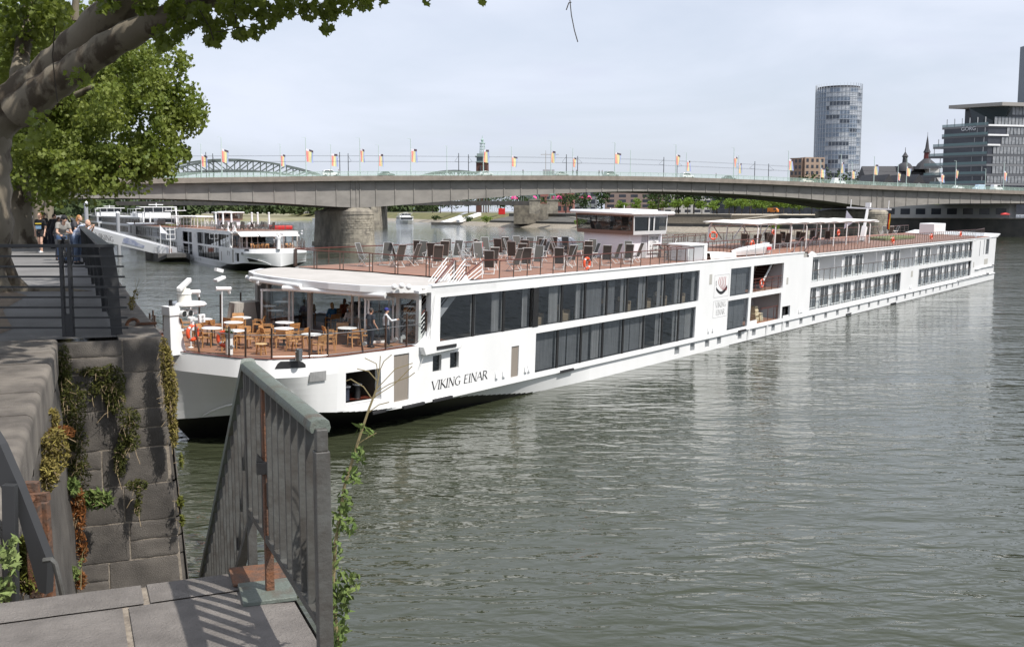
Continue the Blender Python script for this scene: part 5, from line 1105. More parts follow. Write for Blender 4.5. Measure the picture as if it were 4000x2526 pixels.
for (s, t, z, col, nm, lab) in [(92.2, 2.95, 7.4, 0, 'national_flag', 'black red gold flag hanging limp from the mast crossbar'), (92.4, 7.6, 7.6, 1, 'pennant', 'white triangular pennant hanging from the mast crossbar')]:
    fl = thing(nm, lab, 'flag', (s, t, z), M=SHIP_M); b = MB()
    if col == 0:
        for k in range(3):
            b.mi = k
            for j in range(6): y0, y1 = .06 * math.sin(j), .06 * math.sin(j + 1); b.quad((y0 - .05, -.12 + .1 * k, 1.7 - j * .28), (y0 - .05, -.02 + .1 * k, 1.7 - j * .28), (y1 - .05, -.02 + .1 * k, 1.42 - j * .28), (y1 - .05, -.12 + .1 * k, 1.42 - j * .28))
        b.build('cloth', [mat('flag_gold', (.7, .42, .02), .8), mat('flag_red', (.5, .02, .02), .8), mat('flag_black', (.02, .02, .02), .8)], fl, 60)
    else:
        b.quad((.0, .1, 1.7), (.05, -.9, .55), (0, .25, -.4), (.05, .2, .6)); b.build('cloth', mat('flag_white', (.75, .75, .82), .8), fl, 0)
    b = MB(); b.tube([(0, .0, 1.7), (0, .0, 2.1)], .01, 4); b.build('halyard', DARK, fl)
# --- stores in the lower gallery and balcony chairs
for i, (s, z) in enumerate([(53.0, 1.12), (53.0, 1.42), (52.4, 1.12), (52.4, 1.42), (52.45, 1.72), (52.45, 1.98)]):
    bx = thing('bottle_crate', ['beige printed carton at the bottom of the taller stack by the gallery rail', 'beige printed carton second in the stack by the gallery rail', 'grey beige carton at the foot of the front stack in the lower gallery', 'grey beige carton second up in the front stack', 'grey beige carton third up in the front stack', 'beige carton topping the front stack in the lower gallery'][i], 'carton', (s - 1.0, .75 + .05 * i, z), M=SHIP_M, group='cartons stacked in the lower gallery')
    b = MB(); b.box(-.3, .3, -.25, .25, 0, .28); b.build('box', mat('carton_beige', (.50, .42, .28), .8, col2=(.62, .56, .42), scale=9), bx, 0, .01); b = MB(); b.box(-.3, .3, -.253, -.25, .09, .15); b.build('printed_band', mat('carton_print', (.35, .28, .16), .8), bx, 0)
bc = thing('balcony_chair', 'x', 'chair', M=SHIP_M); b = MB(); b.box(-.22, .22, -.2, .22, .40, .44); b.build('seat', mat('grey_wicker', (.28, .27, .26), .8), bc, 0); b = MB(); b.bar((0, -.2, .46), (0, -.3, .9), .44, .03, (0, 1, 0)); b.build('backrest', mat('grey_wicker', (.28, .27, .26)), bc, 0)
for x in (-.2, .2):
    for y in (-.2, .2): b = MB(); b.bar((x, y, 0), (x, y, .4), .03, .03); b.build('leg', ALU, bc, 0)
i = 0
for bi, (a, b_, m_) in enumerate(BALC):
    for s in ([a + 1, m_ + 1] if m_ else [a + 1.2]):
        place(bc, i == 0, 'grey wicker chair in the %s recessed balcony from the bow, %s half' % (finger_word(bi + 1), 'stern' if m_ and s > m_ else 'bow'), (s, .85, 3.59), FZ(-60), 'wicker chairs on the cabin balconies'); i += 1
# --- people aboard
person('man in navy t-shirt and dark trousers seen from behind on the terrace', (9.62, 1.46, 3.455), FZ(-2), dict(STAND, rh=(.30, .10, .92), head=(.01, .04, 1.63)), 1, (.025, .028, .04), .55, (.015, .018, .03), 1.0, (.05, .04, .035), M=SHIP_M)
person('man in white shirt and blue cap holding a black camera outside the lounge doors', (10.25, 1.12, 3.455), FZ(-38), dict(STAND, rs=(.185, 0, 1.41), re=(.26, .2, 1.20), rh=(.18, .46, 1.24), lh=(-.2, .12, .88), lk=(-.10, .14, .50), la=(-.12, .16, .08)), 0, (.74, .74, .78), 1.2, (.015, .018, .03), 1.0, (.03, .02, .015), 0, ('cap', (.03, .035, .20)), (.16, .10, .05), M=SHIP_M, sc_=1.0)
cmr = thing('camera', 'small black camera held out by the man in the white shirt', 'camera', (10.68, .66, 4.72), FZ(-38), M=SHIP_M); b = MB(); b.box(-.075, .075, -.04, .04, -.05, .06); b.build('camera_body', DARK, cmr, 0, .01); b = MB(); b.tube([(0, .04, 0), (0, .13, 0)], .04, 10); b.build('lens_barrel', DARK, cmr)
D_ = [('diner in lavender shirt and straw hat with back to the terrace', (12.1, 8.2), 60, (.36, .33, .55), ('straw', (.55, .45, .25)), 0), ('diner in beige shirt facing out behind the straw hat', (12.9, 8.7), 230, (.45, .40, .28), None, 2), ('diner in white hat and white shirt with back to the terrace', (12.0, 5.0), 75, (.66, .66, .66), ('straw', (.62, .58, .48)), 0), ('diner in dark dotted dress seated at the open lounge front', (12.3, 3.9), 100, (.035, .04, .07), None, 0), ('diner in orange top with hands raised deep in the lounge', (14.2, 7.6), 250, (.42, .13, .06), None, 1), ('diner in blue top half hidden behind the lounge pillar', (12.4, 6.6), 80, (.03, .14, .30), None, 0), ('bald diner in grey shirt by the folding doors', (14.2, 4.9), 240, (.32, .31, .29), None, 0), ('diner in black shirt with back turned at the inner table', (13.7, 5.8), 70, (.015, .015, .02), None, 1)]
for k, (lab, (s, t), a, col, hat, sk) in enumerate(D_):
    c_ = dup(ch, 'teak armchair inside the lounge under the %s' % lab.split(' with')[0].split(' behind')[0].split(' facing')[0].split(' seated')[0].split(' half')[0].split(' by')[0].split(' deep')[0], (s, t, 3.43), FZ(a), 'armchairs inside the lounge', SHIP_M)
    pz = dict(SIT)
    if 'hands raised' in lab: pz.update(lh=(-.06, .25, 1.0), rh=(.06, .25, 1.02))
    person(lab, (s, t, 3.43), FZ(a), pz, sk, col, .6 if k in (3, 4) else 1.2, (.05, .05, .06), 1.0, None if 'bald' in lab else [(.3, .28, .25), (.02, .015, .01), (.5, .5, .48), (.20, .07, .02), (.03, .02, .01), (.35, .25, .12), None, (.02, .015, .01)][k], .1 if k in (3, 4, 5) else 0, hat, M=SHIP_M)
person('waiter in black waistcoat and white sleeves standing at the buffet', (14.6, 6.2, 3.43), FZ(120), STAND, 1, (.5, .5, .5), 1.2, (.015, .015, .018), 1.0, (.02, .015, .01), M=SHIP_M, topmat=mat('waiter_grey', (.09, .09, .09), .8))
for i, (s, t) in enumerate([(12.75, 4.6), (13.0, 7.6), (13.9, 5.3)]):
    place(tb, False, ['dining table between the white hat and the dotted dress', 'dining table in front of the straw hat diner', 'dining table by the bald diner'][i], (s, t, 3.43), 0, 'tables inside the lounge')
bf_ = thing('buffet_counter', 'long white buffet counter deep inside the dim lounge', 'counter', (15.5, 4.0, 3.43), M=SHIP_M); b = MB(); b.box(0, .7, 0, 4.5, 0, .95); b.build('counter', mat('counter_white', (.5, .49, .47), .5), bf_, 0, .02); b = MB(); b.box(-.05, .75, -.05, 4.55, .95, 1.0); b.build('worktop', INTER, bf_, 0)
# ================================================================ trees
LEAF = [mat('plane_leaf', (.095, .135, .022), .55, col2=(.20, .235, .05), scale=.7, detail=3, spec=.3), mat('dark_leaf', (.030, .055, .016), .7, col2=(.055, .085, .024), scale=.12, spec=.2), mat('young_leaf', (.13, .22, .035), .6, col2=(.20, .29, .055), scale=.2, spec=.3), mat('distant_leaf', (.050, .075, .035), .8, col2=(.085, .11, .045), scale=.04, spec=.1)]
for m_ in LEAF[:1] + LEAF[2:3]:
    nt_ = m_.node_tree; b_ = nt_.nodes['Principled BSDF']; tr_ = N(nt_, 'ShaderNodeBsdfTranslucent'); tr_.inputs[0].default_value = (.24, .30, .04, 1); x_ = N(nt_, 'ShaderNodeMixShader'); x_.inputs[0].default_value = .33
    L(nt_, b_.outputs[0], x_.inputs[1]); L(nt_, tr_.outputs[0], x_.inputs[2]); L(nt_, x_.outputs[0], nt_.nodes['Material Output'].inputs[0])
BARK = mat('plane_bark', (.21, .18, .135), .85, col2=(.085, .065, .045), scale=1.5, detail=8, bump=.6, bscale=9, stretch=(1, 1, .55), contrast=(.50, .57))
BARKD = mat('dark_bark', (.06, .05, .04), .9)
LOBES = [(0, -.5), (.22, -.22), (.5, -.1), (.33, .12), (.36, .38), (.12, .30), (0, .55), (-.12, .30), (-.36, .38), (-.33, .12), (-.5, -.1), (-.22, -.22)]
def leaf_at(m, p, size, rg, lobed=False, droop=.3, narrow=False):
    a = V((rg.gauss(0, 1), rg.gauss(0, 1), rg.gauss(0, .7) - droop)).normalized(); b = a.orthogonal().normalized(); an = rg.random() * 6.28; x = b * math.cos(an) + a.cross(b) * math.sin(an); y = a.cross(x)
    s = size * (.65 + .7 * rg.random())
    if narrow and not lobed: m.quad(p - y * s * .9, p + x * s * .22 - y * s * .1, p + y * s, p - x * s * .22 + y * s * .1)
    elif lobed: m.quad(*[p + x * (u * s) + y * (v * s) + a * (abs(u) * s * .25) for u, v in LOBES])
    else: m.quad(p - x * s * .5 - y * s * .28, p + x * s * .1 - y * s * .5, p + x * s * .55 + y * s * .1, p - x * s * .1 + y * s * .5)
def crown_mesh(c, R, n, size, seed, clumps=40, lobed=False, ok=None, shell=.55, cl=.28):
    rg = random.Random(seed); m = MB(); c = V(c); cs = []
    while len(cs) < clumps:
        d = V((rg.gauss(0, 1), rg.gauss(0, 1), rg.gauss(0, 1))).normalized(); r = shell + (1 - shell) * rg.random(); p = V((d.x * R[0] * r, d.y * R[1] * r, d.z * R[2] * r)); cs.append((p, cl * (.6 + .8 * rg.random())))
    k = 0; tries = 0
    while k < n and tries < n * 6:
        tries += 1; p0, w_ = rg.choice(cs); d = V((rg.gauss(0, 1), rg.gauss(0, 1), rg.gauss(0, 1))).normalized() * (rg.random() ** .45) * w_
        p = c + p0 + V((d.x * R[0], d.y * R[1], d.z * R[2] * .8))
        if ok and not ok(p): continue
        leaf_at(m, p, size, rg, lobed); k += 1
    return m
def limb(m, pts, r0, r1, n=10):
    P = []; k = len(pts)
    for i in range(k - 1):
        for j in range(5): P.append(V(pts[i]).lerp(V(pts[i + 1]), j / 5))
    P.append(V(pts[-1])); Sm = [P[0]] + [(P[i - 1] + P[i] * 2 + P[i + 1]) / 4 for i in range(1, len(P) - 1)] + [P[-1]]
    m.tube(Sm, [(r0 + (r1 - r0) * i / (len(Sm) - 1)) * (1 + .07 * math.sin(i * 1.9)) for i in range(len(Sm))], n)
def far_tree(label, loc, h, r, leafm, seed, n=420, size=.55, group=None, trunk_h=.32, squash=1.):
    t = thing('tree', label, 'tree', loc, 0, group); b = MB(); b.tube([(0, 0, -.3), (.05 * h * .1, 0, h * .5), (0, 0, h * .75)], [h * .025 + .05, h * .018 + .03, .02], 6)
    for k in range(3): a = seed + k * 2.1; b.tube([(0, 0, h * .42), (math.cos(a) * r * .5, math.sin(a) * r * .5, h * .68)], [h * .012 + .02, .015], 5)
    b.build('trunk', BARKD, t)
    ch_ = h * (1 - trunk_h); crown_mesh((0, 0, h * trunk_h + ch_ / 2), (r, r, ch_ / 2 * squash), n, size, seed, 26, shell=.35, cl=.42).build('crown', leafm, t, 0, 0, False); return t
# ================================================================ bridges
CONC = mat('grey_girder', (.275, .258, .235), .85, col2=(.21, .197, .18), scale=.25, detail=8, stretch=(1, 1, 2), bump=.1)
CONCD = mat('concrete_fascia', (.27, .235, .20), .9, col2=(.20, .175, .15), scale=.5, detail=8)
GREENR = mat('pale_green_railing', (.40, .52, .46), .5)
MESHG = mat('green_mesh_infill', (.45, .60, .52), .6, alpha=.33)
PST = mat('pier_stone', (.36, .325, .26), .9, col2=(.15, .135, .115), scale=.35, detail=9, bump=2.5, bscale=1.1)
P1 = V((-39.5, 270, 0)); e_ = V((.8912, .4536, 0)); f_ = V((-.4536, .8912, 0))
KT, ZTOP = [-190, -130, -49, 0, 60, 92, 130, 184, 261, 330, 420], [13.2, 15, 17.1, 18.4, 19.35, 19.55, 19.1, 17.8, 16.6, 15.6, 14.4]
KS, ZSOF = [-190, -130, -90, -49, -22, -8, 0, 8, 24, 45, 70, 92, 120, 154, 172, 184, 196, 215, 261, 420], [9.6, 11.5, 12.2, 12.5, 11.6, 10.7, 10.3, 10.7, 12.0, 13.6, 14.9, 15.4, 14.9, 13.4, 11.6, 10.2, 11.2, 12.1, 12.3, 11.0]
def B(k, w_, z): return P1 + e_ * k + f_ * w_ + V((0, 0, z))
def smooth(xs, ys, x): return sum(lerp(xs, ys, x + o) for o in (-9, -4.5, 0, 4.5, 9)) / 5
ztop = lambda k: smooth(KT, ZTOP, k); zsof = lambda k: smooth(KS, ZSOF, k) if abs(k) > 14 and abs(k - 184) > 14 else lerp(KS, ZSOF, k)
br = thing('road_bridge', 'long grey girder road bridge with rainbow flags crossing the river', 'bridge', (0, 0, 0))
gb_ = MB(); ks = [-180 + 5.3 * i for i in range(112)]
for k0, k1 in zip(ks, ks[1:]):
    for (w0, w1) in ((1.6, 11.0), (19.0, 28.4)):
        a, b, c, d = zsof(k0), zsof(k1), ztop(k1) - 1.15, ztop(k0) - 1.15
        gb_.quad(B(k0, w0, a), B(k1, w0, b), B(k1, w0, c), B(k0, w0, d)); gb_.quad(B(k0, w1, a), B(k1, w1, b), B(k1, w1, c), B(k0, w1, d)); gb_.quad(B(k0, w0, a), B(k1, w0, b), B(k1, w1, b), B(k0, w1, a))
    gb_.quad(B(k0, 0, ztop(k0) - 1.15), B(k1, 0, ztop(k1) - 1.15), B(k1, 30, ztop(k1) - 1.15), B(k0, 30, ztop(k0) - 1.15))
gb_.build('girder', CONC, br, 0)
sf = MB()
for k in ks: sf.bar(B(k, 1.52, zsof(k) + .02), B(k, 1.52, ztop(k) - 1.2), .24, .2, tuple(f_))
for k in (-1.2, 1.2, 182.8, 185.2): sf.bar(B(k, 1.48, zsof(k)), B(k, 1.48, ztop(k) - 1.2), .3, .16, tuple(f_))
tag(sf.build('stiffener_rib', CONC, br, 0), kind='stuff')
fc_ = MB()
for k0, k1 in zip(ks, ks[1:]):
    for w_ in (0,): fc_.quad(B(k0, w_, ztop(k0) - 1.2), B(k1, w_, ztop(k1) - 1.2), B(k1, w_, ztop(k1) + .05), B(k0, w_, ztop(k0) + .05))
    fc_.quad(B(k0, 0, ztop(k0) + .05), B(k1, 0, ztop(k1) + .05), B(k1, .5, ztop(k1) + .05), B(k0, .5, ztop(k0) + .05))
fc_.build('fascia', CONCD, br, 0)
dk_ = MB()
for k0, k1 in zip(ks, ks[1:]): dk_.quad(B(k0, .5, ztop(k0)), B(k1, .5, ztop(k1)), B(k1, 30, ztop(k1)), B(k0, 30, ztop(k0)))
dk_.build('roadway', ASPH, br, 0)
fc_ = MB()
for k0, k1 in zip(ks, ks[1:]): fc_.quad(B(k0, 30, ztop(k0) - 1.2), B(k1, 30, ztop(k1) - 1.2), B(k1, 30, ztop(k1) + .05), B(k0, 30, ztop(k0) + .05))
fc_.build('fascia', CONCD, br, 0)
for w_ in (.25, 29.7):
    rm = MB(); ri = MB()
    for k0, k1 in zip(ks, ks[1:]):
        z0, z1 = ztop(k0), ztop(k1); rm.bar(B(k0, w_, z0 + 1.15), B(k1, w_, z1 + 1.15), .1, .1); rm.bar(B(k0, w_, z0 + .18), B(k1, w_, z1 + .18), .05, .05)
        for f in (0, .5): rm.bar(B(k0 + (k1 - k0) * f, w_, z0), B(k0 + (k1 - k0) * f, w_, z0 + (z1 - z0) * f + 1.15), .09, .09)
        ri.quad(B(k0, w_, z0 + .2), B(k1, w_, z1 + .2), B(k1, w_, z1 + 1.1), B(k0, w_, z0 + 1.1))
    tag(rm.build('railing', GREENR, br, 0), kind='stuff'); ri.build('railing_infill', MESHG, br, 0)
def pier(c, name, zt):
    p = MB(); prof = []
    for i in range(13): t = math.pi * i / 12; prof.append((4.2 * math.cos(t), -4.2 * math.sin(t)))
    prof += [(-4.2, 24), (4.2, 24)]
    n = len(prof); L_ = lambda x, y, z, g: c + e_ * x * g + f_ * (y * g + 3.5) + V((0, 0, z)); lv = [(-2, 1.10), (1.0, 1.09), (1.05, 1.04), (zt - .8, 1.0), (zt - .8, 1.03), (zt, 1.0), (zt + .9, .72)]
    for (z0, g0), (z1, g1) in zip(lv, lv[1:]):
        for i in range(n): p.quad(L_(*prof[i], z0, g0), L_(*prof[(i + 1) % n], z0, g0), L_(*prof[(i + 1) % n], z1, g1), L_(*prof[i], z1, g1))
    p.quad(*[L_(x, y, zt + .9, .72) for x, y in prof]); p.mi = 0
    o = p.build(name, PST, br, 20)
    q = MB()
    for z in [1.2 + .62 * j for j in range(int((zt - 2.2) / .62))]:                # coursed rough blocks on the rounded nose
        for i in range(12):
            i2 = i + .5 * (int(z / .62) % 2)
            t0, t1 = math.pi * i2 / 12.5, math.pi * (i2 + .93) / 12.5; pr = 4.2 + .06 + .12 * rnd.random(); c0 = [c + e_ * r * math.cos(t) + f_ * (-r * math.sin(t) + 3.5) for t in (t0, t1) for r in (4.18, pr)]
            q.add([c0[0] + V((0, 0, z)), c0[2] + V((0, 0, z)), c0[2] + V((0, 0, z + .55)), c0[0] + V((0, 0, z + .55)), c0[1] + V((0, 0, z + .05)), c0[3] + V((0, 0, z + .05)), c0[3] + V((0, 0, z + .5)), c0[1] + V((0, 0, z + .5))], [(4, 5, 6, 7), (0, 1, 5, 4), (1, 2, 6, 5), (2, 3, 7, 6), (3, 0, 4, 7)])
    tag(q.build('pier_block', mat('pale_pier_block', (.40, .36, .29), .9, col2=(.20, .18, .145), scale=.5, detail=8), o, 0), kind='stuff')
pier(P1 + e_ * 1.0, 'pier', 9.4); pier(P1 + e_ * 184 , 'pier', 9.2)
FLAGM = [mat('flag_stripe_%d' % i, c, .8) for i, c in enumerate([(.76, .24, .25), (.80, .46, .28), (.85, .72, .36), (.50, .58, .42), (.36, .42, .70), (.22, .05, .30), (.10, .07, .09), (.75, .70, .76)])]
def on_bridge(u, w_):
    k = (u - 2000) / 4091. * .9942; b0 = P1 + f_ * w_
    return (k * (b0.y - 1) - b0.x) / (e_.x - k * e_.y)
NEARP = [(867, 1), (1196, 1), (1407, 1), (1605, 1), (1888, 1), (2152, 1), (2401, 1), (2639, 1), (2865, 1), (3078, 1), (3283, 1), (3413, 1), (3540, 1), (3732, 1), (3920, 1)]
FARP = [(465, 1), (788, 1), (1097, 1), (1294, 1), (1480, 1), (1746, 0), (1998, 1), (2237, 1), (2462, 0), (2680, 1), (2884, 1), (3204, 1), (3327, 1), (3506, 1), (3675, 1), (3848, 0)]
cn_ = {0: 0, 1: 0}
for side, lst in ((0, NEARP), (1, FARP)):
    for i, (u, fl_) in enumerate(lst):
        w_ = .6 if side == 0 else 29.2; k = on_bridge(u, w_); z = ztop(k)
        lab = '%s on the %s side of the road bridge, %s from the left bank' % ('rainbow flag mast' if fl_ else 'bare lamp mast', 'near' if side == 0 else 'far', finger_word(i + 1))
        t = thing('flag_mast' if fl_ else 'lamp_mast', lab, 'flagpole' if fl_ else 'lamp post', tuple(B(k, w_, z)), 0, 'rainbow flag masts on the road bridge' if fl_ else 'bare lamp masts on the road bridge'); h = 9.6
        b = MB(); b.tube([(0, 0, 0), (0, 0, h)], [.15, .09], 6); b.bar((0, 0, h), (-.9, -.3, h + .05), .07, .06); b.build('pole', mat('mast_green', (.50, .60, .56), .5), t)
        if fl_:
            b = MB(); wd = 1.5 + .35 * math.sin(i * 2.3 + side); hh = 3.3
            for c_ in range(5):
                b.mi = c_
                for j in range(6):
                    def fp(a, q): x = .15 + wd * a; zz = h - 2.6 - hh * q - .35 * a * math.sin(1 + i) * (1 - q) - .3 * a; y = .28 * math.sin(a * 5 + q * 3 + i); return (x * e_.x - y * e_.y, x * e_.y + y * e_.x, zz)
                    if j == 0: b.mi = 7 if c_ < 2 else 6
                    else: b.mi = c_
                    b.quad(fp(c_ / 5, j / 6), fp((c_ + 1) / 5, j / 6), fp((c_ + 1) / 5, (j + 1) / 6), fp(c_ / 5, (j + 1) / 6))
            b.build('flag', FLAGM, t, 60)
for i, u in enumerate([806, 833, 1328, 1361, 1792, 1830, 2212, 2256, 2592, 2644, 2947, 3001]):
    w_ = 11.5 if i % 2 == 0 else 18.5; k = on_bridge(u, w_); t = thing('catenary_mast', 'dark tramway wire mast, %s one from the left bank on the road bridge' % finger_word(i + 1), 'mast', tuple(B(k, w_, ztop(k))), 0, 'tramway wire masts on the bridge')
    b = MB(); b.tube([(0, 0, 0), (0, 0, 6.6)], [.12, .09], 6); b.build('pole', DARK, t); b = MB(); dr = 1 if i % 2 == 0 else -1; q = f_ * dr * 2.6; b.tube([(0, 0, 4.2), (q.x, q.y, 4.4)], .04, 4); b.tube([(0, 0, 5.9), (q.x, q.y, 4.5)], .03, 4); b.build('bracket_arm', DARK, t)
wr = MB()
for w_, dz in ((13.8, 5.8), (13.8, 4.3), (16.2, 5.8), (16.2, 4.3)):
    for k0, k1 in zip(ks[::4], ks[4::4]): wr.tube([B(k0, w_, ztop(k0) + dz), B(k1, w_, ztop(k1) + dz)], .022, 3, False)
tag(wr.build('catenary_wire', DARK, None, 0), 'thin tramway wires strung between the masts along the road bridge', 'wires', kind='stuff')
def car(label, u, w_, col, kind=0, dirn=1):
    k = on_bridge(u, w_); z = ztop(k); p = B(k, w_, z); sl_ = (ztop(k + 5) - ztop(k - 5)) / 10
    t = thing('car' if kind != 2 else 'van', label, 'car' if kind != 2 else 'van', tuple(p)); t.rotation_euler = (0, -math.atan(sl_) * dirn, math.atan2(e_.y, e_.x) + (0 if dirn > 0 else math.pi)); L_ = [4.5, 4.6, 5.2][kind]; Hh = [1.42, 1.7, 2.15][kind]; h1 = [.85, .95, 1.15][kind]
    cols = mat('paint_%d_%d_%d' % tuple(int(99 * c) for c in col), col, .25, coat=.5); b = MB()
    prof = [(-L_ / 2, .3), (L_ / 2, .3), (L_ / 2, h1 * .75), (L_ / 2 - .9 if kind != 2 else L_ / 2 - .7, h1), (-L_ / 2 + .1, h1)] ; b.extr([(x, -.88, zz) for x, zz in prof], (0, 1.76, 0)); b.build('body', cols, t, 25, .08)
    b = MB(); cab = [(-L_ / 2 + .2 if kind else -L_ / 2 + .7, h1 - .02), (L_ / 2 - 1.2 if kind != 2 else L_ / 2 - .9, h1 - .02), (L_ / 2 - (1.9 if kind != 2 else 1.5), Hh), (-L_ / 2 + (.45 if kind else 1.3), Hh)]
    b.extr([(x, -.78, zz) for x, zz in cab], (0, 1.56, 0)); b.build('cabin', cols, t, 25, .06)
    b = MB(); x0, x1 = cab[0][0] + .25, cab[1][0] - .25; b.quad((x0 + (1.6 if kind == 2 else 0), -.795, h1 + .06), (x1, -.795, h1 + .06), (x1 - .5, -.795, Hh - .12), (x0 + (1.6 if kind == 2 else .3), -.795, Hh - .12)); b.build('side_window', mat('car_glass', (.02, .025, .03), .1), t, 0)
    for sx in (-L_ / 2 + .85, L_ / 2 - .85):
        for sy in (-.8, .8): b = MB(); b.tube([(sx, sy - .1, .32), (sx, sy + .1, .32)], .32, 12); b.build('wheel', FENDER, t)
for a in [('white estate car on the bridge behind the strolling pedestrians', 1290, 5, (.75, .75, .75), 1, 1), ('dark green car on the bridge between the third and fourth masts', 1508, 8, (.05, .07, .06), 0, 1), ('white roofed car on the bridge below the brick tower', 1895, 5, (.6, .62, .62), 0, 1), ('grey car on the bridge right of the tall crane', 2192, 8, (.28, .30, .29), 0, 1), ('grey off-road car on the bridge near midspan', 2386, 8, (.22, .25, .24), 1, 1), ('small white hatchback on the bridge past midspan', 2684, 5, (.75, .75, .75), 1, 1), ('black car on the bridge left of the brown hotel', 2846, 8, (.04, .045, .05), 0, 1), ('beige coupe on the bridge in front of the round tower', 3152, 5, (.62, .58, .50), 0, 1), ('white delivery van on the bridge right of the round tower', 3273, 5, (.78, .78, .78), 2, 1), ('white low car on the bridge below the glass office block', 3743, 5, (.78, .78, .78), 0, 1), ('pale blue box van seen end on below the office block', 3825, 8, (.45, .58, .68), 2, -1), ('white panel van on the bridge near the right picture edge', 3893, 5, (.78, .78, .78), 2, 1)]: car(*a)
for i, (u, w_, lab, col) in enumerate([(1289, 1.5, 'pedestrian in dark clothes on the bridge before the white estate car', (.03, .03, .035)), (1323, 1.5, 'pedestrian in white top on the bridge near the left mast pair', (.6, .6, .6)), (2043, 1.5, 'lone pedestrian in black on the bridge right of the brick tower', (.02, .02, .02)), (2238, 1.5, 'pedestrian in dark coat under the mast with the traffic light', (.03, .03, .03)), (2252, 1.5, 'second pedestrian in dark coat right beside the traffic light', (.05, .05, .06)), (2340, 1.5, 'dark clothed walker of the pair near midspan', (.03, .03, .04)), (2352, 1.5, 'grey clothed walker of the pair near midspan', (.2, .2, .22)), (2797, 1.5, 'pedestrian in pale jacket on the bridge before the black car', (.35, .36, .36))]):
    k = on_bridge(u, w_); pz = dict(STAND, lk=(-.1, .12, .5), la=(-.1, .15, .08), rk=(.1, .05, .5), ra=(.1, -.2, .1)); person(lab, tuple(B(k, w_, ztop(k))), math.atan2(e_.y, e_.x) - math.pi / 2 + (math.pi if i % 2 else 0), pz, i % 2, col, 1.2, (.02, .02, .03), 1.0, (.03, .02, .02), vox=.03)
# railway bridge with steel arches further upstream
STG = mat('arch_steel', (.17, .20, .185), .6, col2=(.13, .15, .14), scale=.2); STD = mat('dark_deck_steel', (.055, .055, .055), .8, col2=(.10, .09, .08), scale=.5)
rbz = thing('railway_bridge', 'grey green steel arch railway bridge beyond the road bridge', 'bridge', (0, 0, 0))
H0, H1 = V((15, 603, 0)), V((-420, 652, 0)); hd_ = (H1 - H0).normalized(); hf = V((hd_.y, -hd_.x, 0)) * -1
b = MB()
for w_ in (0, 12): b.bar(H0 + hf * w_ + V((0, 0, 13.9)), H1 + hf * w_ + V((0, 0, 13.9)), .6, 2.4)
b.bar(H0 + hf * 6 + V((0, 0, 14.6)), H1 + hf * 6 + V((0, 0, 14.6)), 12, .4); b.build('deck', STD, rbz, 0)
for x0, x1, rise in ((0, 93, 17), (93, 266, 24), (266, 400, 20)):
    for w_ in (0, 12):
        b = MB(); n = 22; Pt = lambda f, top: H0 + hd_ * (x0 + (x1 - x0) * f) + hf * w_ + V((0, 0, 15 + (rise if top else rise * .80) * (1 - (2 * f - 1) ** 2) - (0 if top else 1.5 * (1 - abs(2 * f - 1)))))
        for i in range(n):
            f0, f1 = i / n, (i + 1) / n
            for tp in (True, False): b.bar(Pt(f0, tp), Pt(f1, tp), 1.1, 1.0)
            if 0 < i: b.bar(Pt(f0, True), Pt(f0, False), .6, .6); g0 = Pt(f0, False); b.bar(g0, V((g0.x, g0.y, 15)), .45, .45)
            b.bar(Pt(f0, True) if f0 < .5 else Pt(f0, False), Pt(f1, False) if f0 < .5 else Pt(f1, True), .55, .55)
        b.build('arch', STG, rbz, 0)
for x in (93, 266):
    b = MB(); c = H0 + hd_ * x + hf * 6
    b.extr([c + hd_ * a_ + hf * b_ for a_, b_ in ((-4, -10), (4, -10), (4, 10), (0, 13), (-4, 10))], (0, 0, 12.7)); b.build('pier', PST, rbz, 0)
b = MB(); b.extr([H0 + V((-14, 10, 2)), H0 + V((6, 6, 2)), H0 + V((6, 30, 2)), H0 + V((-14, 30, 2))], (0, 0, 11.5)); b.build('abutment', PST, rbz, 0)
for i, (u, v, lab) in enumerate([(1785, 775, 'green bronze horseman statue on the left stone pedestal at the railway bridge head'), (1925, 770, 'green bronze horseman statue on the right stone pedestal at the railway bridge head')]):
    u = 1200 + u / 2.007 if False else u; p = aty([2089, 2158][i], 800, 585); t = thing('equestrian_statue', lab, 'statue', (p.x, p.y, 8)); b = MB(); b.box(-3, 3, -2, 2, 0, 7.5); b.box(-3.4, 3.4, -2.4, 2.4, 7.5, 8); b.build('pedestal', PST, t, 0); b = MB()
    b.tube([(-1.6, 0, 10.6), (0, 0, 10.5), (1.4, 0, 10.8)], [.75, .7, .7], 8); b.tube([(1.3, 0, 11), (2.1, 0, 12.4), (2.9, 0, 12.1)], [.5, .35, .25], 8); b.tube([(-1.9, 0, 10.7), (-2.5, 0, 9.2)], .15, 6)
    for x, y, fx in ((-1.4, .4, -1.5), (-1.4, -.4, -1.1), (1.2, .4, 1.3), (1.2, -.4, 2.0)): b.tube([(x, y, 10.4), (fx, y, 9.2), (fx - .2, y, 8)], [.3, .2, .15], 6)
    b.tube([(0, 0, 11), (0, 0, 12.4)], [.5, .4], 8); b.sph((0.05, 0, 12.8), .32); b.tube([(.1, .3, 12.2), (.9, .4, 11.6)], .14, 6); b.build('horse_and_rider', mat('bronze_green', (.17, .30, .25), .7), t)
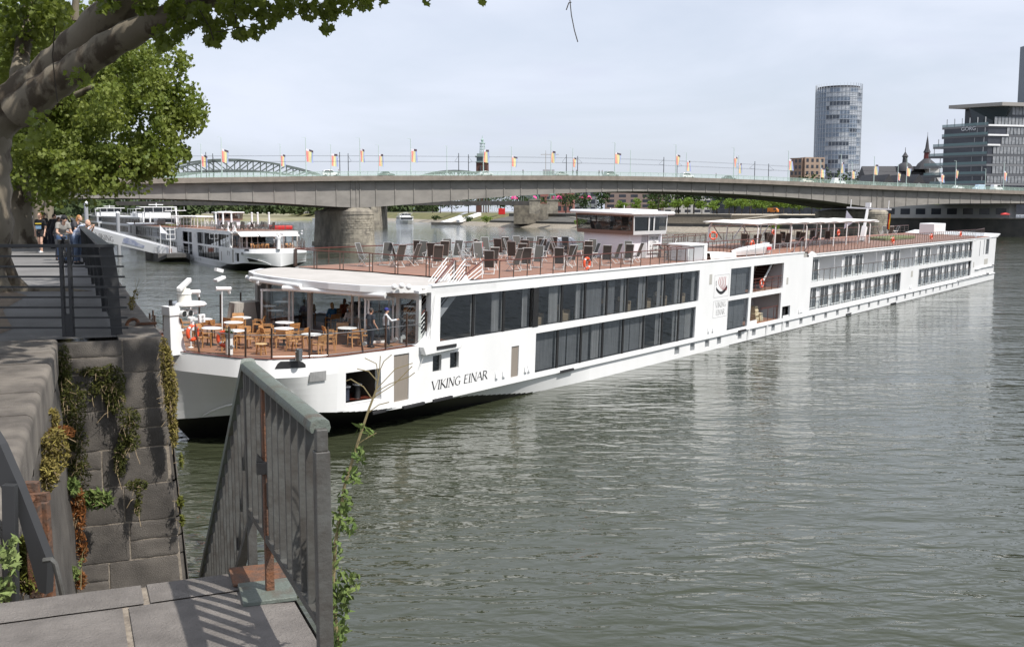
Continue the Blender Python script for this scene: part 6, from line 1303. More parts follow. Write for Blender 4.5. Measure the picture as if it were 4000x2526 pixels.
# ================================================================ the other ships
d2 = V((-.46, .888, 0)).normalized(); nn2 = V((.888, .46, 0)).normalized(); O2 = V((-40.6, 160.9, 0))
M2 = Matrix(((d2.x, nn2.x, 0, O2.x), (d2.y, nn2.y, 0, O2.y), (0, 0, 1, 0), (0, 0, 0, 1)))
C2 = Matrix(((nn2.x, d2.x, 0, O2.x), (nn2.y, d2.y, 0, O2.y), (0, 0, 1, 0), (0, 0, 0, 1)))     # right-handed twin for loose things: x across, y along
ship2 = thing('cruise_ship', 'white river cruise ship of the same kind moored behind the grey pontoon', 'ship', M=M2)
SKIP = ('emblem', 'name_plate', 'ship_name', 'board_text', 'plate_frame', 'armchair', 'gallery', 'inner_railing', 'boat_rail', 'lifebuoy', 'bollard', 'wall_lamp', 'fender', 'scupper', 'deck_lamp', 'vent_housing', 'vent_panel', 'lower_port')
for o in list(ship.children):
    if o.name.startswith(SKIP): continue
    c = o.copy(); COL.objects.link(c); c.parent = ship2
    if o.name.startswith(('french', 'window', 'sun_deck_railing', 'terrace_railing')):
        for k in o.children:
            if k.name.startswith('glass_panel'): continue
            c2 = k.copy(); COL.objects.link(c2); c2.parent = c
b = MB()
for t0, t1, s0 in ((.9, 3.9, 8.2), (4.0, 7.4, 7.6), (7.5, 10.6, 8.2)): b.add([(10.0, t0, 5.95), (10.0, t1, 5.95), (s0, t1, 5.45), (s0, t0, 5.45), (10.0, t0, 5.90), (10.0, t1, 5.90), (s0, t1, 5.40), (s0, t0, 5.40)], [(0, 1, 2, 3), (7, 6, 5, 4), (3, 2, 6, 7), (0, 3, 7, 4), (1, 5, 6, 2)])
b.build('extended_awning', mat('awning_white', (.8, .8, .8)), ship2, 0)
def on_ship2(u, s):
    k = (u - 2000) / 4091. * .9942; a = O2 + d2 * s; return (k * a.y - a.x) / (nn2.x - k * nn2.y)
um = thing('closed_umbrella', 'x', 'umbrella', M=C2); b = MB(); b.tube([(0, 0, 0), (0, 0, 2.9)], .03, 6); b.lathe((0, 0, 0), [(.3, 0), (.3, .06), (.05, .08)], 10); b.build('pole', STEEL, um); b = MB(); b.lathe((0, 0, 0), [(.05, .95), (.16, 1.05), (.13, 1.25), (.19, 1.6), (.16, 2.2), (.13, 2.85), (.19, 2.9), (.17, 3.05), (.05, 3.1)], 9); b.build('folded_cloth', mat('umbrella_white', (.80, .80, .80), .8), um, 50)
for i, (u, s) in enumerate([(842, 23), (870, 22), (903, 20), (983, 24), (1006, 23), (1050, 20), (559, 62), (585, 60)]):
    place(um, i == 0, 'closed white umbrella, %s one from the left over the second ship deck' % finger_word([3, 4, 5, 6, 7, 8, 1, 2][i]), (on_ship2(u, s), s, 6.17), 0, 'closed white umbrellas on the second ship', C2)
far_chair = None
for i in range(26):
    s = 17 + (i * 2.3) % 23; t = 1.2 + (i * 3.7) % 9
    if far_chair is None:
        b = MB(); b.add([(-.24, .27, .40), (.24, .27, .40), (.24, -.2, .36), (-.24, -.2, .36), (.24, -.5, 1.24), (-.24, -.5, 1.24)], [(0, 1, 2, 3), (3, 2, 4, 5)])
        for x in (-.25, .25): b.bar((x, .26, 0), (x, -.25, .62), .05, .04); b.bar((x, -.3, 0), (x, .27, .6), .05, .04)
        far_chair = b.build('deck_chair', [FABRIC], None, 0); o = far_chair
    else: o = far_chair.copy(); COL.objects.link(o)
    o.matrix_world = C2 @ Matrix.Translation((t, s, 6.17)) @ Matrix.Rotation(rad(90 * (i % 4) + 12), 4, 'Z') @ Matrix.Scale(1.12, 4)
    tag(o, 'tiny dark deck chair among the crowd on the second ship sun deck', 'deck chair', 'small dark deck chairs on the second ship')
for i in range(7):
    s, t = [(6.2, 3.0), (6.6, 3.9), (6.0, 4.6), (7.4, 2.6), (6.1, 8.0), (6.6, 8.8), (7.2, 7.5)][i]
    dup(ch, 'small teak armchair on the second ship bow, %s one from the left' % finger_word([2, 3, 4, 1, 6, 7, 5][i]), (t, s, 3.46), rad(180 + 25 * (i - 3)), 'teak armchairs on the second ship bow', C2)
def plain_ship(label, M, L_, hasdark=True, top=2, wh_s=14, sc_=1.):
    t = thing('passenger_ship', label, 'ship', M=M); hw = 5.7
    b = MB(); pr = [(hw * .0 + 5.7, -4), (9.5, 0), (11.4, 6), (11.4, L_), (0, L_), (0, 6), (1.9, 0)]
    lo = [(5.7, -1), (9.2, 3), (10.9, 9), (10.9, L_ - 1), (.5, L_ - 1), (.5, 9), (2.2, 3)]
    n = len(pr)
    for i in range(n): j = (i + 1) % n; b.quad((*lo[i], -1), (*lo[j], -1), (*pr[j], 2.6), (*pr[i], 2.6))
    b.quad(*[(x, y, 2.6) for x, y in pr]); b.build('hull', WHITE, t, 20)
    for k in range(top):
        z = 2.6 + 2.55 * k; y0 = 8 + 4 * k; b = MB(); b.box(.3, 11.1, y0, L_ - 3, z, z + 2.45); b.build('deck_house', WHITE, t, 0)
        b = MB(); b.box(.22, .3, y0 + 1, L_ - 4, z + .5, z + 2.1); b.box(1, 10.4, y0 - .06, y0, z + .5, z + 2.1); b.build('window_band', mat('ship_glass', (.03, .035, .04), .1), t, 0)
        b = MB(); b.box(-.1, 11.5, y0 - 3, L_ - 2, z + 2.45, z + 2.6); b.build('deck_edge', WHITE, t, 0)
        b = MB(); x = y0 + 4
        while x < L_ - 4: b.box(.18, .22, x, x + .25, z + .5, z + 2.1); x += 3.1
        tag(b.build('window_mullion', WHITE, t, 0), kind='stuff')
    z = 2.6 + 2.6 * top
    b = MB(); b.box(2.2, 9.2, wh_s, wh_s + 6, z, z + 1.4); b.build('wheelhouse_base', WHITE, t, 0); b = MB(); b.box(1.9, 9.5, wh_s - .2, wh_s + 5.5, z + 1.4, z + 2.7); b.build('wheelhouse_window', mat('ship_glass', (.03, .035, .04)), t, 0)
    for x in (1.85, 4.3, 6.9, 9.4): b = MB(); b.box(x, x + .18, wh_s - .26, wh_s - .2, z + 1.4, z + 2.7); b.build('window_post', WHITE, t, 0)
    b = MB(); b.box(.6, 10.8, wh_s - 1, wh_s + 6.4, z + 2.7, z + 2.95); b.bar((3.5, wh_s + 2, z + 3.5), (7.5, wh_s + 2, z + 3.5), .3, .2); b.tube([(5.6, wh_s + 2, z + 2.9), (5.6, wh_s + 2, z + 4)], .1); b.build('wheelhouse_roof', WHITE, t, 0)
    b = MB()
    for x in (.1, 11.2):
        for h in (.5, 1.05): b.bar((x, 6 + 4 * top, z + h), (x, L_ - 4, z + h), .06, .06)
        y = 6 + 4 * top
        while y < L_ - 4: b.bar((x, y, z), (x, y, z + 1.05), .06, .06); y += 2.2
    tag(b.build('roof_railing', mat('grey_rail', (.35, .35, .35), .5), t, 0), kind='stuff')
    b = MB(); y = wh_s + 12
    for k in range(5): b.box(2 + .5 * k, 9 - .4 * k, y + 7 * k, y + 7 * k + 4, z, z + 1.0 + .5 * (k % 2))
    b.box(1.5, 9.5, y + 2, y + 20, z + 2.3, z + 2.45); [b.bar((x, y + 2 + 6 * q, z), (x, y + 2 + 6 * q, z + 2.4), .12, .12) for x in (1.6, 9.4) for q in range(4)]
    tag(b.build('deck_fittings', WHITE, t, 0), kind='stuff'); return t
def CM(s, t, sc_=1.): 
    o = O2 + d2 * s + nn2 * t; return Matrix(((nn2.x, d2.x, 0, o.x), (nn2.y, d2.y, 0, o.y), (0, 0, 1, 0), (0, 0, 0, 1))) @ Matrix.Scale(sc_, 4)
plain_ship('tall white river ship with a big wheelhouse under the road bridge', CM(139, 5.2), 110, True, 2, 15)
plain_ship('distant white river ship with a wheelhouse left of the taller ship', CM(258, 6), 110, True, 2, 15)
p = at(1590, 873); Mx = Matrix.Translation((p.x, p.y, 0)) @ Matrix.Rotation(rad(12), 4, 'Z') @ Matrix.Translation((-5, 0, 0)); plain_ship('small white excursion boat far off between the two bridge piers', Mx @ Matrix.Scale(.95, 4), 38, True, 1, 10)
p = at(1560, 868); Mx = Matrix.Translation((p.x - 30, p.y + 90, 0)) @ Matrix.Rotation(rad(70), 4, 'Z'); plain_ship('long white ship lying behind the small excursion boat', Mx, 70, True, 1, 10)
mb = thing('motor_boat', 'white motor vessel with red cabin roof behind the closed umbrellas', 'boat', (-58, 262, 0), rad(25)); b = MB(); b.extr([(-2.4, -9, 0), (2.4, -9, 0), (2.6, 6, 0), (0, 10, 0), (-2.6, 6, 0)], (0, 0, 2.2)); b.build('hull', WHITE, mb, 20); b = MB(); b.box(-2, 2, -6, 4, 2.2, 4.4); b.build('cabin', WHITE, mb, 0); b = MB(); b.box(-2.2, 2.2, -5, 2, 4.9, 5.9); b.build('red_cabin', RED, mb, 0, .2); b = MB(); b.box(-2.3, 2.3, -6.2, 4.2, 4.4, 4.55); b.box(-2.02, 2.02, -5.5, 3.5, 3.0, 3.9); b.build('window_band', mat('ship_glass', (.03, .03, .03)), mb, 0)
# pontoon and gangway
pn = thing('pontoon', 'dark grey mooring pontoon floating between gangway and second ship', 'pontoon', M=CM(42.5, -6.6)); b = MB(); b.extr([(0, 0, 0), (5.8, 0, 0), (5.8, 16, 0), (0, 16, 0)], (0, 0, 1.55)); b.extr([(0, 0, .1), (5.8, 0, .1), (4.6, -2.2, .9), (1.2, -2.2, .9)], (0, 0, .65)); b.build('float', mat('pontoon_grey', (.10, .10, .10), .7, col2=(.07, .065, .06), scale=.7), pn, 0)
b = MB()
for x in (.2, 5.6):
    for z in (2.1, 2.65): b.bar((x, .5, z), (x, 12, z), .06, .06)
    for k in range(6): b.bar((x, .5 + 2.3 * k, 1.55), (x, .5 + 2.3 * k, 2.65), .06, .06)
b.build('guard_rail', ALU, pn, 0); b = MB(); b.box(2, 3.4, 5, 8, 1.55, 2.3); b.build('winch', mat('winch_rust', (.16, .06, .04), .8), pn, 0); b = MB(); b.bar((2.6, 2, 1.55), (2.6, 2, 6.4), .12, .12); b.build('signal_mast', WHITE, pn, 0)
b = MB()
for z in (4.2, 5.1, 6.0): b.bar((1.9, 2, z), (3.5, 2, z), .1, .12)
for x in (1.9, 3.5): b.bar((x, 2, 4.2), (x, 2, 6.4), .1, .1)
b.build('signal_frame', WHITE, pn, 0)
wf = thing('pennant_pole', 'thin pole with a white pennant at the pontoon corner', 'flagpole', M=CM(43, -6)); b = MB(); b.tube([(0, 0, 1.5), (0, 0, 6.9)], .05, 6); b.build('pole', WHITE, wf); b = MB(); b.quad((0, 0, 6.8), (1.5, .6, 5.2), (0, 0, 5.4)); b.build('pennant', mat('flag_white', (.75, .75, .8)), wf, 0)
gw = thing('gangway', 'white covered gangway with dark lettering sloping down to the pontoon', 'gangway', (0, 0, 0))
GA, GB_ = aty(270, 868, 206), aty(660, 968, 199); ga = (GB_ - GA); H_ = 2.15
b = MB(); b.quad(GA, GB_, GB_ - V((0, 0, H_ * .8)), GA - V((0, 0, H_))); b.quad(GA + V((.8, 2.2, 0)), GB_ + V((.8, 2.2, 0)), GB_ + V((.8, 2.2, -H_ * .8)), GA + V((.8, 2.2, -H_))); b.bar(GA + V((.4, 1.1, -H_ + .2)), GB_ + V((.4, 1.1, -H_ * .8 + .2)), 2.2, .2); b.build('side_panel', WHITE, gw, 0)
gx = ga.normalized(); gz = V((0, 0, 1)); GF = lambda x, y: GA + gx * (x + 6.3) + gz * (y - 1.62) + V((0, -.05, 0)); lettering('VIKING', GF, .95, 4.3, 'gangway_lettering', mat('letter_grey', (.16, .15, .15), .6), gw, 0, 1.)
b = MB()
for k in range(4): b.quad(GF(-2.3 + .32 * k, .2), GF(-2.1 + .32 * k, .2), GF(-2.25 + .36 * k, 1.1), GF(-2.4 + .36 * k, 1.1))
b.build('red_sail_mark', IR, gw, 0, 0, False)
b = MB(); b.quad(GF(6.2, .3), GF(11.2, .35), GF(11.4, .8), GF(10.2, 1.0), GF(6.6, 1.25)); b.quad(GF(6.9, 1.25), GF(9.6, 1.05), GF(9.4, 1.35), GF(7.2, 1.5)); b.build('printed_ship_picture', mat('print_blue', (.28, .32, .48), .6, col2=(.55, .57, .65), scale=1.6), gw, 0, 0, False)
b = MB(); 
for y_ in (.05, .75): b.bar(GA + V((0, y_, .5)), GB_ + V((0, y_, .35)), .05, .05)
b.bar(GB_ + V((0, .4, -1.5)), GB_ + V((0, .4, .5)), .08, .08); b.build('handrail', ALU, gw, 0)
for i, (u, v0, v1, y_) in enumerate([(340, 792, 905, 215), (463, 832, 920, 228)]):
    a, c = aty(u, v1, y_), aty(u, v0, y_); t = thing('mooring_pile', 'grey steel mooring pile, %s of two behind the gangway' % ['left', 'right'][i], 'pile', (a.x, a.y, 0), 0, 'mooring piles behind the gangway'); b = MB(); b.tube([(0, 0, -1), (0, 0, c.z)], .4, 12); b.build('shaft', mat('pile_grey', (.32, .33, .35), .5), t); b = MB(); b.lathe((0, 0, c.z), [(.42, 0), (.3, .3), (0, .4)], 12); b.build('cap', WHITE, t)
# ================================================================ banks
W_ = [(-330, 1500), (-160, 1150), (-64, 854), (-21, 665), (35, 552), (77, 478), (110, 446), (142, 417), (183, 384), (240, 345), (330, 300), (600, 200)]
def bank(off_, z):
    out = []
    for i, (x, y) in enumerate(W_):
        a, c = V((*W_[max(0, i - 1)], 0)), V((*W_[min(len(W_) - 1, i + 1)], 0)); t = (c - a).normalized(); n = V((-t.y, t.x, 0)); out.append(V((x, y, z)) + n * off_)
    return out
def strip(m, o0, z0, o1, z1, i0=0, i1=None):
    a, c = bank(o0, z0), bank(o1, z1); i1 = i1 if i1 is not None else len(W_) - 1
    for i in range(i0, i1): m.quad(a[i], a[i + 1], c[i + 1], c[i])
PEB = mat('pebble_bank', (.34, .30, .24), .95, col2=(.20, .175, .14), scale=1.1, detail=9, bump=3, bscale=1.4)
GRS = mat('bank_grass', (.10, .11, .035), .95, col2=(.17, .15, .06), scale=.12, detail=8)
b = MB(); strip(b, -1, -.3, 7, 2.4, 2, 7); strip(b, -1, -.3, 10, 2.2, 0, 2); tag(b.build('pebble_shore', PEB, None, 0), kind='structure')
b = MB(); b.quad(*[p for p in bank(42, 8.0)], V((900, 500, 8)), V((2200, 2600, 8)), V((-200, 2900, 8))); tag(b.build('far_bank_ground', mat('bank_paving', (.22, .21, .19), .9, col2=(.16, .155, .14), scale=.1), None, 0), kind='structure')
b = MB(); strip(b, 10, 2.2, 26, 8, 0, 2); strip(b, 26, 8, 42, 8.0, 0, 2); strip(b, 7, 2.4, 30, 8, 2, 3); strip(b, 30, 8, 42, 8, 2, 3); tag(b.build('bank_slope', GRS, None, 0), kind='structure')
ew = thing('embankment_steps', 'broad pale stone river steps on the far bank behind the wheelhouse', 'steps', (0, 0, 0))
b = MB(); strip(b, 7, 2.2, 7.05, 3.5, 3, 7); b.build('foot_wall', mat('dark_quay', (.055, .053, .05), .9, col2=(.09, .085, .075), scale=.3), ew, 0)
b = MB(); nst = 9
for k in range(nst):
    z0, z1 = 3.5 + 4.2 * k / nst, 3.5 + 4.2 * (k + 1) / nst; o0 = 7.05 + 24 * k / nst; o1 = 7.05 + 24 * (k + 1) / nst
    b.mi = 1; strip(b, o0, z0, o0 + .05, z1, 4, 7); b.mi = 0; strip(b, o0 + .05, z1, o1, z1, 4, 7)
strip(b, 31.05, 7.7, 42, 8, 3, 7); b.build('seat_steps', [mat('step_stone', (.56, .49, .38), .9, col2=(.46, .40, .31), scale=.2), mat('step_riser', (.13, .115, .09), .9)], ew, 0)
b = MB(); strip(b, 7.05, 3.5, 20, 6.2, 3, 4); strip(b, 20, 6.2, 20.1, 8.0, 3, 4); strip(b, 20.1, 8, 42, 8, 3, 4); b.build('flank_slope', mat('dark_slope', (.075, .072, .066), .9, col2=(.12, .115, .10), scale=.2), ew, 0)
a, c = bank(7.3, 3.6), bank(31, 7.9)
b = MB(); p0, p1 = c[3].lerp(c[4], .25) + V((0, 0, .2)), a[4].lerp(a[5], .15) + V((0, 0, .2)); b.bar(p0, p1, 3.0, .35); q0, q1 = c[5].lerp(c[6], .75) + V((0, 0, .3)), a[5].lerp(a[6], .15) + V((0, 0, .3)); b.bar(q0, q1, 2.4, .4); b.build('stair_ramp', mat('ramp_stone', (.45, .42, .36), .9), ew, 0)
def wallbox(name, label, cat, pts, z0, z1, depth, m, parts=None):
    t = thing(name, label, cat, (0, 0, 0)); b = MB(); b.extr([V((*p, z0)) for p in pts] + [V((pts[1][0] + depth[0], pts[1][1] + depth[1], z0)), V((pts[0][0] + depth[0], pts[0][1] + depth[1], z0))], (0, 0, z1 - z0)); b.build('wall', m, t, 0); return t
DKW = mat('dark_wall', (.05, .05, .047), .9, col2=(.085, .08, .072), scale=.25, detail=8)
c = bank(22, 0); p_, q2 = c[4].lerp(c[5], -.1), c[5].lerp(c[6], .2)
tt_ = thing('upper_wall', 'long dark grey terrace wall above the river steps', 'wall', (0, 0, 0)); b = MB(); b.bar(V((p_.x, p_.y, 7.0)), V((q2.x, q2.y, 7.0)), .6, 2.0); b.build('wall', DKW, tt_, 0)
a = bank(3, 0); g = bank(30, 0)
em_ = thing('embankment_wall', 'high dark stained embankment wall at the right bridge pier', 'wall', (0, 0, 0)); b = MB()
for i in range(7, len(W_) - 1): b.quad(V((a[i].x, a[i].y, -.5)), V((a[i + 1].x, a[i + 1].y, -.5)), V((a[i + 1].x, a[i + 1].y, 6.6)), V((a[i].x, a[i].y, 6.6))); b.quad(V((a[i].x, a[i].y, 6.6)), V((a[i + 1].x, a[i + 1].y, 6.6)), V((g[i + 1].x, g[i + 1].y, 6.6)), V((g[i].x, g[i].y, 6.6)))
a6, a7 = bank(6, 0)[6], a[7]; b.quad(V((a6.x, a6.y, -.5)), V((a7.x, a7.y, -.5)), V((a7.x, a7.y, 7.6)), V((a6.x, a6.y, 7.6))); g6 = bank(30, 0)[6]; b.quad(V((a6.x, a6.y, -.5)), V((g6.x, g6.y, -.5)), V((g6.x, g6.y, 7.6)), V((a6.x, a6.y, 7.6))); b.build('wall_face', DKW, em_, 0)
b = MB()
for i in range(7, len(W_) - 1): b.bar(V((a[i].x, a[i].y, 6.7)), V((a[i + 1].x, a[i + 1].y, 6.7)), .8, .3)
b.build('wall_coping', PST, em_, 0)
def facade_house(name, label, O_, dx, w_, dp, z0, z1, wall, win, rows, cols, margin=.12, frac=.6, roof=None, cat='building', vfrac=.55):
    "plain block: wall body, and one window part per opening on its front and right flank"
    dx = V((*dx, 0)).normalized(); dy = V((-dx.y, dx.x, 0)); t = thing(name, label, cat, (0, 0, 0)); O_ = V((*O_, 0)); b = MB(); b.extr([O_ + V((0, 0, z0)), O_ + dx * w_ + V((0, 0, z0)), O_ + dx * w_ + dy * dp + V((0, 0, z0)), O_ + dy * dp + V((0, 0, z0))], (0, 0, z1 - z0)); b.build('wall', wall, t, 0)
    fh = (z1 - z0) / rows; fw_ = w_ / cols; n = 0
    for r in range(rows):
        b = MB()
        for c in range(cols):
            x0 = fw_ * (c + (1 - frac) / 2); zz = z0 + fh * (r + (1 - vfrac) / 2); P = lambda x, z: O_ + dx * x - dy * .05 + V((0, 0, z)); b.quad(P(x0, zz), P(x0 + fw_ * frac, zz), P(x0 + fw_ * frac, zz + fh * vfrac), P(x0, zz + fh * vfrac))
        tag(b.build('window_row', win, t, 0), kind='stuff')
    if roof: b = MB(); b.extr([O_ - dx * .5 - dy * .5 + V((0, 0, z1)), O_ + dx * (w_ + .5) - dy * .5 + V((0, 0, z1)), O_ + dx * (w_ + .5) + dy * (dp + .5) + V((0, 0, z1)), O_ + dy * (dp + .5) - dx * .5 + V((0, 0, z1))], (0, 0, .8)); b.build('roof', roof, t, 0)
    return t
WIN = mat('far_window', (.035, .04, .05), .15); PLAST = mat('pale_render', (.52, .51, .48), .9, col2=(.45, .44, .42), scale=.2); BRN = mat('brown_facade', (.24, .17, .13), .85); CHAR = mat('dark_glass_facade', (.028, .032, .042), .2, col2=(.05, .055, .07), scale=.15)
ROOFD = mat('slate_roof', (.055, .055, .06), .8)
# buildings under and beyond the bridge on the right bank
c = bank(14, 0); f0 = c[7].lerp(c[8], .35)
facade_house('riverside_restaurant', 'pale grey low building with dark windows on the wall under the bridge', aty(3390, 840, f0.y + 6).to_2d(), (.82, -.57), 52, 14, 6.6, 12.0, mat('restaurant_grey', (.40, .40, .39), .85), WIN, 1, 9, frac=.62, vfrac=.42)
b = thing('sign_board', 'small white framed sign on the restaurant wall beneath the bridge', 'sign', tuple(aty(3485, 815, f0.y + 2))); m_ = MB(); m_.box(-1.2, 1.2, -.06, .06, -.7, .7); m_.build('board', mat('sign_white', (.6, .6, .6), .5), b, 0); m_ = MB(); m_.box(-.8, .8, -.08, -.06, -.25, .2); m_.build('dark_letters', DARK, b, 0)
b = thing('boat_stack', 'heap of bright red rowing boats on the quay by the restaurant', 'boats', tuple(aty(3925, 843, 372))); m_ = MB()
for k in range(5): m_.tube([(-1.6 + k * .3, k * .5, .4 + .3 * (k % 2)), (0 + k * .3, k * .5, .5 + .3 * (k % 2)), (1.6 + k * .3, k * .5, .4 + .3 * (k % 2))], [.05, .3, .05], 8)
m_.build('boat', RED, b)
for u0, u1, v0, yy, m_, win, rows, cols, lab in [(2362, 2590, 742, 640, mat('brown_stone', (.24, .18, .155), .85), CHAR, 6, 5, 'brown stone and black glass office block half behind the wheelhouse'), (2590, 2780, 748, 660, PLAST, CHAR, 6, 5, 'pale block between the trees beneath the bridge girder'), (2780, 3120, 750, 600, CHAR, WIN, 6, 12, 'dark glass office block behind the row of young trees'), (2990, 3420, 772, 560, CHAR, WIN, 4, 14, 'low dark glazed building under the right bridge span'), (2110, 2240, 745, 800, mat('red_brown_hall', (.26, .11, .09), .85), WIN, 3, 6, 'red brown hall behind the pink tents'), (2030, 2330, 735, 900, mat('grey_hall', (.2, .21, .22), .8), WIN, 4, 10, 'long grey flat roofed hall behind the horsemen statues')]:
    a_, c_ = aty(u0, 830, yy), aty(u1, 830, yy); facade_house('office_block', lab, (a_.x, a_.y), (1, -.12), c_.x - a_.x, 16, 8, aty(u0, v0, yy).z + 4, m_, win, rows, cols, roof=ROOFD)
# brick exhibition tower
p = aty(1885, 820, 1100); tw = thing('brick_tower', 'dark brick tower with green lattice spire rising behind the road bridge', 'tower', (p.x, p.y, 8)); b = MB(); b.lathe((0, 0, 0), [(8.6, 0), (8.1, 52)], 4, True); o = b.build('brick_shaft', mat('dark_brick', (.095, .045, .035), .9), tw, 0); o.rotation_euler.z = rad(38)
for sx in (-1, 1):
    for k in range(5): b = MB(); b.box(sx * 1.9 - .6, sx * 1.9 + .6, -6.6, -5.6, 10 + 8 * k, 16 + 8 * k); b.build('slit_window', WIN, tw, 0)
b = MB(); b.box(-5.9, 5.9, -5.9, 5.9, 52, 57); b.build('lantern_room', mat('tower_glass', (.08, .11, .12), .3), tw, 0); b = MB(); b.box(-7.4, 7.4, -7.4, 7.4, 57, 58); b.box(-6.8, 6.8, -6.8, 6.8, 51.2, 52.3); b.box(-5.6, 5.6, -5.6, 5.6, 58, 60.5); b.build('gallery', mat('copper_grey', (.2, .25, .24), .7), tw, 0)
b = MB()
for i in range(8):
    a = rad(45 * i + 22); b.bar((2.9 * math.cos(a), 2.9 * math.sin(a), 60), (2.3 * math.cos(a), 2.3 * math.sin(a), 71), .5, .5)
for z in (62, 65, 68, 71): b.torus((0, 0, z), 2.6, .25, 12, 4)
b.lathe((0, 0, 71), [(3.3, 0), (3.3, .5), (1.1, 1), (.8, 2), (1.5, 2.8), (1.5, 4), (.4, 5), (.15, 8)], 10); b.build('lattice_spire', mat('verdigris', (.33, .45, .41), .7), tw, 0)
# round office tower
p = aty(3262, 820, 840); rt = thing('round_tower', 'tall round glass office tower with patchy silver panels behind the bridge', 'tower', (p.x, p.y, 8)); b = MB(); nS, nF, R_t = 84, 28, 17.4; rg = random.Random(11); fh = 96. / nF
for k in range(nF):
    run = 0
    for i in range(nS):
        a0, a1 = 2 * math.pi * i / nS, 2 * math.pi * (i + 1) / nS
        if i % 6 == 0: run = rg.random()
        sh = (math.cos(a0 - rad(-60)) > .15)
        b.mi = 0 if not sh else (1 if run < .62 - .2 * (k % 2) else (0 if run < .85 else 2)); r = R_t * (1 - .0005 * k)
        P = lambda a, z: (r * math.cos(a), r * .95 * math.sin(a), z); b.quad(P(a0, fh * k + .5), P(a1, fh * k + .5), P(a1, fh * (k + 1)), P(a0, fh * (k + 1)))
b.build('glass_skin', [mat('tower_blue_glass', (.15, .19, .25), .12, col2=(.22, .27, .34), scale=.08), mat('silver_panel', (.44, .47, .51), .4, col2=(.35, .38, .42), scale=.3), mat('deep_glass', (.06, .075, .10), .15)], rt, 0)  # slight haze is put into the lightened blue glass colour
b = MB()
for k in range(nF + 1): b.lathe((0, 0, fh * k), [(17.55, 0), (17.55, .5)], 60, False)
b.build('floor_band', mat('floor_band_grey', (.26, .29, .33), .5), rt, 0)
b = MB()
for i in range(0, nS, 2): a = 2 * math.pi * i / nS; b.bar((17.7 * math.cos(a), 17 * math.sin(a), 0), (17.7 * math.cos(a), 17 * math.sin(a), 97.5 + 2.5), .12, .35, (math.cos(a), math.sin(a), 0))
tag(b.build('vertical_fin', mat('fin_silver', (.5, .53, .56), .4), rt, 0), kind='stuff'); b = MB(); b.lathe((0, 0, 96), [(16, 0), (16, 2), (0, 2)], 40); b.build('roof', ROOFD, rt, 0)
# office block with cantilevered roof
gb0 = V((204, 455, 0)); gR = V((.97, .24, 0)).normalized(); gL = V((-.62, .785, 0)).normalized()
gk = thing('office_building', 'grey office building with jutting flat roof and terraces at the right edge', 'building', (0, 0, 0)); FL = [17.2, 21.4, 25.4, 29.6, 33.8, 37.9, 42.1, 46.2, 50.6, 54.2]
CLAD = mat('grey_cladding', (.20, .205, .215), .6); SASH = mat('grey_panel_window', (.33, .34, .355), .35, col2=(.14, .155, .17), scale=.7, contrast=(.3, .7)); SLABG = mat('dark_slab', (.10, .105, .115), .6); GTG = mat('green_tint_glass', (.14, .22, .23), .1, alpha=.8)
b = MB(); b.extr([gb0 + gR * .5 + V((0, 0, 8)) + gL * .3, gb0 + gR * 60 + V((0, 0, 8)) + gL * .3, gb0 + gR * 60 + gL * 22 + V((0, 0, 8)), gb0 + gL * 20 + V((0, 0, 8))], (0, 0, 38)); b.extr([gb0 + gR * 12 + V((0, 0, 46)) + gL * .4, gb0 + gR * 60 + V((0, 0, 46)) + gL * .4, gb0 + gR * 60 + gL * 20 + V((0, 0, 46)), gb0 + gR * 8 + gL * 18 + V((0, 0, 46))], (0, 0, 8.4)); b.build('core', CHAR, gk, 0)
lext = [20, 26, 29, 29, 27, 25, 21, 21]
for k in range(8):
    z = FL[k]; b = MB(); le = lext[k]
    b.extr([gb0 + V((0, 0, z - .9)), gb0 + gR * 60 + V((0, 0, z - .9)), gb0 + gR * 60 + gL * 2 + V((0, 0, z - .9)), gb0 + gL * le + gR * 2 + V((0, 0, z - .9)), gb0 + gL * le + V((0, 0, z - .9))], (0, 0, .9)); b.build('floor_slab', SLABG if k % 2 == 0 else mat('mid_slab', (.17, .175, .185), .6), gk, 0)
    if k < 8:
        b = MB(); x = (3 if k >= 2 else .5) + (8 if k in (6,) else 5 if k == 5 else 0) * .8; zt_ = FL[k + 1] - .95
        while x < 58: w_ = 1.45; b.quad(gb0 + gR * x - gL * .02 + V((0, 0, z + .15)), gb0 + gR * (x + w_) - gL * .02 + V((0, 0, z + .15)), gb0 + gR * (x + w_) - gL * .02 + V((0, 0, zt_)), gb0 + gR * x - gL * .02 + V((0, 0, zt_))); x += 1.75
        tag(b.build('window_row', SASH if k else WIN, gk, 0), kind='stuff')
        b = MB(); b.quad(gb0 + V((0, 0, z)) - gR * .05, gb0 + gL * le + V((0, 0, z)) - gR * .05, gb0 + gL * le + V((0, 0, z + 1.15)) - gR * .05, gb0 + V((0, 0, z + 1.15)) - gR * .05); b.build('balustrade', GTG, gk, 0)
        b = MB(); 
        for q in range(6): b = MB(); x = le * (q + .5) / 6; b.bar(gb0 + gL * x + gR * .5 + V((0, 0, z)), gb0 + gL * x + gR * .5 + V((0, 0, FL[k + 1] - .9)), .3, .3); b.build('terrace_post', ALU, gk, 0)
b = MB()
for z in (46.0, 41.9, 37.7): b.bar(gb0 - gL * .25 + gR * -.2 + V((0, 0, z)), gb0 - gL * .25 + gR * (60 if z > 45 else 10 if z > 40 else 6) + V((0, 0, z)), .4, .7)
b.build('white_edge_band', WHITE, gk, 0)
b = MB()
for z in (46.3, 50.7):
    x = 12
    while x < 58: b.quad(*[gb0 + gR * xx + gL * .3 + V((0, 0, zz)) for xx, zz in ((x, z), (x + 1.45, z), (x + 1.45, z + 3.4), (x, z + 3.4))]); x += 1.75
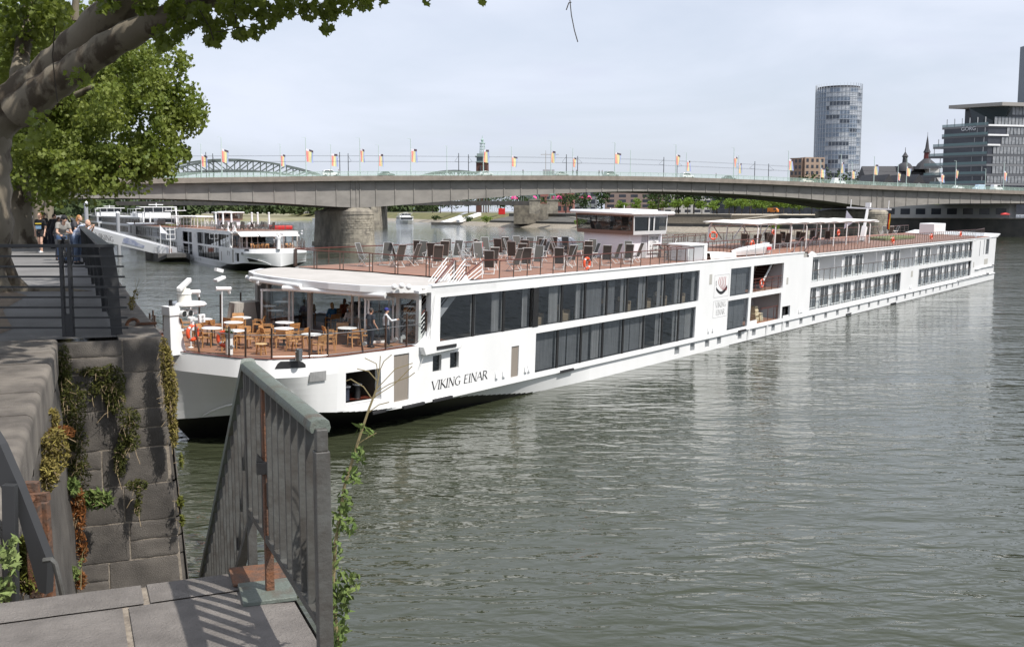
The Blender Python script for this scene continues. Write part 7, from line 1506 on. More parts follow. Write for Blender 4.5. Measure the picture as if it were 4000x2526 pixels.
tag(b.build('window_row', SASH, gk, 0), kind='stuff')
b = MB(); q0, q1, q2_, q3 = gb0 + gR * 12 + V((0, 0, 46)), gb0 + gR * 9 + V((0, 0, 54)), gb0 + gL * 9.5 + gR * .5 + V((0, 0, 54)), gb0 + gL * 7.5 + gR * 1.5 + V((0, 0, 46)); b.quad(gb0 + gR * 8 + gL * 1 + V((0, 0, 46)), gb0 + gR * 8.2 - gL * 1.5 + V((0, 0, 54)), q2_, q3); b.quad(gb0 + gR * 8 + gL * 1 + V((0, 0, 46)), gb0 + gR * 8.2 - gL * 1.5 + V((0, 0, 54)), gb0 + gR * 12 + V((0, 0, 54)) + gL * .2, gb0 + gR * 12 + V((0, 0, 46)) + gL * .2); b.build('slanted_glass', mat('slant_glass', (.02, .03, .035), .08), gk, 0)
b = MB(); top = [gb0 + gR * 3 - gL * 3.0, gb0 + gR * 62 - gL * 3, gb0 + gR * 62 + gL * 20, gb0 + gL * 17 - gR * 1.5]; b.extr([p + V((0, 0, 54.1 + (.0))) for p in top], (0, 0, 1.5)); b.build('cantilever_roof', mat('roof_concrete', (.30, .285, .265), .8), gk, 0)
ang = math.atan2((-gL).y, (-gL).x)
words('GÖRG', 2.3, Matrix.Translation(gb0 + gL * 8.5 - gR * .35 + V((0, 0, 44.2))) @ Matrix.Rotation(ang, 4, 'Z') @ Matrix.Rotation(rad(90), 4, 'X'), 'sign_lettering', mat('sign_silver', (.65, .66, .7), .4), gk, .05)
p = aty(4032, 800, 720); facade_house('dark_tower', 'sliver of a dark glass high-rise at the right picture edge', (p.x - 2.2, p.y), (1, .1), 24, 20, 8, 122, mat('dark_tower_glass', (.11, .13, .155), .3), mat('dark_tower_window', (.14, .19, .22), .15), 26, 8, frac=.7)
a_ = aty(3082, 800, 800); facade_house('brown_hotel', 'brown hotel block with rows of small windows left of the round tower', (a_.x, a_.y), (.75, -.66), 9.5, 20, 8, aty(3120, 618, 800).z, BRN, WIN, 9, 3, frac=.55)
a_ = aty(3140, 800, 793); facade_house('brown_hotel_wing', 'lighter brown hotel wing joined to the brown block', (a_.x, a_.y), (.98, .2), 16, 18, 8, aty(3120, 616, 800).z, mat('tan_facade', (.34, .25, .19), .85), WIN, 9, 4, frac=.5)
# church with two spires and the zigzag roofed hall
chp = aty(3548, 800, 600); cu = thing('church', 'church with dark roofs, an onion lantern and a pointed spire behind the bridge', 'church', (chp.x, chp.y, 14)); b = MB(); b.box(-24, 14, 0, 14, -6, 14); b.box(10, 16, -3, 6, -6, 19); b.build('wall', mat('church_white', (.62, .61, .58), .8), cu, 0)
b = MB(); b.extr([(-25, -.5, 14), (-25, 14.5, 14), (-25, 7, 21)], (40, 0, 0)); b.lathe((-1, 5, 18), [(5, 0), (4.6, 2.2), (3, 4.2), (1.5, 5), (1.3, 8), (1.9, 8.3), (1.0, 9.6), (.2, 11), (.12, 13.5)], 12); b.lathe((10, 1.5, 19), [(7, 0), (6, 1.5), (5, 3.2), (2.4, 5.4), (1.8, 6)], 10); b.lathe((10, 1.5, 28.4), [(2.2, 0), (1.2, 2.2), (.6, 6.5), (.12, 9.5), (.08, 11.5)], 8); b.build('slate_roof', ROOFD, cu, 30)
b = MB(); b.lathe((10, 1.5, 25), [(1.8, 0), (1.6, 3.5)], 8); b.build('red_lantern', mat('lantern_red', (.13, .03, .028), .7), cu, 0)
zh = aty(3385, 700, 520); zg = thing('zigzag_hall', 'dark hall with a row of pointed gables just above the bridge railing', 'building', (zh.x, zh.y, 10)); b = MB()
for k in range(5): x = k * 7.4; b.extr([(x, 0, 8), (x + 7.4, 0, 8), (x + 7.4, 0, 12), (x + 3.7, 0, 17.5), (x, 0, 12)], (0, 18, 0))
b.build('gabled_roof', ROOFD, zg, 0); b = MB()
for k in range(5): x = k * 7.4; b.quad((x + 2.2, -.1, 8), (x + 5.2, -.1, 8), (x + 5.2, -.1, 12), (x + 3.7, -.1, 13.5), (x + 2.2, -.1, 12))
b.build('gable_window', mat('gable_grey', (.25, .25, .26), .6), zg, 0); b = MB(); b.box(-2, 66, 1, 17, 0, 8); b.build('wall', DKW, zg, 0)
# scaffold block with crane far off
p = aty(2140, 800, 1300); sb_ = thing('tower_block', 'small pale tower block beside cranes far behind the bridge', 'building', (p.x - 6, p.y, 8)); b = MB(); b.box(0, 14, 0, 10, 0, 52); b.box(-4, 18, 0, 10, 0, 42); b.build('wall', mat('hazy_grey', (.35, .36, .38), .8), sb_, 0); b = MB(); b.box(1, 13, -.2, 0, 42, 50); b.build('window_grid', mat('hazy_dark', (.18, .19, .21), .6), sb_, 0)
cr_ = thing('tower_crane', 'thin tower crane far behind the bridge above the pale block', 'crane', (p.x - 3, p.y - 5, 8)); b = MB(); b.bar((0, 0, 0), (0, 0, 72), 1.0, 1.0); b.build('crane_mast', mat('crane_grey', (.4, .4, .4), .7), cr_, 0); b = MB(); b.bar((-6, 0, 70), (16, 0, 70), .8, .8); b.bar((0, 0, 70), (0, 0, 75), .6, .6); b.build('jib', mat('crane_grey', (.4, .4, .4)), cr_, 0)
# trees of the right bank
c = bank(46, 8.); c2 = bank(66, 8.); i = 0
for k in range(28):
    f = k / 27 * 3.55 + 3.75; i0 = int(f); p = c[i0].lerp(c[min(i0 + 1, 11)], f - i0)
    if f > 7.2: break
    far_tree('young light green tree in the quayside row, %s from the left' % (finger_word(k + 1) if k < 24 else 'twenty %sth' % ['fif', 'six', 'seven', 'eigh'][k - 24]), (p.x, p.y + (k % 2) * 4, 8), 7.6 + .8 * math.sin(k * 1.7), 3.5, LEAF[2], 100 + k, 520, .7, 'young trees along the far quay', .34)
for k, (u, yy, h, r) in enumerate([(1720, 860, 15, 9), (1765, 880, 17, 10), (1830, 840, 16, 9), (1900, 830, 17, 10), (1970, 800, 15, 9), (2035, 760, 17, 9), (2090, 740, 14, 7), (2210, 700, 16, 8), (2268, 690, 14, 7), (2350, 620, 15, 6), (2570, 560, 17, 7), (2650, 560, 18, 8), (2710, 555, 15, 6), (2800, 560, 17, 7), (2870, 555, 16, 7), (2930, 550, 17, 7), (1690, 900, 13, 8), (3060, 530, 14, 6)]):
    p = aty(u, 820, yy); far_tree('broad dark green tree of the far bank, %s counted from the left' % finger_word(k + 1), (p.x, p.y, 8), h, r, LEAF[1], 200 + k, 520, 1.0, 'dark trees on the far bank', .2)
for k, (u, yy) in enumerate([(3160, 780), (3215, 770), (3270, 780), (3330, 760), (3372, 760)]): p = aty(u, 800, yy); far_tree('green tree at the foot of the round tower, %s from the left' % finger_word(k + 1), (p.x, p.y, 8), 30, 10, LEAF[1], 300 + k, 420, 1.5, 'trees at the foot of the round tower', .2)
for k, (u, off_, i0) in enumerate([(2268, 9, 3), (2510, 9, 4), (3040, 9, 5), (1830, 20, 2), (1900, 24, 2), (1700, 22, 2)]): 
    p = aty(u, 870, [552, 505, 440, 690, 650, 760][k]); z = [3.0, 3.0, 3.0, 3.5, 4, 4][k]; sh = thing('shrub', 'low green shrub on the far shore, %s from the left' % finger_word([4, 5, 6, 2, 3, 1][k]), 'shrub', (p.x, p.y + 6, z - .8), 0, 'shrubs on the far shore'); crown_mesh((0, 0, 1.5), (3.2, 2.5, 1.9), 260, .7, 400 + k, 16, shell=.2, cl=.5).build('foliage', LEAF[1] if k % 2 else LEAF[2], sh, 0, 0, False)
for k, u in enumerate([2008, 2085, 2170, 2184, 2272, 2298, 2362]): p = aty(u, 765, 700); t = thing('pink_tent', 'small bright pink tent beside the horsemen, %s from the left' % finger_word(k + 1), 'tent', (p.x, p.y, p.z - 4.2), 0, 'pink tents beyond the river steps'); b = MB(); b.lathe((0, 0, 0), [(2.4, 2.2), (2.1, 3.1), (1.2, 4.1), (0, 4.5)], 8); b.build('tent_roof', mat('tent_pink', (.75, .06, .26), .7), t, 0); b = MB(); [b.bar((x, y, 0), (x, y, 2.3), .2, .2) for x in (-1.5, 1.5) for y in (-1.5, 1.5)]; b.build('tent_poles', ALU, t, 0)
for k, (u0, v0, u1, v1) in enumerate([(1727, 872, 1800, 848), (1789, 865, 1874, 836)]): b = thing('landing_ramp', 'white landing ramp sloping down the far bank, %s of two' % ['left', 'right'][k], 'gangway', (0, 0, 0), 0, 'white landing ramps on the far bank'); m_ = MB(); m_.bar(aty(u0, v0, 735), aty(u1, v1, 765), 2.4, 2.2); m_.build('ramp_side', WHITE, b, 0); m_ = MB(); q = aty(u0 - 8, v0 + 3, 735); m_.box(q.x - 6, q.x + 5, q.y - 3, q.y + 3, -.5, 1.6); m_.build('float', DKW, b, 0)
rk = thing('red_kiosk', 'small bright red kiosk on the far promenade near the railway bridge', 'kiosk', tuple(aty(1960, 838, 690))); b = MB(); b.box(-2.2, 2.2, -1.5, 1.5, 0, 4.0); b.build('kiosk_body', RED, rk, 0, .2)
cb = thing('white_pavilion', 'white slatted pavilion under the far trees', 'building', tuple(aty(1917, 828, 720))); b = MB(); [b.box(-6 + k * 1.6, -5.2 + k * 1.6, -3, 3, 0, 5) for k in range(8)]; b.box(-6.5, 7, -3, 3, 4.8, 5.4); b.build('slatted_wall', mat('pavilion_white', (.6, .65, .7), .6), cb, 0)
vn = thing('orange_van', 'orange service van parked on the embankment below the bridge', 'van', tuple(aty(3020, 832, 455)), rad(-35)); b = MB(); b.extr([(-2.3, -.9, .4), (2.3, -.9, .4), (2.3, -.9, 1.2), (1.5, -.9, 2.1), (-2.3, -.9, 2.1)], (0, 1.8, 0)); b.build('body', mat('van_orange', (.65, .20, .02), .4), vn, 0, .1); b = MB(); [b.tube([(x, -.95, .4), (x, .95, .4)], .38, 10) for x in (-1.4, 1.4)]; b.build('wheel', FENDER, vn); b = MB(); b.quad((.4, -.92, 1.25), (1.8, -.92, 1.25), (1.4, -.92, 1.95), (.4, -.92, 1.95)); b.build('window', WIN, vn, 0)
# left bank far away, seen beneath the bridge
b = MB(); b.quad((-900, 1100, 7), (-330, 900, 4), (-205, 1120, 1.5), (-225, 1500, 1.5), (-200, 2600, 7), (-1200, 2800, 7)); b.quad((-330, 900, 4), (-325, 895, -.3), (-198, 1112, -.3), (-205, 1120, 1.5)); b.quad((-205, 1120, 1.5), (-198, 1112, -.3), (-215, 1500, -.3), (-225, 1500, 1.5)); tag(b.build('left_bank_shore', mat('sandy_shore', (.26, .23, .15), .95, col2=(.15, .15, .07), scale=.03), None, 0), kind='structure')
rg = random.Random(5); wd_ = MB()
def wood(u0, u1, y0, y1, n, h, lf=4.0):
    for k in range(n):
        u = u0 + (u1 - u0) * rg.random(); yy = y0 + (y1 - y0) * rg.random(); p = aty(u, 820, yy); hh = h * (.65 + .5 * rg.random()); r = hh * .5; cs = V((p.x, p.y, 7 + hh * .5))
        for q in range(46):
            d = V((rg.gauss(0, 1), rg.gauss(0, 1), rg.gauss(0, 1))).normalized() * (rg.random() ** .4); leaf_at(wd_, cs + V((d.x * r, d.y * r, d.z * hh * .55)), lf, rg)
wood(40, 760, 700, 1000, 260, 15); wood(640, 1260, 1250, 1500, 200, 15); wood(1250, 1700, 1300, 1700, 90, 15, 5); wood(30, 420, 420, 640, 90, 13, 2.4)
tag(wd_.build('distant_wood', LEAF[3], None, 0, 0, False), 'hazy green band of woods on the far left bank below the bridges', 'woods', kind='stuff')
b = MB(); b.quad((-700, 330, ZP - .3), (-150, 300, ZP - .3), (-330, 900, 6.5), (-900, 1100, 6.5)); b.quad((-150, 300, ZP - .3), (-146, 300, -.5), (-322, 893, -.5), (-330, 900, 6.5)); tag(b.build('left_bank_ground', GRS, None, 0), kind='structure')
for k, (u0, u1, v, yy, rows, cols, lab) in enumerate([(738, 860, 797, 1320, 7, 10, 'white balconied apartment block seen under the bridge beside the wheelhouse'), (870, 960, 795, 1400, 6, 7, 'pale apartment block second from the left under the bridge'), (1110, 1180, 806, 1450, 5, 8, 'white low block under the bridge left of the pier'), (1165, 1255, 804, 1400, 4, 11, 'long white building touching the left side of the bridge pier'), (965, 1020, 800, 1500, 5, 6, 'small pale house cluster under the girder'), (560, 640, 806, 1250, 5, 8, 'pale block far behind the tall ship wheelhouse')]):
    a_, c_ = aty(u0, 820, yy), aty(u1, 820, yy); facade_house('apartment_block', lab, (a_.x, a_.y), (1, .05), c_.x - a_.x, 14, 6, aty(u0, v, yy).z, PLAST, WIN, rows, cols, roof=ROOFD, frac=.65, vfrac=.42)
fb = thing('distant_bridge', 'pale green girder bridge far away beneath the railway bridge', 'bridge', (0, 0, 0)); b = MB(); b.bar(aty(1480, 816, 1500), aty(1705, 813, 1500), 20, 4.5); b.build('girder', mat('pale_green_girder', (.22, .30, .28), .7), fb, 0); b = MB(); q = aty(1622, 840, 1500); b.bar((q.x, q.y, 0), (q.x, q.y, 12), 6, 6); b.build('pier', PST, fb, 0)
# ================================================================ plane trees on the promenade
t1 = thing('plane_tree', 'big plane tree with mottled leaning trunk and shaded limbs at the left edge', 'tree', (0, 0, 0))
b = MB(); A_ = lambda u, v, y=24.: aty(u, v, y)
base = V((-12.45, 24.5, ZP - .1))
limb(b, [base, base + V((.0, 0, .5)), A_(-52, 900), A_(-58, 700), A_(-50, 560), A_(-70, 420), A_(-150, 200), A_(-160, -60), A_(-100, -400)], .60, .42, 16)
for k in range(9):
    a = rad(k * 40 + 10); b.tube([base + V((math.cos(a) * 1.15, math.sin(a) * 1.15, -.05)), base + V((math.cos(a) * .66, math.sin(a) * .66, .3)), base + V((math.cos(a) * .30, math.sin(a) * .30, 1.25))], [.10, .22, .26], 10)
b.tube([base + V((.7, -.2, .0)), base + V((1.8, -.1, .05)), base + V((3.0, -.3, .02))], [.22, .16, .05], 8); b.tube([base + V((.3, -.8, .0)), base + V((.5, -2.0, .04)), base + V((.2, -3.2, .02))], [.2, .13, .05], 8)
b.build('trunk', BARK, t1, 60)
b = MB(); limb(b, [A_(-60, 520), A_(50, 405), A_(200, 290), A_(325, 170, 23.6), A_(465, 25, 23.2), A_(560, -90, 23), A_(660, -300, 22)], .50, .36, 14); b.build('main_limb', BARK, t1, 60)
b = MB(); limb(b, [A_(60, 440, 23.8), A_(180, 350, 23.6), A_(295, 270, 23.3), A_(435, 172, 22.8), A_(590, 92, 22.4), A_(735, 30, 22), A_(900, -60, 21.6)], .40, .20, 12); b.build('side_limb', BARK, t1, 60)
b = MB(); limb(b, [A_(290, 80, 25), A_(300, -40, 25)], .1, .08, 8); limb(b, [A_(60, 415), A_(80, 250, 25), A_(110, 60, 26), A_(130, -60, 26)], .22, .15, 10); b.build('upper_branch', BARK, t1, 60)
ok = lambda p: p.z > EYE + .196 * p.y + .5 + (0 if p.x > -3.6 else -1.8 if p.x < -8.5 else -.3)
cr1 = crown_mesh((-6.0, 15.5, 17.6), (9.5, 9.5, 4.4), 26000, .36, 21, 130, False, ok, .2, .26)  # unseen upper leaves, thickened to deepen the shade below, kept above the view
rg = random.Random(31)
for (u, v, r, n, y) in [(110, 60, 150, 700, 25.5), (40, 200, 130, 500, 26), (200, 60, 80, 260, 25), (90, 330, 110, 260, 26.5), (420, 10, 50, 60, 22.5), (570, 10, 50, 90, 22), (680, 30, 40, 90, 21.5), (700, 110, 55, 90, 21.5), (780, 60, 50, 110, 21), (840, 120, 45, 80, 21), (830, 160, 30, 40, 21), (900, 40, 60, 110, 20.6), (980, 20, 55, 110, 20.4), (1000, 120, 28, 26, 20.4), (935, 135, 26, 22, 20.4), (1050, 60, 50, 60, 20.2), (1120, 20, 50, 70, 20), (1210, 30, 50, 70, 20), (1280, 50, 40, 60, 20), (1275, 110, 22, 24, 20), (1340, 15, 45, 55, 20), (1420, 5, 35, 30, 20), (1490, 0, 25, 16, 20), (1660, 4, 12, 5, 20), (1890, 2, 14, 5, 20), (640, 150, 50, 60, 21.5), (150, 480, 60, 40, 22), (300, 300, 50, 26, 21.6), (120, 560, 40, 18, 21)]:
    for _ in range(n):
        a = rg.random() * 6.283; q = rg.random() ** .6; p = aty(u + r * q * math.cos(a), v + r * q * math.sin(a), y + rg.uniform(-.7, .7)); leaf_at(cr1, p, .16, rg, True, .5)
cr1.build('crown', LEAF[0], t1, 0, 0, False)
b = MB()
for pts in ([(915, 0), (922, 60), (918, 110), (880, 122), (845, 125)], [(918, 110), (960, 105), (1000, 115)], [(1060, 20), (1030, 60), (990, 80)], [(1280, 0), (1282, 60), (1275, 125)], [(2226, 0), (2232, 60), (2244, 120), (2257, 165)], [(2232, 10), (2222, 12), (2212, 40)], [(780, 40), (820, 110), (835, 160)], [(215, 100), (205, 220), (216, 330)], [(216, 330), (225, 400)]): b.tube([aty(u, v, 20.3 if u > 500 else 21.8) for u, v in pts], .012, 4)
b.build('twig', BARKD, t1)
t2 = thing('plane_tree', 'sunlit green plane tree with pale trunk standing second along the promenade', 'tree', (0, 0, 0))
b = MB(); base = V((-25.1, 53.5, ZP - .1)); limb(b, [base, base + V((0, 0, 3)), base + V((.3, 0, 6.5)), base + V((.8, -.3, 9)), base + V((2, -1, 12))], .75, .35, 12)
for k in range(7): a = rad(k * 51); b.tube([base + V((math.cos(a) * 1.2, math.sin(a) * 1.2, 0)), base + V((math.cos(a) * .6, math.sin(a) * .6, .4)), base + V((math.cos(a) * .35, math.sin(a) * .35, 1.3))], [.12, .26, .32], 8)
limb(b, [base + V((.3, 0, 5)), base + V((3, -1.5, 7.2)), base + V((6.5, -3, 8.3))], .28, .1, 8); b.build('trunk', BARK, t2, 60)
cm = crown_mesh(aty(300, 330, 50), (5.3, 5.5, 5.6), 24000, .185, 41, 170, True, None, .45, .15)
c3 = crown_mesh(aty(280, 640, 48.5), (3.8, 3, 1.7), 5200, .18, 42, 44, False, None, .3, .3); cm.add(c3.v, c3.f)
c3 = crown_mesh(aty(560, 640, 48.5), (1.7, 1.6, 1.3), 2200, .17, 43, 16, False, None, .3, .4); cm.add(c3.v, c3.f)
c3 = crown_mesh(aty(60, 560, 52), (4.2, 3, 3.8), 4800, .2, 45, 40, False, None, .3, .3); cm.add(c3.v, c3.f)
c3 = crown_mesh(aty(655, 430, 49.5), (1.7, 2, 2.9), 3600, .18, 46, 26, False, None, .4, .3); cm.add(c3.v, c3.f)
cm.build('crown', LEAF[0], t2, 0, 0, False)
for i, (u, yv, hh, seed, lab) in enumerate([(160, 64, 12, 51, 'slimmer plane tree trunk directly behind the second promenade tree'), (190, 82, 13, 52, 'far plane tree of the promenade row half hidden by leaves')]):
    p = aty(u, 900, yv); t3 = thing('plane_tree', lab, 'tree', (p.x, p.y, ZP)); b = MB(); limb(b, [(0, 0, -.1), (0, 0, 3), (.2, 0, 7), (.5, 0, 10)], .5, .25, 10); b.build('trunk', BARK, t3, 60); crown_mesh((.5, 0, 10.5), (5.5, 5, 5.2), 3800, .4, seed, 60, False, None, .4, .25).build('crown', LEAF[0], t3, 0, 0, False)
# ================================================================ people on the promenade
def prom(u, y): k = (u - 2000) / 4091. * (.9942 * y + .2); return (k, y, ZP + .005)
CH_ = math.atan2(-.8, .6) - math.pi / 2
bk = thing('bicycle', 'dark bicycle held by the man with the black helmet', 'bicycle', prom(262, 37.0), CH_ + math.pi / 2)
for x in (-.54, .54):
    b = MB(); b.torus((x, 0, .345), .33, .022, 28, 6, Matrix.Rotation(rad(90), 3, 'X')); o = b.build('wheel', FENDER, bk); b = MB()
    for k in range(10): a = rad(36 * k); b.tube([(x, 0, .345), (x + .32 * math.cos(a), 0, .345 + .32 * math.sin(a))], .004, 3)
    b.build('spoke_set', ALU, o)
b = MB(); [b.tube([p, q], .018, 6) for p, q in (((-.54, 0, .345), (-.08, 0, .29)), ((-.08, 0, .29), (-.2, 0, .85)), ((-.08, 0, .29), (.36, 0, .72)), ((-.17, 0, .72), (.34, 0, .80)), ((-.54, 0, .345), (-.17, 0, .72)), ((.36, 0, .85), (.54, 0, .345)))]; b.build('frame', DARK, bk)
b = MB(); b.tube([(.35, 0, .84), (.32, 0, 1.02)], .016); b.tube([(.24, -.3, 1.04), (.33, -.1, 1.03), (.33, .1, 1.03), (.24, .3, 1.04)], .014, 6); b.build('handlebar', DARK, bk); b = MB(); b.sph((-.22, 0, .9), .14, .07, .04); b.build('saddle', DARK, bk); b = MB(); b.box(-.75, -.35, -.2, .2, .55, .85); b.build('pannier', DARK, bk, 30, .03)
JEAN = (.06, .11, .22)
lean = dict(STAND, chest=(0, .12, 1.27), waist=(0, .03, 1.09), neck=(0, .2, 1.42), head=(0, .29, 1.56), ls=(-.185, .14, 1.38), le=(-.25, .22, 1.1), lh=(-.24, .42, 1.03), rs=(.185, .14, 1.38), re=(.25, .22, 1.1), rh=(.24, .42, 1.03))
person('man in grey t-shirt, jeans and black helmet holding a bicycle', prom(245, 37.4), CH_ + rad(10), dict(lean, lk=(-.12, .1, .5)), 0, (.30, .29, .27), .6, JEAN, 1.0, (.06, .04, .03), 0, ('helmet', (.015, .015, .017)))
person('bald man in striped white and blue shirt leaning on the lattice railing', prom(303, 36.6), rad(-100), dict(lean, chest=(0, .22, 1.2), neck=(0, .36, 1.31), head=(0, .46, 1.42), ls=(-.185, .26, 1.28), rs=(.185, .26, 1.28), le=(-.22, .42, 1.06), re=(.22, .42, 1.06), lh=(-.1, .6, 1.26), rh=(.1, .62, 1.26)), 0, (.6, .62, .68), .7, (.10, .14, .22), 1.0, None, topmat=mat('striped_shirt', (.66, .67, .72), .85, col2=(.18, .24, .36), scale=2.6, stretch=(.2, .2, 9), contrast=(.48, .52)))
person('dark haired person in black top behind the helmeted man', prom(226, 39.5), rad(-60), lean, 1, (.015, .015, .017), .6, (.03, .035, .05), 1.0, (.02, .015, .012), .05)
person('person with reddish blond hair between the helmet and the bald man', prom(287, 40.5), rad(-85), lean, 0, (.06, .06, .07), .6, (.05, .07, .12), 1.0, (.42, .20, .07), .05)
w_ = person('young woman in black printed t-shirt and shorts walking towards the viewer', prom(162, 46.3), rad(172), dict(STAND, lk=(-.09, .12, .5), la=(-.09, .10, .08), rk=(.09, .0, .5), ra=(.09, -.14, .1), lh=(-.25, .1, .86), rh=(.25, .0, .86)), 0, (.012, .012, .014), .75, (.012, .012, .014), .26, (.20, .10, .04), .16, None, (.7, .7, .7))
b = MB(); b.mi = 0; b.box(-.13, .13, .135, .15, 1.06, 1.2); b.mi = 1; b.box(-.15, .15, .14, .153, 1.27, 1.32); b.build('shirt_print', [mat('print_sky', (.10, .25, .42), .8, col2=(.3, .4, .5), scale=14), mat('print_yellow', (.70, .52, .05), .8)], w_, 0)
person('man with dark sunglasses and black top behind the walking woman', prom(178, 54), rad(150), STAND, 1, (.02, .02, .022), .6, (.02, .02, .03), 1.0, (.03, .02, .015))
person('person in black leaning at the railing behind the walking woman', prom(194, 53), rad(-80), lean, 0, (.02, .018, .018), 1.2, (.02, .02, .03), 1.0, (.03, .02, .015))
person('short haired person bending over the railing in the middle of the group', prom(208, 52), rad(-90), dict(lean, head=(0, .35, 1.42), neck=(0, .25, 1.32)), 0, (.03, .03, .035), 1.2, (.02, .02, .03), 1.0, (.10, .05, .03))
w_ = person('man in black t-shirt with backpack looking at a phone by the tree trunks', prom(125, 66), rad(-60), dict(STAND, rh=(.12, .34, 1.16), re=(.24, .1, 1.12), lh=(-.12, .34, 1.16), le=(-.24, .1, 1.12)), 1, (.02, .02, .022), .6, (.13, .18, .27), 1.0, (.02, .015, .012))
b = MB(); b.box(-.17, .17, -.30, -.12, 1.0, 1.45); b.build('backpack', DARK, w_, 30, .05)
# ================================================================ plants on the walls
def plant_mat(n, a, c): return mat(n, a, .8, col2=c, scale=9, spec=.2)
OL, YL, BRW, GRN = plant_mat('moss_olive', (.085, .085, .02), (.04, .05, .012)), plant_mat('weed_yellow', (.26, .22, .06), (.14, .11, .035)), plant_mat('weed_rust', (.25, .09, .025), (.14, .06, .02)), plant_mat('weed_green', (.085, .135, .035), (.15, .19, .06))
def tuft(label, spots, m, seed, size=.034, name='wall_plant', grp='plants growing on the quay wall', droop=.6, stalks=True):
    p0 = spots[0]; o0 = aty(p0[0], p0[1], p0[4]); t = thing(name, label, 'plant', tuple(o0), 0, grp); rg = random.Random(seed); b = MB(); st_ = MB()
    for (u, v, ru, rv, y, n) in spots:
        for _ in range(int(n * 2.6)):
            a = rg.random() * 6.283; q = rg.random() ** .75; p = aty(u + ru * 1.15 * q * math.cos(a), v + rv * 1.15 * q * math.sin(a), y - abs(rg.gauss(0, .06))); leaf_at(b, p - o0, size, rg, False, droop, True)
        if stalks:
            for _ in range(max(2, n // 22)):
                p = aty(u + rg.uniform(-ru, ru) * .7, v + rg.uniform(-rv, rv) * .7, y) - o0; q = p + V((rg.gauss(0, .08), -.08 - .05 * rg.random(), rg.gauss(-.06, .10))); st_.tube([p, p.lerp(q, .5) + V((0, -.05, .03)), q], .004, 3)
    b.build('leaf_cluster', m, t, 0, 0, False)
    if stalks: st_.build('dry_stalk', mat('dry_straw', (.33, .25, .15), .9), t, 0, 0, False)
Y_ = 14.85
tuft('dark olive moss trailing down the inner corner of the basalt block wall', [(250, 1470, 28, 110, 14.6, 420), (285, 1600, 45, 90, 14.6, 420), (295, 1740, 45, 90, 14.6, 330), (310, 1850, 40, 60, 14.6, 200)], OL, 1)
tuft('broad olive moss cushion high on the block face below the coping', [(430, 1490, 55, 60, Y_, 420), (450, 1560, 35, 50, Y_, 260), (350, 1450, 60, 16, Y_, 160), (330, 1530, 50, 40, Y_, 130)], OL, 2)
tuft('moss strip hanging on the vertical joint in the middle of the block face', [(505, 1640, 40, 45, Y_ + .02, 220), (505, 1720, 38, 40, Y_ + .03, 240), (470, 1800, 22, 60, Y_ + .03, 200)], OL, 3)
tuft('small moss patch low on the block face joint', [(535, 1895, 40, 22, Y_ + .05, 150), (540, 1960, 14, 50, Y_ + .05, 90)], OL, 4)
tuft('yellow brown stonecrop hanging over the river edge of the block wall', [(652, 1440, 22, 80, 15.0, 420), (668, 1530, 24, 80, 15.0, 460), (672, 1620, 16, 70, 15.05, 300), (680, 1690, 14, 50, 15.05, 220), (640, 1370, 16, 50, 15.0, 160)], YL, 5)
tuft('pale yellow weeds clinging to the coping edge above the bracket', [(205, 1640, 26, 40, 11.6, 220), (215, 1760, 50, 80, 10.2, 520), (190, 1850, 34, 60, 9.6, 260)], YL, 6, .032)
tuft('rust brown dead fern by the coping weeds', [(240, 1690, 45, 22, 10.6, 160), (305, 2000, 26, 90, 14.4, 380), (320, 2140, 20, 50, 14.4, 160)], BRW, 7, .035)
tuft('bright green leafy weed low in the wall corner', [(370, 1950, 60, 32, 14.5, 260), (285, 1900, 20, 30, 14.3, 90)], GRN, 8, .065)
tuft('red and green weed at the foot of the inner wall corner', [(310, 2265, 24, 34, 13.8, 220)], BRW, 9, .032); tuft('fresh green weed beside the red weed at the wall foot', [(280, 2240, 26, 26, 13.4, 160)], GRN, 10, .045)
tuft('mossy green growth behind the steel bracket upright', [(90, 2200, 24, 90, 6.6, 420), (120, 2270, 40, 40, 6.5, 260)], plant_mat('moss_bright', (.16, .17, .03), (.08, .09, .02)), 11, .03)
tuft('sparse weeds at the water side of the block wall', [(705, 1960, 12, 22, 15.2, 90), (712, 2030, 8, 20, 15.2, 60), (708, 1800, 6, 30, 15.2, 50)], plant_mat('weed_olive', (.16, .17, .03), (.08, .09, .02)), 12, .035)
# grasses and the tall weed by the railing
def tall_weed(label, path, y, leaves, m, seed, twigs=(), name='tall_weed', lsize=.027, grp=None):
    o0 = aty(path[0][0], path[0][1], y); t = thing(name, label, 'plant', tuple(o0), 0, grp); rg = random.Random(seed); b = MB(); P = [aty(u, v, y) - o0 for u, v in path]; b.tube(P, [.009 - .006 * i / (len(P) - 1) for i in range(len(P))], 6)
    for tw in twigs: b.tube([aty(u, v, y) - o0 for u, v in tw], .0022, 4)
    b.build('stem', mat('weed_stem', (.25, .20, .10), .8), t); b = MB()
    for (u, v, ru, rv, n) in leaves:
        for _ in range(n):
            a = rg.random() * 6.283; q = rg.random() ** .5; leaf_at(b, aty(u + ru * q * math.cos(a), v + rv * q * math.sin(a), y + rg.uniform(-.07, .07)) - o0, lsize, rg, rg.random() < .35, .1, True if rg.random() < .7 else False)
    b.build('leaves', m, t, 0, 0, False)
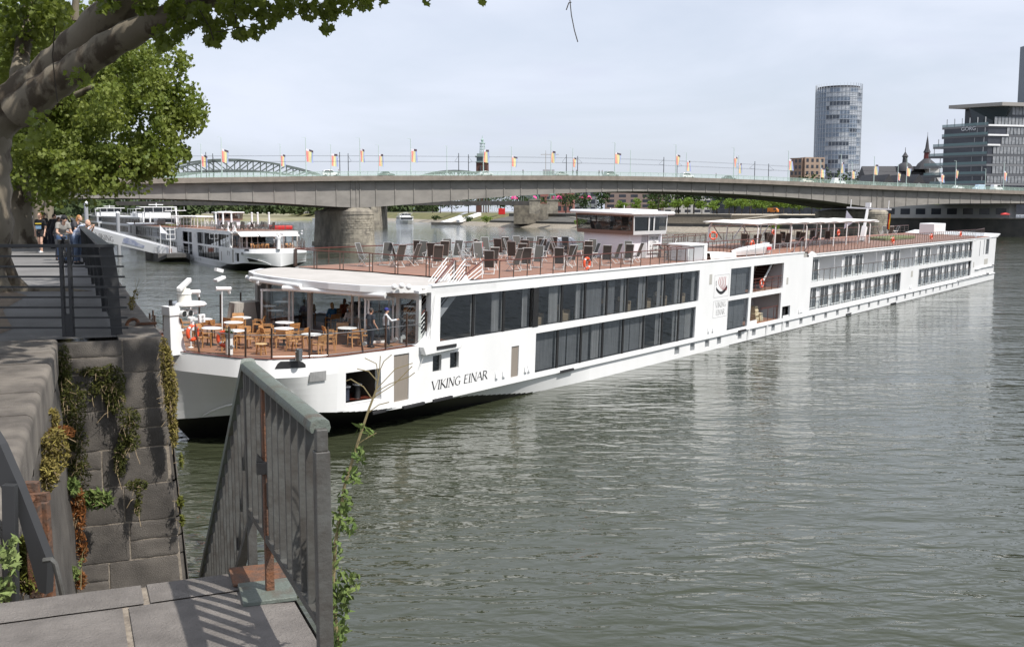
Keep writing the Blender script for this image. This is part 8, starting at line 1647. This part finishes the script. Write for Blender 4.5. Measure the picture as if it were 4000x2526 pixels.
tall_weed('tall leafy weed growing beside the iron railing end post', [(1322, 2560), (1300, 2300), (1310, 2120), (1345, 1900), (1400, 1720), (1440, 1600), (1470, 1520), (1482, 1450)], 4.05,
          [(1330, 2420, 40, 90, 70), (1330, 2280, 60, 70, 80), (1340, 2330, 30, 40, 40), (1305, 2150, 30, 60, 40), (1330, 2040, 36, 50, 40), (1370, 2060, 25, 30, 16), (1345, 1960, 30, 50, 34), (1370, 1860, 36, 40, 28), (1405, 1780, 30, 40, 20), (1410, 1680, 22, 26, 12), (1440, 1690, 20, 16, 8), (1310, 2500, 26, 40, 50), (1390, 2270, 20, 30, 14)], GRN, 3,
          [[(1455, 1560), (1420, 1510), (1370, 1480), (1352, 1487)], [(1475, 1490), (1440, 1450), (1395, 1440)], [(1478, 1470), (1470, 1420), (1425, 1398)], [(1470, 1530), (1520, 1500), (1600, 1470), (1620, 1455)], [(1462, 1550), (1540, 1500), (1610, 1430)], [(1482, 1450), (1500, 1410), (1530, 1385)], [(1482, 1450), (1486, 1390)], [(1440, 1610), (1480, 1580), (1520, 1570)], [(1400, 1730), (1450, 1700), (1470, 1690)], [(1470, 1520), (1545, 1440), (1612, 1418)]])
tall_weed('bushy green weed with narrow leaves in the bottom left corner', [(20, 2360), (40, 2250), (55, 2120)], 5.3, [(20, 2300, 40, 45, 70), (45, 2190, 26, 60, 60), (10, 2170, 20, 60, 30), (52, 2120, 14, 30, 24)], plant_mat('weed_fresh', (.14, .19, .06), (.22, .27, .10)), 8, (), 'leafy_weed', .036)
tall_weed('dry branching weed with grass at the outer quay edge', [(515, 1205), (525, 1150), (545, 1090)], 17.6, [(515, 1185, 14, 26, 90), (530, 1150, 10, 20, 30)], YL, 12, [[(515, 1190), (540, 1130), (600, 1075)], [(520, 1170), (560, 1120), (600, 1100)], [(516, 1180), (530, 1120), (528, 1080)], [(520, 1180), (545, 1140), (590, 1130)], [(545, 1110), (575, 1085), (605, 1063)]], 'dry_weed', .035)
tall_weed('little yellow flowered weed in the wall corner below the block face', [(315, 2300), (318, 2220), (322, 2160), (334, 2138)], 13.6, [(318, 2200, 8, 20, 8)], GRN, 13, [[(322, 2160), (345, 2140)]], 'flower_weed', .05)
